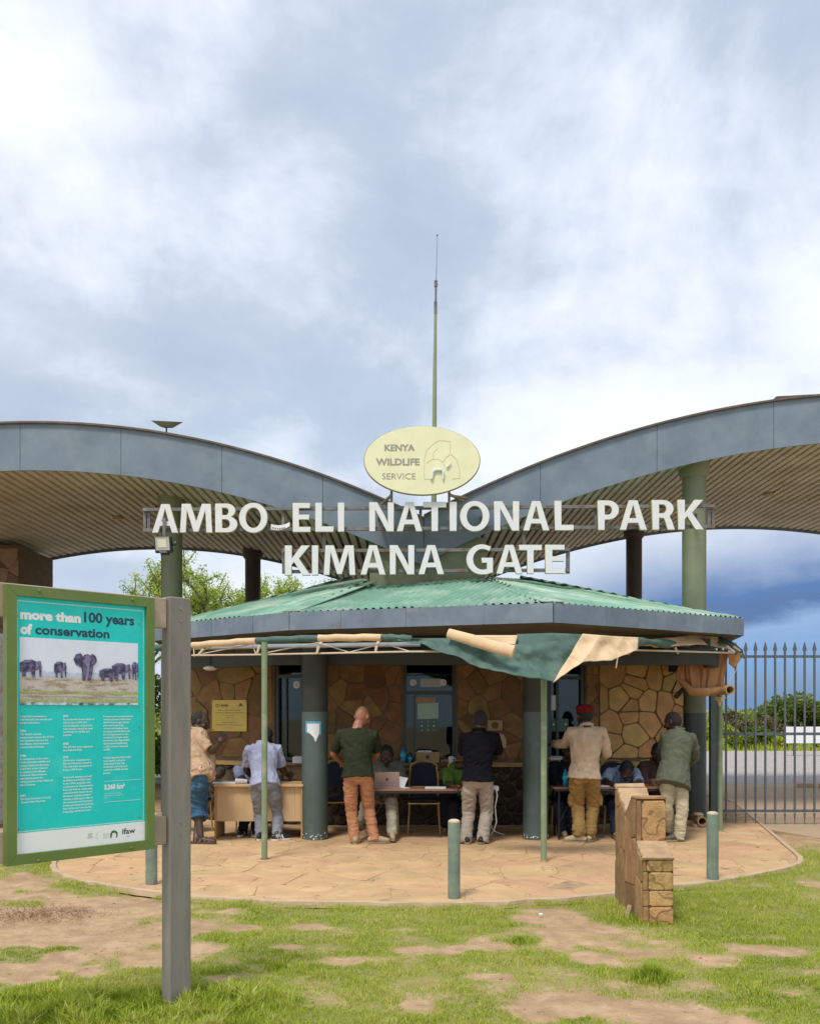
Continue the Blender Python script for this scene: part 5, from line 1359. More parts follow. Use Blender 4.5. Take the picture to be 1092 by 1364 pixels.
    bake(mb, 'shirt' if not jacket else 'jacket', top, r_, .0085, 2, .014, (11, 11, 9), hash(label[::-1]) % 50)
    # --- hair or hat
    s0 = s; s = s*1.115
    if hair == 'short':
        mb = MB(); mb.ell(Hc+B@V((0, -.016, .022))*s, (.0775*s, .090*s, .104*s), B, 20, 14); o = bake(mb, 'hair', M['hair'], r_, .008, 1, .002, (60, 60, 60))
    elif hair == 'stubble':
        mb = MB(); mb.ell(Hc+B@V((0, -.020, .014))*s, (.0755*s, .084*s, .098*s), B, 20, 14); o = bake(mb, 'hair', mat('cropped_dark_hair', (.022, .016, .014), .9, .2, 60), r_, .008, 1)
    elif hair == 'beret':
        mb = MB(); mb.ell(Hc+B@V((0, -.016, .012))*s, (.0765*s, .086*s, .095*s), B, 20, 14); bake(mb, 'hair', M['hair'], r_, .009, 1)
        mb = MB(); mb.ell(Hc+B@V((.0, -.004, .070))*s, (.094*s, .108*s, .048*s), B, 20, 12); mb.ell(Hc+B@V((-.03, .0, .085))*s, (.07*s, .09*s, .04*s), B, 20, 12)
        mb.tube([Hc+B@V((.083*math.cos(t), .100*math.sin(t), .034))*s for t in [2*math.pi*k/16 for k in range(17)]], .010, 6)
        bake(mb, 'beret', C['red'], r_, .008, 2, .003, (20, 20, 20))
    # eyes when the face can be seen
    if fv.y < .5:
        for q in (-1, 1):
            mb = MB(); mb.ell(Hc+B@V((q*.031, .0835, .008))*s, (.010*s, .006*s, .0035*s), B, 8, 6); e = mb.build('eye', M['eye'], r_, smooth='all')
            mb = MB(); mb.ell(Hc+B@V((q*.031, .0895, .008))*s, (.004*s, .003*s, .0035*s), B, 7, 5); mb.build('pupil', M['black'], e)
    s = s0
    # --- shoes
    for i in (0, 1):
        a = ans[i].copy(); td = V((*toes[i], 0)).normalized() if toes else V((body_f.x, body_f.y, 0)).normalized(); sd = td.cross(V((0, 0, 1)))
        base = V((a.x, a.y, floor)) if not seated else V((a.x, a.y, max(floor, a.z-.09)))
        mb = MB(); s_ = s*.98
        def sole_out(k, z): return [base+td*(x*s_)+sd*(y*k*s_)+V((0, 0, z)) for x, y in ((-.085, -.012), (-.09, .012), (-.06, .036), (.02, .036), (.09, .046), (.15, .043), (.185, .02), (.19, -.012), (.16, -.036), (.09, -.043), (.02, -.032), (-.06, -.034))]
        mb.rings([sole_out(1.0, 0), sole_out(1.03, .022)]); so_ = None
        if shoes != 'sandal':
            m2 = MB()
            m2.tube([base+td*-.055+V((0, 0, .05)), base+td*.03+V((0, 0, .058)), base+td*.10+V((0, 0, .046)), base+td*.155+V((0, 0, .036))], [.036, .040, .036, .028], 12, round_ends=True)
            hi = .17 if shoes == 'boot_high' else .085
            m2.tube([base+V((0, 0, .05))-td*.02, base+V((0, 0, hi))-td*.005], [.038, .036 if hi < .15 else .046], 12, round_ends=True)
            mt = {'boot': C['boot'], 'boot_high': C['desert'], 'black': C['shoe_black'], 'sneaker': C['shoe_black'], 'brown': C['brown_shoe'], 'tan': C['boot']}[shoes]
            sh_ = bake(m2, 'shoe', mt, r_, .008, 2, .002, (30, 30, 30), zmin=floor+.004)
            mb.build('sole', C[sole], sh_, smooth=True)
            if shoes == 'sneaker':
                for q in (-.01, .025, .06):
                    m3 = MB()
                    for sgn_ in (-1, 1): m3.beam(base+td*q+sd*sgn_*.044+V((0, 0, .024)), base+td*(q-.02)+sd*sgn_*.036+V((0, 0, .075)), .012, .006, up=tuple(sd))
                    m3.build('stripe', M['paper'], sh_)
        else:
            sh_ = mb.build('sandal', C['sandal'], r_, smooth=True)
            m2 = MB()
            for q in (.0, .06, .12): m2.tube([base+td*q+sd*t*.046+V((0, 0, .02+.062*(1-t*t)*(1 if q < .1 else .75))) for t in (-1, -.6, 0, .6, 1)], (.011, .005), 7)
            m2.tube([base-td*.07+sd*t*.04+V((0, 0, .06)) for t in (-1, 0, 1)], .008, 6)
            m2.build('strap', C['sandal'], sh_, smooth=True)
    r_['_'] = 0; del r_['_']
    return dict(root=r_, neck=neck, hip=hip, Hc=Hc, B=B, wr=wrs, el=els, kn=kns, rv=rvs, f=body_f, up=up, chest=chest, hl=hl)

# feet y -> depth of each standing figure
YD = lambda py: FPX*CAM_H/(py-HY)
# 1 heavy man with a phone, in profile
p1 = person('heavy man in tan patterned shirt and denim three-quarter shorts looking at his phone', YD(1126),
  dict(hip=(267,1031), neck=(263,972), head=(267,961,.05), sh=[(262,980),(262,980)], el=[(270,1002),(283,1001)], wr=[(291,989),(292,991)], kn=[(268,1068),(263,1069)], an=[(261,1119),(268,1114)], front=(.97,.25,0)),
  C['tan_shirt'], C['denim'], 'sandal', face=(.93,.10,-.38), hair='stubble', belly=.075, wide=1.13, s=1.02, hem=.07, shorts=True, toes=[(1,.05),(1,-.1)], fsgn=(-1,-1), esgn=(1,-1), loose=2.1, sole='sole', curl=1.1, palm=[(0,0,1),(0,0,1)])
# shirt print: red and white patches near the hem
mb = MB(); mb2 = MB()
for k, a in enumerate((-2.2, -1.25, -.35)):
    pass
ph = thing('phone', p1['wr'][1], 'black phone held up by the man in the tan shirt', 'phone'); w_ = (p1['wr'][0]+p1['wr'][1])/2
mb = MB(); mb.x = Matrix.Translation(V((P(296.5, 982, w_.y).x, w_.y-.02, P(296.5, 982, w_.y).z)))@Matrix.Rotation(R(-55), 4, 'Y')@Matrix.Rotation(R(35), 4, 'X'); mb.bbox((-.078, -.036, -.005), (.078, .036, .005), .003); mb.build('case', M['blackpaint'], ph)
mb = MB(); mb.x = Matrix.Translation(V((P(296.5, 982, w_.y).x, w_.y-.02, P(296.5, 982, w_.y).z)))@Matrix.Rotation(R(-55), 4, 'Y')@Matrix.Rotation(R(35), 4, 'X'); mb.box((-.072, -.032, .0052), (.072, .032, .0060)); mb.build('screen', M['black'], ph)
# 2 man in lavender T-shirt at the desk
person('man in lavender grey T-shirt and grey jeans leaning over the pale desk', YD(1122),
  dict(hip=(353,1045,-.02), neck=(350,990,1), head=(355,983,.14), sh=[(333,998),(371,998)], el=[(328,1025),(376,1025)], wr=[(338,1037),(381,1029)], kn=[(346,1084),(370,1082)], an=[(347,1115,.04),(370,1114,0)]),
  C['lavender'], C['grey_jeans'], 'sneaker', face=(.1,1,-.75), hem=.03, toes=[(.15,1),(.9,.5)], sole='sole_white', s=1.0, fsgn=(1,1), wide=1.02, collar=True)
# 3 clerk seated behind the pale desk
person('clerk in blue grey shirt bent over behind the pale desk', 12.55,
  dict(hip=(338,1068), neck=(334,1020,-1), head=(349,1028,-.16), sh=[(318,1024),(346,1024)], el=[(322,1040),(345,1045)], wr=[(330,1043),(341,1044)], kn=[(330,1074),(345,1074)], an=[(323,1105,-.42),(340,1105,-.42)], front=(.1,-1,0)),
  C['blue_grey'], C['navy_trousers'], 'sneaker', face=(.2,-.8,-.7), seated=True, ksgn=(-1,-1), esgn=(-1,-1), fsgn=(-1,-1), toes=[(-.05,-1),(.1,-1)], sole='sole_white', hem=.02)
# 4 bald man
p4 = person('bald sunburnt man in dark olive T-shirt and rust orange trousers', YD(1126),
  dict(hip=(477,1033), neck=(475,969,1), head=(482,954.5,.07), sh=[(455,979),(499,980)], el=[(444,1004),(502,1004)], wr=[(456,1017),(495,1014)], kn=[(468,1079),(491,1077)], an=[(473,1119,0),(499,1116,.0)]),
  C['olive_tee'], C['salmon'], 'boot', skin='tan', face=(.45,1,-.45), hair=None, hem=.02, s=1.03, toes=[(-.1,1),(1,.15)], fsgn=(1,1), wide=1.06, loose=.7, collar=False)
# 5 clerk with the laptop
person('clerk in grey polo shirt sitting behind the open laptop', 12.35,
  dict(hip=(510,1062), neck=(513,1011,-1), head=(515,1006,-.13), sh=[(495,1020),(532,1020)], el=[(494,1044),(534,1044)], wr=[(505,1047),(527,1047)], kn=[(487,1071),(521,1069)], an=[(482,1092,-.55),(522,1108,-.72)], front=(0,-1,0)),
  C['grey_polo'], C['khaki'], 'tan', face=(-.05,-1,-.65), seated=True, ksgn=(-1,-1), esgn=(-1,-1), fsgn=(-1,-1), toes=[(-.2,-1),(.1,-1)], hem=.02, collar='big')
# 6 man in black polo
person('man in black polo shirt and greyish chinos standing with his back turned', YD(1126),
  dict(hip=(636,1038), neck=(638,972,1), head=(639,959.5,.05), sh=[(620,981),(659,981)], el=[(617,1008),(664,1006)], wr=[(622,1011),(656,1011)], kn=[(624,1081),(648,1081)], an=[(620,1119,0),(642,1118,0)]),
  C['black_polo'], C['stone_chino'], 'black', face=(-.1,1,-.35), hair='stubble', hem=.02, s=1.02, toes=[(-.35,1),(.45,1)], fsgn=(1,1), wide=1.06, loose=1.3, cuff=1.15, collar='big')
# 7 seated person in green, half hidden
person('person in leaf green shirt seated behind the man in black', 12.4,
  dict(hip=(612,1066), neck=(608,1021,-1), head=(625,1015,-.1), sh=[(600,1028),(632,1028)], el=[(598,1046),(634,1046)], wr=[(606,1049),(628,1049)], kn=[(604,1074),(626,1074)], an=[(604,1108,-.5),(630,1108,-.5)], front=(.1,-1,0)),
  C['green_shirt'], C['dark_cloth'], 'black', face=(.4,-1,-.6), seated=True, ksgn=(-1,-1), esgn=(-1,-1), fsgn=(-1,-1), toes=[(0,-1),(0,-1)], hem=.02)
# 8 man in beige shirt with red beret
p8 = person('man in beige field shirt, mustard cargo trousers and red beret reaching to the window', YD(1124),
  dict(hip=(778,1031), neck=(781,965,1), head=(779,953.5,.05), sh=[(762,975),(800,974)], el=[(752,991),(808,1004)], wr=[(736,991),(799,1009)], kn=[(769,1073),(789,1073)], an=[(771,1113,-.04),(785,1114,.05)]),
  C['beige_shirt'], C['cargo'], 'boot_high', face=(-.25,1,-.1), hair='beret', sleeve='long', hem=.05, s=1.03, toes=[(-.9,.2),(.4,.8)], fsgn=(1,1), wide=1.05, cargo=True, loose=1.5, cuff=1.1, collar='big')
# 9 man in olive jacket
person('man in grey olive jacket and light khaki trousers standing at the right table', YD(1123),
  dict(hip=(897,1031), neck=(903,974,1), head=(896,961.5,.05), sh=[(884,982),(921,984)], el=[(883,1005),(924,1008)], wr=[(880,1014),(912,1020)], kn=[(888,1077),(908,1078)], an=[(896,1113,.25),(904,1114,.0)], front=(-.35,1,0)),
  C['olive_jacket'], C['light_khaki'], 'brown', face=(-.75,.7,-.3), hair='stubble', sleeve='long', hem=.16, s=1.02, jacket=True, toes=[(-1,.3),(-.9,-.1)], fsgn=(1,1), wide=1.05, loose=1.1, collar='big')
# 10 clerk writing, head down
person('clerk in light blue shirt writing with lowered head at the right table', 12.4,
  dict(hip=(822,1066), neck=(829,1023,-1), head=(834,1026,-.19), sh=[(812,1027),(846,1028)], el=[(805,1042),(851,1044)], wr=[(818,1045),(842,1046)], kn=[(815,1072),(836,1072)], an=[(820,1107,-.62),(843,1107,-.5)], front=(.05,-1,0)),
  C['blue_shirt'], C['navy_trousers'], 'tan', face=(0,-.6,-.95), seated=True, ksgn=(-1,-1), esgn=(-1,-1), fsgn=(-1,-1), toes=[(.1,-1),(.1,-1)], hem=.02)
# 11 clerk in brown jacket
person('clerk in dull brown jacket seated behind the man in the olive jacket', 12.35,
  dict(hip=(872,1064), neck=(873,1010,-1), head=(876,1003,-.1), sh=[(860,1018),(892,1018)], el=[(857,1040),(893,1042)], wr=[(865,1045),(884,1046)], kn=[(868,1072),(886,1072)], an=[(868,1107,-.5),(886,1107,-.5)], front=(-.05,-1,0)),
  C['brown_jacket'], C['dark_cloth'], 'black', face=(-.3,-1,-.5), seated=True, ksgn=(-1,-1), esgn=(-1,-1), fsgn=(-1,-1), toes=[(0,-1),(0,-1)], hem=.02, sleeve='long')
# 12 dark clad clerk at the left end of the right table
person('clerk in dark navy clothes seated behind the man in the beige shirt', 12.3,
  dict(hip=(752,1066), neck=(754,1008,-1), head=(758,1000,-.05), sh=[(738,1017),(770,1017)], el=[(736,1040),(772,1042)], wr=[(744,1046),(765,1047)], kn=[(744,1072),(762,1072)], an=[(750,1108,-.3),(764,1108,-.3)], front=(0,-1,0)),
  C['dark_cloth'], C['navy_trousers'], 'tan', face=(.3,-1,-.3), seated=True, ksgn=(-1,-1), esgn=(-1,-1), fsgn=(-1,-1), toes=[(0,-1),(0,-1)], hem=.02, sleeve='long')

# ================================================================== FURNITURE
FZ = .024
# desk
dk = thing('desk', (-2.0, 12.0, FZ), 'pale beech desk with a solid front panel at the left', 'desk')
def DX(px, Y): return (px-CX)/FPX*Y
x0, x1 = DX(285.5, 11.75), DX(403, 11.75); zt = P(0, 1045, 11.75).z
mb = MB(); mb.bbox((x0-.01, 11.74, zt-.028), (x1+.01, 12.35, zt), .004); mb.build('desk_top', M['wood_desk'], dk)
mb = MB(); mb.box((x0+.012, 11.80, FZ+.22), (x1-.10, 11.82, zt-.03)); mb.box((x1-.098, 11.80, FZ+.22), (x1-.022, 11.82, zt-.03)); mb.build('front_panel', M['wood_desk'], dk)
for a in (x0, x1-.022):
    mb = MB(); mb.box((a, 11.76, FZ), (a+.022, 12.32, zt-.029)); mb.build('side_panel', M['wood_side'], dk)
mb = MB(); mb.box((x0+.30, 12.2, FZ), (x0+.33, 12.23, zt-.03)); mb.build('leg', M['blackpaint'], dk)
def paper(px, py, Y, w, d, z, label, name='paper', rot=0, m='paper', th=.006, cat='papers'):
    c = P(px, py, Y); mb = MB(); mb.box((-w/2, -d/2, 0), (w/2, d/2, th)); mb.x = None
    mb.v = [V((p.x+c.x, p.y+c.y, p.z+z)) for p in mb.v]; o = tag(mb.build(name, M[m]), label, cat); o.rotation_euler = (0, 0, R(rot)); return o
paper(300, 0, 12.0, .30, .21, zt+.001, 'sheets of paper near the left end of the pale desk', rot=8)
paper(388, 0, 11.95, .30, .22, zt+.001, 'brown folder at the right end of the pale desk', 'folder', m='card', th=.012, cat='folder')
mb = MB(); a = P(314, 1040.5, 11.9); mb.tube([a, a+V((.07, .0, -.002)), a+V((.14, .02, -.008))], [.035, .034, .03], 10); tag(mb.build('paper_roll', M['paper'], smooth=True), 'roll of white paper lying on the pale desk', 'paper roll')
# box of papers on the counter right of the left window
mb = MB(); c = P(398, 1013, 12.95); mb.bbox((c.x-.08, 12.9, .905), (c.x+.11, 13.15, 1.0), .01); tag(mb.build('paper_stack', M['paper']), 'stack of white paper on the counter below the left window', 'papers')
# folding tables
def table(pa, pb, Y0, Y1, pyt, label, m):
    z = P(0, pyt, Y0).z; x0, x1 = DX(pa, Y0), DX(pb, Y0)
    t = thing('folding_table', ((x0+x1)/2, (Y0+Y1)/2, FZ), label, 'table')
    mb = MB(); mb.bbox((x0, Y0, z-.022), (x1, Y1, z), .004); mb.build('table_top', m, t)
    mb = MB(); mb.box((x0+.02, Y0+.01, z-.05), (x1-.02, Y0+.03, z-.023)); mb.box((x0+.02, Y1-.03, z-.05), (x1-.02, Y1-.01, z-.023)); mb.build('apron', M['blackpaint'], t)
    for x in (x0+.08, x1-.08):
        for y in (Y0+.07, Y1-.07): mb = MB(); mb.tube([(x, y, FZ), (x, y, z-.024)], .014, 8); mb.build('leg', M['blackpaint'], t, smooth=True)
    for x in (x0+.08, x1-.08): mb = MB(); mb.tube([(x, Y0+.07, .2), (x, Y1-.07, .2)], .010, 6); mb.tube([(x, Y0+.1, .21), (x+(.25 if x == x0+.08 else -.25), (Y0+Y1)/2, z-.03)], .008, 6); mb.build('stretcher', M['blackpaint'], t)
    return z
zt2 = table(484, 660, 11.62, 12.15, 1051.5, 'brown topped folding table in the middle of the veranda', M['table_top'])
zt3 = table(737, 919, 11.68, 12.2, 1048.5, 'brown topped folding table at the right of the veranda', M['table_top'])
# laptop
lp = thing('laptop', P(516, 1049, 11.78), 'open rose grey laptop with its lid towards us', 'laptop')
c = V((DX(515.5, 11.8), 11.80, zt2)); hx = .158
mb = MB(); mb.box((c.x-hx, c.y, c.z+.001), (c.x+hx, c.y+.22, c.z+.016)); mb.build('base', M['laptop'], lp)
mb = MB(); mb.rings([[(c.x-hx, c.y, c.z+.012), (c.x+hx, c.y, c.z+.012), (c.x+hx, c.y+.008, c.z+.012), (c.x-hx, c.y+.008, c.z+.012)], [(c.x-hx+.004, c.y-.06, c.z+.205), (c.x+hx-.004, c.y-.06, c.z+.205), (c.x+hx-.004, c.y-.052, c.z+.208), (c.x-hx+.004, c.y-.052, c.z+.208)]]); mb.build('lid', M['laptop'], lp)
mb = MB(); q = V((c.x, c.y-.034, c.z+.112)); mb.tube([q, q+V((0, -.002, -.0005))], .017, 18); lo = mb.build('round_logo', M['navy2'], lp)
mb = MB(); put_text(mb, 'hp', q+V((-.010, -.0032, -.005)), (1, 0, 0), (0, 0, 1), width=.020, height=.011); mb.build('logo_print', M['laptop'], lp)
mb = MB(); 
for k in range(10): mb.box((c.x-.135+k*.027, c.y+.06, c.z+.0162), (c.x-.113+k*.027, c.y+.15, c.z+.019))
mb.build('key_row', M['black'], lp)
# things on the middle table
for (px, w, d, rot, m, lab, dz, yy) in ((538, .10, .16, 25, 'paper', 'white leaflet leaning right of the laptop', .001, 11.85), (580, .26, .16, -4, 'paper', 'open exercise book right of the centre chair', .001, 11.8), (582, .09, .07, 20, 'green_paper', 'small green packet on the exercise book', .008, 11.8),
                                 (598, .18, .12, 12, 'navy2', 'dark folder on the middle table', .001, 11.95), (606, .13, .09, -15, 'red_marks', 'red notebook on the middle table', .016, 11.9), (560, .16, .11, 30, 'card', 'brown envelope on the middle table', .001, 12.0)):
    paper(px, 0, yy, w, d, zt2+dz, lab, 'book' if 'book' in lab else ('envelope' if 'envelope' in lab else 'folder' if 'folder' in lab else 'packet' if 'packet' in lab else 'leaflet'), rot, m, .014 if 'book' in lab or 'folder' in lab or 'packet' in lab else .004, 'book' if 'book' in lab else 'papers')
mb = MB(); a = P(533, 1048, 11.9); mb.rings([[(a.x-.05, a.y, zt2+.002), (a.x+.05, a.y, zt2+.002), (a.x+.05, a.y+.004, zt2+.002), (a.x-.05, a.y+.004, zt2+.002)], [(a.x-.02, a.y+.03, zt2+.14), (a.x+.10, a.y+.03, zt2+.12), (a.x+.10, a.y+.034, zt2+.12), (a.x-.02, a.y+.034, zt2+.14)]])
tag(mb.build('booklet', M['paper']), 'white booklet standing up beside the laptop', 'booklet')
# socket strip and cable at the right end
ex = thing('extension_cable', P(659, 1046, 11.7), 'white extension cable looping from the table end to the floor', 'cable')
mb = MB(); a = V((DX(659, 11.7), 11.66, zt2)); mb.bbox((a.x-.03, a.y-.03, a.z-.02), (a.x+.04, a.y+.1, a.z+.04), .006); mb.build('socket', M['paper'], ex)
mb = MB(); mb.tube([P(660, 1048, 11.65), P(662, 1060, 11.6), P(659, 1075, 11.6), P(661, 1095, 11.6), P(657, 1107, 11.65), V((DX(651, 11.7), 11.75, .04)), V((DX(640, 11.9), 11.95, .035))], .008, 7); mb.tube([P(656, 1090, 11.8), P(653, 1097, 11.8), P(655, 1103, 11.75), P(660, 1108, 11.9), V((DX(672, 12), 12.1, .035))], .006, 6); mb.build('cord', M['paper'], ex, smooth=True)
# right table: water bottle, papers
def bottle(px, pyb, Y, h, r, z, label, m='blue_plastic'):
    x = DX(px, Y); t = thing('water_bottle', (x, Y, z), label, 'bottle'); mb = MB()
    mb.tube([(x, Y, z), (x, Y, z+.01), (x, Y, z+h*.3), (x, Y, z+h*.34), (x, Y, z+h*.7), (x, Y, z+h*.82), (x, Y, z+h*.9)], [r*.9, r, r, r*.92, r, r*.7, r*.38], 14); mb.build('bottle_body', M[m], t, smooth=True)
    mb = MB(); mb.tube([(x, Y, z+h*.9), (x, Y, z+h)], r*.42, 12); mb.build('cap', M['blue_plastic'], t)
    mb = MB(); mb.tube([(x, Y, z+h*.4), (x, Y, z+h*.62)], r*1.02, 14, caps=False); mb.build('band', M['paper'] if m != 'blue_plastic' else M['teal'], t)
bottle(752.5, 0, 11.85, .21, .034, zt3, 'blue water bottle on the right table')
bottle(537, 0, 13.12, .21, .04, .905, 'large blue bottle at the left of the window counter')
bottle(546, 0, 13.16, .12, .035, .905, 'short blue bottle beside the cardboard box')
for (px, w, d, rot, m, lab, yy) in ((806, .22, .2, 5, 'paper', 'left page pad on the right table', 11.85), (826, .28, .2, -6, 'paper', 'open register the clerk is writing in', 11.88), (862, .16, .12, 10, 'red_marks', 'red wallet on the right table', 11.95)):
    paper(px, 0, yy, w, d, zt3+.001, lab, 'pad' if 'pad' in lab else 'register' if 'register' in lab else 'wallet', rot, m, .012, 'papers' if 'wallet' not in lab else 'wallet')
mb = MB(); c = P(868, 0, 11.9); mb.bbox((c.x, 11.9, zt3+.001), (c.x+.17, 12.0, zt3+.085), .006); tag(mb.build('cash_box', M['table_top']), 'small brown box at the right end of the right table', 'box')
mb = MB(); mb.bbox((DX(797, 12.3), 12.4, .70), (DX(808, 12.3), 12.6, .93), .01) if False else None
c = P(801, 1022, 13.1)
mb = MB(); mb.bbox((DX(797, 13.2), 13.22, .905), (DX(807, 13.2), 13.40, 1.02), .006); tag(mb.build('file_box', M['card']), 'small carton standing on the ledge at the right', 'box')
# counter: cardboard box, cup, white papers
cb = thing('cardboard_box', (DX(569.5, 13.1), 13.1, .905), 'brown cardboard box with a dark blue print on the window counter', 'box')
x0, x1 = DX(554, 13.05), DX(585, 13.05)
mb = MB(); z1 = .905+.15
mb.box((x0, 13.05, .905), (x1, 13.06, z1)); mb.box((x0, 13.19, .905), (x1, 13.2, z1)); mb.box((x0, 13.061, .905), (x0+.008, 13.189, z1)); mb.box((x1-.008, 13.061, .905), (x1, 13.189, z1)); mb.box((x0+.01, 13.062, .906), (x1-.01, 13.188, .912)); mb.build('carton', M['card'], cb)
mb = MB(); xc = (x0+x1)/2; mb.tube([(xc, 13.049, .99), (xc, 13.047, .99)], .028, 14); mb.box((xc-.045, 13.0465, .935), (xc+.045, 13.0485, .943)); mb.box((xc-.035, 13.0465, .922), (xc+.035, 13.0485, .930)); mb.build('print', M['navy_print'], cb)
mb = MB(); mb.bbox((x0+.02, 13.07, 1.0), (x0+.22, 13.18, 1.075), .01); tag(mb.build('paper_stack', M['paper']), 'white papers sticking out of the cardboard box', 'papers')
def mug(px, Y, z, label):
    x = DX(px, Y); t = thing('mug', (x, Y, z), label, 'mug'); mb = MB(); mb.tube([(x, Y, z), (x, Y, z+.09)], [.033, .037], 14, caps=False); mb.tube([(x, Y, z+.002), (x, Y, z+.006)], .031, 14); mb.build('cup', M['paper'], t, smooth=True)
    mb = MB(); mb.tube([(x+.035, Y, z+.07), (x+.06, Y, z+.06), (x+.06, Y, z+.035), (x+.034, Y, z+.02)], .006, 6); mb.build('handle', M['paper'], t, smooth=True)
mug(600.5, 13.1, .905, 'white mug at the right of the window counter')
mb = MB(); 
for k in range(9): mb.ell((DX(588, 13.1)+.012*k, 13.08+.02*(k % 3), .925+.01*(k % 2)), (.018, .014, .02), None, 7, 5)
tag(mb.build('crumpled_bag', M['card']), 'crumpled brown bag between box and mug', 'bag')
# books on the ledge at the right window
for k in range(4):
    mb = MB(); x = DX(733, 13.1); mb.bbox((x-.02+.01*(k % 2), 13.0, .906+k*.024), (x+.19-.012*k, 13.16, .928+k*.024), .003)
    tag(mb.build('book', [M['paper'], M['card'], M['paper'], M['grey_print']][k]), ['lowest book of the stack under the right window, white', 'brown book second from below under the right window', 'white book third from below under the right window', 'grey topmost book of the stack under the right window'][k], 'book', 'books stacked under the right window')
# banquet chairs
def chair():
    t = bpy.data.objects.new('banquet_chair', None); COL.objects.link(t)
    def leg(x, y, xo): mb = MB(); mb.tube([(x+xo, y, 0), (x, y*.92, .42)], .0115, 8); return mb.build('leg', M['gold'], t, smooth=True)
    leg(-.19, -.20, -.02); leg(.19, -.20, .02)
    for x in (-.19, .19):
        mb = MB(); mb.tube([(x*1.08, .25, 0), (x, .19, .42)], .0115, 8); mb.build('leg', M['gold'], t, smooth=True)
    mb = MB(); mb.tube([(-.19, .19, .42), (-.195, .215, .70), (-.17, .235, .88), (-.09, .243, .925), (0, .245, .935), (.09, .243, .925), (.17, .235, .88), (.195, .215, .70), (.19, .19, .42)], .0125, 8); mb.build('back_frame', M['gold'], t, smooth=True)
    mb = MB(); mb.tube([(-.2, -.2, .40), (.2, -.2, .40), (.2, .19, .40), (-.2, .19, .40), (-.2, -.2, .40)], .011, 7); mb.build('seat_frame', M['gold'], t, smooth=True)
    mb = MB(); mb.bbox((-.205, -.21, .405), (.205, .185, .475), .025); mb.build('seat', M['navy_fabric'], t, smooth=True)
    mb = MB(); prof = []
    for z, w in ((.56, .165), (.60, .172), (.75, .172), (.85, .155), (.895, .10), (.91, .04)): prof.append((z, w))
    rs = [[(-w, .215+(z-.6)*.1, z), (w, .215+(z-.6)*.1, z), (w, .25+(z-.6)*.1, z), (-w, .25+(z-.6)*.1, z)] for z, w in prof]; mb.rings(rs); mb.build('backrest', M['navy_fabric'], t)
    return t
ch0 = chair()
def place_chair(first, x, y, rz, label):
    o = ch0 if first else copy_tree(ch0); o.location = (x, y, FZ); o.rotation_euler = (0, 0, R(rz)); tag(o, label, 'chair', 'gold framed banquet chairs on the veranda'); return o
place_chair(True, DX(564.5, 12.4), 12.42, 0, 'empty navy banquet chair behind the middle table')
place_chair(False, DX(449, 12.5), 12.55, 6, 'empty gold banquet chair left of the bald man, against the wall')
place_chair(False, DX(510, 12.5), 12.5, 0, 'chair the laptop clerk sits on')
place_chair(False, DX(614, 12.5), 12.55, -5, 'chair of the person in green behind the middle table')
place_chair(False, DX(822, 12.5), 12.55, 0, 'chair of the clerk in light blue')
place_chair(False, DX(872, 12.5), 12.55, 4, 'chair of the clerk in the brown jacket')
place_chair(False, DX(752, 12.5), 12.5, 0, 'chair of the clerk in dark clothes')
place_chair(False, DX(338, 12.7), 12.75, 0, 'chair of the clerk behind the pale desk')
place_chair(False, DX(256, 12.6), 12.5, 60, 'gold chair at the far left end of the veranda')
# black bag hanging on the side of the empty chair
mb = MB(); mb.bbox((DX(586, 12.2), 12.15, .10), (DX(608, 12.2), 12.4, .62), .05); tag(mb.build('rucksack', C['dark_cloth']), 'black bag standing between the empty chair and the man in black', 'bag')
# plaque on the left wall
t0, t1 = FL.t(284.5), FL.t(330.5); z0, z1 = FL.z(307, 974), FL.z(307, 932.5)
pq = thing('plaque', FL.pt((t0+t1)/2, z0, .03), 'yellow donor plaque on the left stone wall', 'plaque')
mb = MB(); 
def fbox(F, t0, t1, z0, z1, a, b, mb): p = [F.pt(t0, z0, b), F.pt(t1, z0, b), F.pt(t1, z0, a), F.pt(t0, z0, a)]; mb.rings([p, [q+V((0, 0, z1-z0)) for q in p]])
fbox(FL, t0, t1, z0, z1, .026, .034, mb); mb.build('plate', M['yellow_plate'], pq)
mb = MB(); 
for a, b in ((t0+.02, z0+.02), (t1-.02, z0+.02), (t0+.02, z1-.02), (t1-.02, z1-.02)): c = FL.pt(a, b, .034); mb.tube([c, c+FL.n*.004], .008, 8)
mb.build('screw', M['plate_ink'], pq)
mb = MB(); W_ = t1-t0; H_ = z1-z0; o_ = FL.pt(t0, z0, .0352)
def pline(txt, k, w, h, bold=.0, x=None): put_text(mb, txt, o_+FL.u*((W_-w*W_)/2 if x is None else x*W_)+V((0, 0, H_*k)), FL.u, (0, 0, 1), width=w*W_, height=h*H_, bold=bold, res=1)
pline('USAID', .79, .27, .07, .05, .22); pline('KWS', .79, .12, .05, .03, .78)
pline('KIMANA GATE WAS RENOVATED', .66, .66, .028, .02); pline('COURTESY OF AMBOSELI NATIONAL PARK', .58, .82, .028, .02); pline('IN PARTNERSHIP', .50, .34, .024)
pline('COMMISSIONED', .42, .28, .024); pline('AND HANDED OVER BY', .35, .34, .018); pline('DIRECTOR GENERAL', .27, .40, .026, .02); pline('KENYA WILDLIFE SERVICE', .19, .72, .028, .02); pline('ON 1 JUNE 2018', .10, .30, .022)
c = o_+FL.u*W_*.15+V((0, 0, H_*.82)); mb.tube([c, c+FL.n*.001], .026, 14); c = o_+FL.u*W_*.83+V((0, 0, H_*.85)); mb.tube([c, c+FL.n*.001], .022, 10); mb.build('lettering', M['plate_ink'], pq)
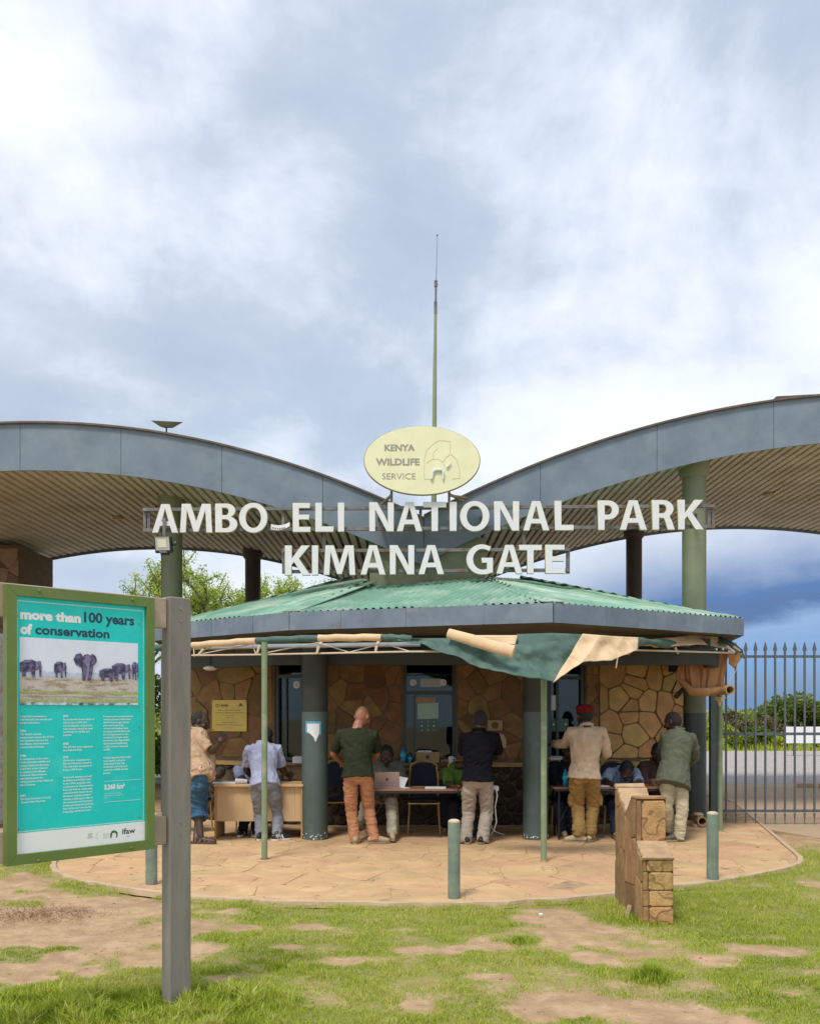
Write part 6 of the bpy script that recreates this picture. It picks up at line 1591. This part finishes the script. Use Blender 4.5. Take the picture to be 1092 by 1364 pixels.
mb = MB(); c = o_+FL.u*W_*.15+V((0, 0, H_*.82))+FL.n*.0015; mb.tube([c, c+FL.n*.001], .015, 12); mb.build('emblem', M['yellow_plate'], pq)
# torn notice on the left column
tn = thing('notice', P(417, 975, 11.67), 'torn blue edged notice stuck on the left round column', 'notice')
cxl, cyl_, rl = DX(419.5, 11.85), 11.85, .1665
def colpt(px, py, r=rl):
    x = DX(px, 11.7); dx = max(-.98, min(.98, (x-cxl)/r)); return V((x, cyl_-r*math.sqrt(1-dx*dx), P(0, py, 11.7).z))
def colstrip(top, bot, name, m, r):
    mb = MB(); n = len(top); mb.rings([[colpt(*top[i], r) for i in range(n)]+[colpt(*top[i], r-.002) for i in range(n-1, -1, -1)], [colpt(*bot[i], r) for i in range(n)]+[colpt(*bot[i], r-.002) for i in range(n-1, -1, -1)]]); return mb.build(name, M[m], tn)
M['notice_blue'] = mat('blue_print', (.10, .38, .55), .5, .05, 9)
colstrip([(407, 961), (412, 961), (417, 961), (422, 961), (427.5, 961)], [(407, 976), (412, 977), (417, 979), (422, 977), (427.5, 979)], 'border', 'notice_blue', rl+.001)
colstrip([(409, 964), (413, 964), (417, 964), (421, 964), (425.5, 964)], [(409.5, 975), (413, 977), (418, 982), (420.5, 988.5), (425, 978)], 'sheet', 'paper', rl+.003)
# small wooden boxes on the wall right of the window
mb = MB(); a = FC.pt(FC.t(649), ZC(973), .025); b = FC.pt(FC.t(668.5), ZC(959.5), .06); mb.box((a.x, b.y, a.z), (b.x, a.y, b.z)); wb = mb.build('wall_sign', M['card']); tag(wb, 'small square wooden sign with a round emblem on the stone wall', 'sign')
mb = MB(); c = V(((a.x+b.x)/2, b.y, (a.z+b.z)/2)); mb.tube([c, c-V((0, .004, 0))], .05, 14); mb.build('emblem', M['plate_ink'], wb)
mb = MB(); a = FC.pt(FC.t(661), ZC(996), .025); b = FC.pt(FC.t(673.5), ZC(978), .05); mb.rings([[(a.x, b.y, a.z), (b.x, b.y, a.z), (b.x, a.y, a.z), (a.x, a.y, a.z)], [(a.x, b.y, a.z+.12), (b.x, b.y, a.z+.12), (b.x, a.y, a.z+.12), (a.x, a.y, a.z+.12)], [(a.x+.02, b.y, b.z), (a.x+.09, b.y, b.z), (a.x+.09, a.y, b.z), (a.x+.02, a.y, b.z)]])
tag(mb.build('wooden_shield', M['wood_desk']), 'pale wooden shield on the wall below the square sign', 'sign')
# ceiling lamp
cl = thing('ceiling_lamp', P(280.5, 893, 12.9), 'round cream ceiling lamp under the left end of the veranda roof', 'lamp')
mb = MB(); c = P(280.5, 892, 12.9); mb.ell((c.x, c.y, c.z+.02), (.10, .10, .035)); mb.build('lamp_shade', M['lamp_white'], cl, smooth='all')
mb = MB(); mb.tube([(c.x, c.y, c.z+.03), (c.x, c.y, 2.66)], .03, 8); mb.build('lamp_stem', M['dark'], cl)
# shirt print patches of the tan shirt, laid on the cloth
def print_shirt():
    m = C['tan_shirt']; nt = m.node_tree; N = nt.nodes; L = nt.links; b = N['Principled BSDF']; base = b.inputs['Base Color'].links[0].from_socket
    tc = N.new('ShaderNodeTexCoord'); sp_ = N.new('ShaderNodeSeparateXYZ'); L.new(tc.outputs['Object'], sp_.inputs[0])
    def mth(op, a, b_=None):
        x = N.new('ShaderNodeMath'); x.operation = op
        for i, v in enumerate((a, b_)):
            if v is None: continue
            if isinstance(v, (int, float)): x.inputs[i].default_value = v
            else: L.new(v, x.inputs[i])
        return x.outputs[0]
    z = sp_.outputs[2]
    band = mth('MULTIPLY', mth('GREATER_THAN', z, .855), mth('LESS_THAN', z, .985))
    ang = mth('ARCTAN2', sp_.outputs[1], sp_.outputs[0]); w = mth('GREATER_THAN', mth('SINE', mth('MULTIPLY', ang, 9.0)), .45)
    vo = N.new('ShaderNodeTexNoise'); vo.inputs['Scale'].default_value = 55; L.new(tc.outputs['Object'], vo.inputs['Vector'])
    rp = N.new('ShaderNodeValToRGB'); rp.color_ramp.interpolation = 'CONSTANT'; e = rp.color_ramp.elements; e[0].color = (.35, .05, .03, 1); e[1].position = .47; e[1].color = (.68, .60, .52, 1); q = e.new(.54); q.color = (.50, .14, .05, 1); q = e.new(.6); q.color = (.6, .5, .42, 1)
    L.new(vo.outputs[0], rp.inputs[0])
    x = N.new('ShaderNodeMix'); x.data_type = 'RGBA'; L.new(mth('MULTIPLY', band, w), x.inputs[0]); L.new(base, x.inputs[6]); L.new(rp.outputs[0], x.inputs[7]); L.new(x.outputs[2], b.inputs['Base Color'])
print_shirt()
# ================================================================== INFORMATION BOARD
A0 = V((-1.945, 4.52, 0)); B0 = V((-1.392, 5.10, 0)); SU = (B0-A0).normalized(); SN = V((SU.y, -SU.x, 0)); SW = (B0-A0).length
ZB, ZT = .894, 2.253
def S(u, v, d=0.): return A0+SU*u+SN*d+V((0, 0, ZB+v))
def zoomuv(zx, zy):          # measured on an enlargement of the board (844 px wide for 260)
    px = zx/3.246; py = 760+zy/3.246; k = (px-CX)/FPX
    u = (k*A0.y-A0.x)/(SU.x-k*SU.y); y = (A0+SU*u).y
    return u, CAM_H+(HY-py)/FPX*y-ZB
board = thing('information_board', (-1.6, 4.9, 0), 'turquoise conservation information board in an olive green frame, seen at an angle', 'sign')
def sbox(u0, u1, v0, v1, d0, d1, name, m, parent, c=.0):
    mb = MB(); p = [S(u0, v0, d1), S(u1, v0, d1), S(u1, v0, d0), S(u0, v0, d0)]; mb.rings([p, [q+V((0, 0, v1-v0)) for q in p]]); return mb.build(name, m, parent)
H_B = ZT-ZB; fw = .05
def mitre(p):
    mb = MB(); rs = []
    for d, k in ((-.03, 0), (.012, 0), (.018, .006)):
        pass
    mb.rings([[S(*q, -.03) for q in p], [S(*q, .014) for q in p]]); return mb.build('frame_rail', M['sign_green'], board)
mitre([(0, 0), (SW, 0), (SW-fw, fw), (fw, fw)]); mitre([(0, H_B), (fw, H_B-fw), (SW-fw, H_B-fw), (SW, H_B)])
mitre([(0, .001), (fw-.001, fw+.001), (fw-.001, H_B-fw-.001), (0, H_B-.001)]); mitre([(SW, .001), (SW, H_B-.001), (SW-fw+.001, H_B-fw-.001), (SW-fw+.001, fw+.001)])
pan = sbox(fw-.01, SW-fw+.01, fw-.01, H_B-fw+.01, -.026, -.004, 'panel', M['teal'], board)
for (zx, zy) in ((165, 88), (568, 126), (163, 1253), (562, 1197)):
    u, v = zoomuv(zx, zy); mb = MB(); mb.tube([S(u, v, .013), S(u, v, .019), S(u, v, .022)], [.009, .009, .005], 10); mb.build('bolt', M['sign_green'], board)
for (zx, zy) in ((603, 229), (604, 675), (604, 1065), (84, 1120), (82, 195)):
    u, v = zoomuv(zx, zy); mb = MB(); mb.tube([S(u, v, -.004), S(u, v, .0)], [.005, .004], 8); mb.build('screw', M['bolt'], board)
def quad(pts, d, name, m, par=None):
    mb = MB(); mb.rings([[S(*p, d-.0006) for p in pts], [S(*p, d) for p in pts]]); return mb.build(name, m, par or pan)
D0 = -.0032
# white footer, dotted border
uF0, vF0 = zoomuv(72, 1140); vF1 = zoomuv(628, 1083)[1]; vF = (vF0+vF1)/2
sbox(fw+.001, SW-fw-.001, fw+.001, vF, -.004, -.003, 'footer', M['white_print'], pan)
mb = MB(); ub0, ub1 = zoomuv(77, 600)[0], zoomuv(623, 600)[0]; vb0 = (zoomuv(78, 1133)[1]+zoomuv(622, 1078)[1])/2; vb1 = (zoomuv(78, 128)[1]+zoomuv(622, 176)[1])/2
def dot(u, v): mb.rings([[S(u+a*.0022, v+b*.0022, -.0036) for a, b in ((-1, -1), (1, -1), (1, 1), (-1, 1))], [S(u+a*.0022, v+b*.0022, -.0031) for a, b in ((-1, -1), (1, -1), (1, 1), (-1, 1))]])
n = int((ub1-ub0)/.0078)
for i in range(n+1): dot(ub0+(ub1-ub0)*i/n, vb0); dot(ub0+(ub1-ub0)*i/n, vb1)
n = int((vb1-vb0)/.0078)
for i in range(1, n): dot(ub0, vb0+(vb1-vb0)*i/n); dot(ub1, vb0+(vb1-vb0)*i/n)
mb.build('dotted_border', M['white_print'], pan)
def stext(txt, z0, z1, capz, m, bold=0., d=D0, name='lettering', res=3):
    # z0: enlargement point of the baseline start, z1: of its end, capz: cap height there in enlargement px
    u0, v0 = zoomuv(*z0); u1, v1 = zoomuv(*z1); vt = zoomuv(z0[0], z0[1]-capz)[1]
    mb = MB(); put_text(mb, txt, S(u0, v0, d), SU, (0, 0, 1), width=u1-u0, height=(vt-v0), bold=bold, res=res); return mb.build(name, m, pan)
stext('more than', (90, 206), (352, 222), 38, M['white_print'], .055); stext('100 years', (366, 221), (583, 237), 42, M['navy_print'], .03)
stext('of', (91, 271), (142, 273), 41, M['white_print'], .055); stext('conservation', (155, 273), (476, 289), 39, M['navy_print'], .03)
cols = {
 0: (90, .0, [(628, ['Long before it became a', 'national park, the animals and', 'people were here.']), (692, ['*1906', 'The British colonial', 'government creates the 27,700', 'km² Southern Reserve for', 'the Maasai, which includes', 'present-day Amboseli.']),
            (800, ['*1948', 'In recognition of the value', 'of the abundant wildlife and', 'unique habitats in the area,', '3,260 km² of the ‘reserve’', 'is excised as the Maasai', 'Amboseli Game Reserve', 'and placed under the', 'administration of the National', 'Park Trustees.']), (973, ['*1961', 'The area becomes a County', 'Council Game Reserve.'])]),
 1: (276, .0, [(628, ['*1971', 'A presidential decree declared', 'that an area of 392 km²', 'surrounding the ecosystem\'s', 'main swamps, would be used', 'exclusively for wildlife and', 'tourism.']), (748, ['*1974', 'The 392 km² area is gazetted', 'as a National Park.']), (806, ['*1991', 'Amboseli is designated as a', 'Man and Biosphere Reserve.', 'The only other Biosphere in', 'Kenya is Mt Kenya.']),
             (893, ['Amboseli\'s swamps are both', 'its lifeline and Achilles\' heel.', 'In the 1970s, a pipeline was', 'constructed to channel water', 'from the Park to community', 'owned land for livestock use.', 'However, scarcity of water', 'remains a challenge to date in', 'the ecosystem and increased', 'human and livestock numbers', 'have led to more boreholes', 'being dug outside the Park.'])]),
 2: (450, .0, [(628, ['In recent years, permanent and', 'semi-permanent settlements,', 'electric fences, agricultural', 'plots and burgeoning', 'commercial ventures have', 'sprung up around Amboseli,', 'increasing pressure on the', 'ecosystem\'s meagre water', 'resources, impeding wildlife', 'dispersal and heightening', 'conflict between man and', 'wildlife.']), (808, ['Safeguarding the Park\'s buffer', 'zone against ecological', 'destruction is the only', 'sustainable and long term', 'option for wildlife and the', 'people.'])])}
for c_, (zx, _, blocks) in cols.items():
    wmax = {0: 172, 1: 160, 2: 152}[c_]
    for zy, lines in blocks:
        mb = MB(); nmax = max(len(l) for l in lines)
        for k, l in enumerate(lines):
            step = {0: 16.6, 1: 15.4, 2: 14.6}[c_]
            b = l.startswith('*'); l = l.lstrip('*')
            # perspective: measured rows run along the board, so use board units
            u0, v0 = zoomuv(zx, zy+6); v = v0-k*.0158; h = .0094 if not b else .0105
            vs, fs = text_geo(l, None, h, .022 if not b else .045, res=1)
            w = vs[:, 0].max(); lim = {0: .212, 1: .208, 2: .206}[c_]
            if w > lim: vs[:, 0] *= lim/w
            mb.add([S(u0+float(q[0]), v+float(q[1]), D0) for q in vs], fs)
        mb.build('paragraph', M['white_print'], pan)
stext('3,260 km²', (453, 947), (542, 945), 20, M['white_print'], .04)
for k, l in enumerate(('of "reserve" are located as the', 'Maasai Amboseli Game Reserve in', '1948.')):
    u0, v0 = zoomuv(453, 968); mb = MB(); vs, fs = text_geo(l, None, .0055, 0, res=1); vs[:, 0] *= min(1, .17/vs[:, 0].max()); mb.add([S(u0+float(q[0]), v0-k*.0105+float(q[1]), D0) for q in vs], fs); mb.build('paragraph', M['white_print'], pan)
for z in (913, 1003):
    u0, v0 = zoomuv(452, z); sbox(u0, u0+.215, v0, v0+.0015, -.0035, -.003, 'rule', M['white_print'], pan)
# the printed photograph
pu0, pv1 = zoomuv(88, 287); pu1 = zoomuv(599, 315)[0]; pv0 = (zoomuv(88, 575)[1]+zoomuv(598, 587)[1])/2; pv1 = (pv1+zoomuv(600, 315)[1])/2
pw, phh = pu1-pu0, pv1-pv0
def ptone(name, a, b, sc=9.): return mat(name, a, .5, .06, sc, col2=b, c2=(.45, .65), s2=sc*3, spec=.3)
M['ph_sky'] = ptone('printed_sky', (.70, .76, .88), (.75, .80, .90), 5); M['ph_haze'] = ptone('printed_haze', (.48, .56, .76), (.56, .62, .80), 16)
M['ph_dry'] = ptone('printed_dry_grass', (.52, .47, .42), (.62, .56, .50), 20); M['ph_dry2'] = ptone('printed_brown_grass', (.36, .28, .17), (.50, .42, .34), 26); M['ph_green'] = ptone('printed_green', (.30, .42, .12), (.48, .50, .32), 22)
M['ph_ele'] = ptone('printed_elephant', (.05, .042, .095), (.20, .18, .30), 14); M['ph_ele2'] = ptone('printed_elephant_light', (.20, .18, .30), (.30, .27, .40), 24); M['ph_water'] = ptone('printed_water', (.60, .68, .78), (.05, .07, .09), 8)
photo = quad([(pu0, pv0), (pu1, pv0), (pu1, pv1), (pu0, pv1)], -.0034, 'photograph', M['ph_sky'])
lay = [-.0032]
def pr(poly, m, name='print'):
    lay[0] += .00006; mb = MB(); mb.add([S(pu0+x*pw, pv0+y*phh, lay[0]) for x, y in poly], [tuple(range(len(poly)))]); return mb.build(name, M[m], photo)
def band(y0, y1, m, wob=.01, n=40, seed=0):
    r_ = random.Random(seed); top = [(i/n, y1+r_.uniform(-wob, wob)) for i in range(n+1)]; bot = [(1-i/n, max(0, y0)) for i in range(n+1)]; pr(bot+top, m, 'print_band')
band(.42, .50, 'ph_haze', .02, 60, 1); band(.02, .43, 'ph_dry', .008, 60, 2); 
def streaks(y0, y1, m, k, wl, seed):
    r_ = random.Random(seed)
    for i in range(k):
        x = r_.uniform(0, 1-wl); y = r_.uniform(y0, y1); w = wl*r_.uniform(.4, 1); h = r_.uniform(.006, .02)
        pr([(x, y), (x+w*.4, y-h), (x+w, y), (x+w*.8, y+h*.6), (x+w*.5, y+h), (x+w*.2, y+h*.5)], m)
streaks(.30, .40, 'ph_dry2', 26, .16, 3); band(.15, .21, 'ph_green', .008, 50, 4); band(.13, .165, 'ph_dry', .008, 50, 5); streaks(.10, .2, 'ph_dry2', 14, .2, 6); band(.04, .09, 'ph_green', .018, 70, 7); streaks(.20, .30, 'ph_dry2', 12, .1, 8); band(0, .038, 'ph_water', .002, 40, 9)
def ellp(cx, cy, rx, ry, a0=0, a1=360, n=18): return [(cx+rx*math.cos(R(a0+(a1-a0)*i/n)), cy+ry*math.sin(R(a0+(a1-a0)*i/n))) for i in range(n+(0 if a1-a0 == 360 else 1))]
# front-facing elephant
pr([(.505,.38),(.50,.55),(.485,.66),(.52,.78),(.55,.79),(.585,.76),(.60,.62),(.59,.5),(.575,.38),(.55,.38),(.545,.5),(.535,.5),(.53,.38)], 'ph_ele', 'elephant')
pr([(.515,.74),(.49,.80),(.45,.78),(.43,.70),(.45,.62),(.49,.585),(.52,.60)], 'ph_ele', 'elephant'); pr([(.565,.76),(.59,.80),(.615,.77),(.63,.70),(.61,.63),(.58,.60)], 'ph_ele', 'elephant')
pr([(.525,.76),(.555,.78),(.575,.72),(.565,.62),(.555,.45),(.545,.43),(.54,.6),(.525,.66)], 'ph_ele2', 'elephant')
for (x, y, w, h, fl_) in ((.0, .42, .17, .25, 1), (.27, .42, .10, .24, 1), (.65, .38, .17, .20, 1), (.76, .42, .17, .25, 1), (.94, .42, .06, .28, -1)):
    body_ = [(x, y+h*.3), (x, y+h*.8), (x+w*.25, y+h*.98), (x+w*.55, y+h), (x+w*.75, y+h*.9), (x+w*.95, y+h*.95), (x+w, y+h*.6), (x+w*.97, y), (x+w*.90, y), (x+w*.88, y+h*.45), (x+w*.70, y+h*.35), (x+w*.68, y-h*.05), (x+w*.55, y-h*.05), (x+w*.52, y+h*.3), (x+w*.28, y+h*.28), (x+w*.26, y-h*.02), (x+w*.12, y-h*.02), (x+w*.1, y+h*.25)]
    pr([(min(1, a), b) for a, b in body_], 'ph_ele', 'elephant')
    pr([(min(1, a), b) for a, b in [(x+w*.70, y+h*.88), (x+w*.82, y+h*.92), (x+w*.86, y+h*.6), (x+w*.74, y+h*.45)]], 'ph_ele2', 'elephant')
    pr([(min(1, a), b) for a, b in [(x+w*.1, y+h*.85), (x+w*.3, y+h*.95), (x+w*.55, y+h*.96), (x+w*.5, y+h*.88), (x+w*.2, y+h*.82)]], 'ph_ele2', 'elephant')
# footer logos
stext('ifaw', (531, 1140), (587, 1138), 24, M['navy2'], .02, d=-.0026)
u, v = zoomuv(551, 1150); sbox(u, u+.016, v, v+.002, -.0031, -.0024, 'logo_bar', M['navy2'], pan)
mb = MB(); ring = []
for i in range(15): a = R(200-220*i/14); ring.append((math.cos(a), math.sin(a)))
u, v = zoomuv(495, 1140)
def lp(pts, m): mb = MB(); mb.rings([[S(u+x*.022, v+y*.020, -.0031) for x, y in pts], [S(u+x*.022, v+y*.020, -.0024) for x, y in pts]]); mb.build('logo', m, pan)
M['logo_green'] = mat('logo_green', (.02, .10, .05), .5, .1, 9); M['logo_lime'] = mat('logo_light_green', (.12, .35, .08), .5, .1, 9)
lp([(-.95, -.9), (-.98, .1), (-.6, .8), (-.1, 1), (.15, .8), (.1, .35), (-.45, .3), (-.62, -.9)], M['logo_green']); lp([(.22, .9), (.6, .8), (.95, .3), (.98, -.4), (.7, -.9), (.4, -1), (.66, -.3), (.5, .25), (.2, .3)], M['logo_green']); lp([(-.3, .98), (.0, 1.1), (.3, .9), (.1, .6), (-.2, .7)], M['logo_lime'])
for zx, zy, t_, w, h in ((448, 1143, 'KENYA', 24, 6), (448, 1151, 'WILDLIFE', 24, 6), (448, 1159, 'SERVICE', 24, 6), (376, 1160, 'UNESCO', 30, 6), (414, 1160, 'biosphere', 16, 5)):
    stext(t_, (zx, zy), (zx+w, zy-1), h, M['grey_print'], .0, d=-.0026, res=1)
u, v = zoomuv(393, 1152)
for k in range(5): sbox(u-.012+k*.005, u-.0095+k*.005, v+.002, v+.014, -.0031, -.0024, 'logo', M['grey_print'], pan)
sbox(u-.014, u+.013, v+.0145, v+.019, -.0031, -.0024, 'logo', M['grey_print'], pan); sbox(u-.014, u+.013, v-.002, v+.001, -.0031, -.0024, 'logo', M['grey_print'], pan)
mb = MB(); u, v = zoomuv(420, 1143); mb.tube([S(u-.006, v-.01, -.003), S(u, v+.006, -.003), S(u+.008, v+.013, -.003)], .0012, 4); mb.build('logo', M['grey_print'], pan)
# rails and posts behind the board
def pbox(u0, u1, v0, v1, d0, d1, name, m, c=.004):
    mb = MB(); mb.bbox((u0, -d1, ZB+v0), (u1, -d0, ZB+v1), c)
    mb.v = [A0+SU*p.x+SN*(-p.y)+V((0, 0, p.z)) for p in mb.v]; return mb.build(name, m, board)
pbox(-.5, .903, ZT-ZB-.155, ZT-ZB+.012, -.07, -.03, 'cross_rail', M['rail_wood'])
pbox(-.5, .903, .01, .165, -.07, -.03, 'cross_rail', M['rail_wood'])
uP = .86
pbox(.905, 1.043, -ZB-.05, ZT-ZB+.022, -.09, -.004, 'post', M['post_wood'], .006)
pbox(-.30, -.17, -ZB-.05, ZT-ZB+.022, -.105, -.022, 'post', M['post_wood'], .006)
pbox(.60, .66, -ZB-.05, .0, -.20, -.13, 'brace', M['post_wood']) if False else None
for v in (.06, .13, ZT-ZB-.04, ZT-ZB-.11):
    mb = MB(); mb.tube([S(.97, v, -.006), S(.97, v, .0)], .006, 8); mb.build('nail', M['bolt'], board)

# ================================================================== VEGETATION
def leaves(n, centers, radii, size, rnd_, squash=.8, hollow=.35, asp=1.9):
    """n leaf quads spread through clumps"""
    k = RNG.integers(0, len(centers), n); c = centers[k]; r = radii[k]
    d = RNG.normal(size=(n, 3)); d /= np.linalg.norm(d, axis=1)[:, None]
    q = (hollow+(1-hollow)*RNG.random(n)**.6)[:, None]*r[:, None]
    p = c+d*q*np.array([1, 1, squash])
    a = RNG.normal(size=(n, 3)); a /= np.linalg.norm(a, axis=1)[:, None]; b = np.cross(a, RNG.normal(size=(n, 3))); b /= np.linalg.norm(b, axis=1)[:, None]
    s = size*RNG.uniform(.6, 1.4, n)[:, None]
    v = np.stack([p-a*s*asp/2, p+b*s*.5, p+a*s*asp/2, p-b*s*.5], 1).reshape(-1, 3)
    f = np.arange(n*4).reshape(n, 4)
    return v, f, k
def bush(name, x, y, w, h, n, ls, m, label, clumps=18, cat='bush', group=None, seed=1, z0=0.):
    t = thing(name, (x, y, 0), label, cat, group); rr = np.random.default_rng(seed)
    cs = np.stack([rr.normal(0, .36, clumps)*w, rr.normal(0, .3, clumps)*w, rr.uniform(.12, .86, clumps)*h], -1); cs[:, 0] = np.clip(cs[:, 0], -w*.6, w*.6)
    cs[:, 2] *= 1-.45*np.clip(np.abs(cs[:, 0])/(w*.6), 0, 1)**2
    rd = rr.uniform(.16, .30, clumps)*min(w, h)
    c = cs+np.array([x, y, z0]); v, f, k = leaves(n, c, rd, ls, rr)
    v[:, 2] = np.maximum(v[:, 2], .01)
    tint = np.repeat(np.clip(rr.normal(.5, .2, n)+(rr.random(clumps)[k]-.5)*.5, 0, 1), 4)
    np_mesh('foliage', v, f, M[m], t, tint)
    mb = MB()
    for i in range(min(clumps, 9)):
        e = V(c[i].tolist()); b = V((x+rr.normal(0, .05)*w, y, 0)); mb.tube([b, b.lerp(e, .5)+V((0, 0, .06*h)), e], [.03*h*.6, .018*h*.6, .006], 5)
    mb.build('stem', M['bark'], t); return t
def acacia(x, y, h, cw, label, seed, leafn, bare=.0, lean=(0, 0)):
    t = thing('acacia_tree', (x, y, 0), label, 'tree', 'acacia trees behind the gate house'); rr = random.Random(seed); tips = []; mb = MB(); tw = MB()
    def br(p, d, L, r, lv):
        pts = [p]; q = p.copy(); dd = d.copy(); n = 4
        for i in range(n):
            dd = (dd+V((rr.uniform(-.25, .25), rr.uniform(-.25, .25), rr.uniform(-.12, .16)))).normalized(); q = q+dd*L/n; pts.append(q.copy())
            if lv >= 2: tips.append(q.copy())
        (mb if lv < 3 else tw).tube(pts, [r*(1-.45*i/n) for i in range(n+1)], 6 if lv < 2 else 4)
        if lv >= 4: return
        kids = (3, 4, 4, 4)[lv]
        for k in range(kids):
            a = rr.uniform(0, 6.28); out = V((math.cos(a), math.sin(a)*.8, rr.uniform(.05, .75)))
            br(pts[rr.choice((2, 3, 4)) if lv else rr.choice((3, 4))], (dd*.55+out*.8).normalized(), L*rr.uniform(.55, .78), r*.55, lv+1)
    br(V((x, y, 0)), V((lean[0], lean[1], 1)).normalized(), h*.36, h*.026, 0)
    mb.build('trunk', M['bark'], t, smooth=True); tw.build('twig', M['bark'], t)
    c = np.array([list(p) for p in tips]); k = RNG.random(len(c)) < (1-bare); c = c[k]
    v, f, kk = leaves(leafn, c, np.full(len(c), cw), .030, None, .8, .0, 2.6)
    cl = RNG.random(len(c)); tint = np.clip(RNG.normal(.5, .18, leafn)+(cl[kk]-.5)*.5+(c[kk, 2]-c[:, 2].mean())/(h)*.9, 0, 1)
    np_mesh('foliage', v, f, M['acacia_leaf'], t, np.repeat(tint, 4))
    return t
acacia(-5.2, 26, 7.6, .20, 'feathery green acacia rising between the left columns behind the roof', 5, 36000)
acacia(-2.3, 28, 7.6, .22, 'half bare acacia with thin twigs just right of the back column', 8, 9000, .45)
acacia(-8.0, 27, 5.6, .2, 'low acacia showing above the information board', 13, 9000, .2)
bush('shrub', -5.9, 20.5, 1.9, 2.9, 16000, .05, 'bush_leaf', 'tall green shrub seen between board and post', 20, 'shrub', None, 3)
bush('shrub', -5.1, 22.5, 1.5, 2.2, 9000, .05, 'shrub_leaf', 'yellow green shrub behind the left end of the gate house', 16, 'shrub', None, 4)
# beyond the road, right
bush('bush', 17.0, 41.5, 2.3, 2.45, 16000, .09, 'bush_leaf', 'rounded dark green bush, tallest behind the gate', 34, seed=21)
bush('bush', 14.6, 41.0, 2.0, 1.6, 9000, .08, 'dry_leaf', 'dry brown bush left of the tallest bush', 20, seed=22)
bush('bush', 12.9, 39.6, 1.9, 1.25, 13000, .07, 'shrub_leaf', 'bright yellow green shrub behind the left gate bars', 22, seed=23)
bush('bush', 19.0, 42.0, 2.0, 2.0, 8000, .085, 'dry_leaf', 'reddish brown bush at the right edge of the view', 20, seed=24)
bush('bush', 12.0, 41.8, 1.6, 1.75, 7000, .08, 'dry_leaf', 'thin brown bush beside the gate post', 18, seed=25)
bush('bush', 16.0, 39.2, 1.8, 1.0, 9000, .07, 'shrub_leaf', 'low light green shrub below the tallest bush', 18, seed=26)
bush('bush', 14.2, 39.3, 1.5, 1.05, 8000, .07, 'bush_leaf', 'low dark green shrub between two light green ones', 16, seed=27)
bush('bush', 21.5, 43.0, 3.0, 2.2, 9000, .10, 'bush_leaf', 'dark green bush beyond the right edge of the white board', 22, seed=28)
def verge():
    n = 90000; x = RNG.uniform(-32, 32, n); y = 37.2+RNG.random(n)**1.3*16; d = fbm(x, y, .6, 3, 7, 7)
    keep = (RNG.random(n) < .25+d) & ((x > 9.5) | (RNG.random(n) < .3)); x, y, d = x[keep], y[keep], d[keep]; n = len(x)
    h = RNG.uniform(.2, .55, n)*(.45+d*1.1); h *= np.clip(.35+(y-37.2)*.6, .35, 1)
    t = np.clip(RNG.normal(.55, .2, n)+(d-.5)*.5, 0, 1)
    blades('verge_grass', x, y, np.zeros(n), h, np.full(n, .035), t, .7, label='tall grass and weeds on the far side of the gravel road')
verge()
# far scrub line, one mass
n = 110000; cy_ = 48+RNG.random(520)**1.6*110; cx_ = RNG.uniform(-1.1, 1.1, 520)*cy_
cs = np.stack([cx_, cy_, RNG.uniform(.1, 1.0, 520)], -1); v, f, k = leaves(n, cs, RNG.uniform(.5, .9, 520)*(1+cy_/90), .16, None, .7, .2)
v[:, 2] = np.maximum(v[:, 2], 0); tag(np_mesh('scrub', v, f, M['bush_leaf'], None, np.repeat(np.clip(RNG.normal(.55, .2, n), 0, 1), 4), kind='stuff'), 'low green scrub on the plain beyond the road')
# white board behind the gate, fallen dead branch
wbx0, wbx1 = P(1046, 0, 33).x, P(1110, 0, 33).x
wt = thing('white_board', (wbx0+1, 33, 0), 'long white board on short legs beside the road beyond the gate', 'sign')
mb = MB(); mb.box((wbx0, 33, P(0, 990, 33).z), (wbx0+3.4, 33.06, P(0, 968, 33).z)); mb.build('panel', M['white_paint'], wt)
for k in (.3, 1.7, 3.1):
    mb = MB(); mb.box((wbx0+k, 33.07, 0), (wbx0+k+.06, 33.13, .95)); mb.build('leg', M['gate'], wt)
# ================================================================== left background: grey steel sheet gate behind the board
sg = thing('sheet_gate', (-7.5, 13.0, 0), 'rusty grey sheet steel gate behind the left edge of the board', 'gate')
xr = P(6, 0, 13.0).x
for k in range(5):
    mb = MB(); mb.bbox((xr-1.02*(k+1)+.006, 13.0, .06), (xr-1.02*k-.006, 13.03, 2.70), .005); mb.build('steel_panel', M['frame_metal'], sg)
for z in (.3, 1.4, 2.5): mb = MB(); mb.box((xr-5.1, 13.031, z), (xr, 13.07, z+.06)); mb.build('rail', M['gate'], sg)
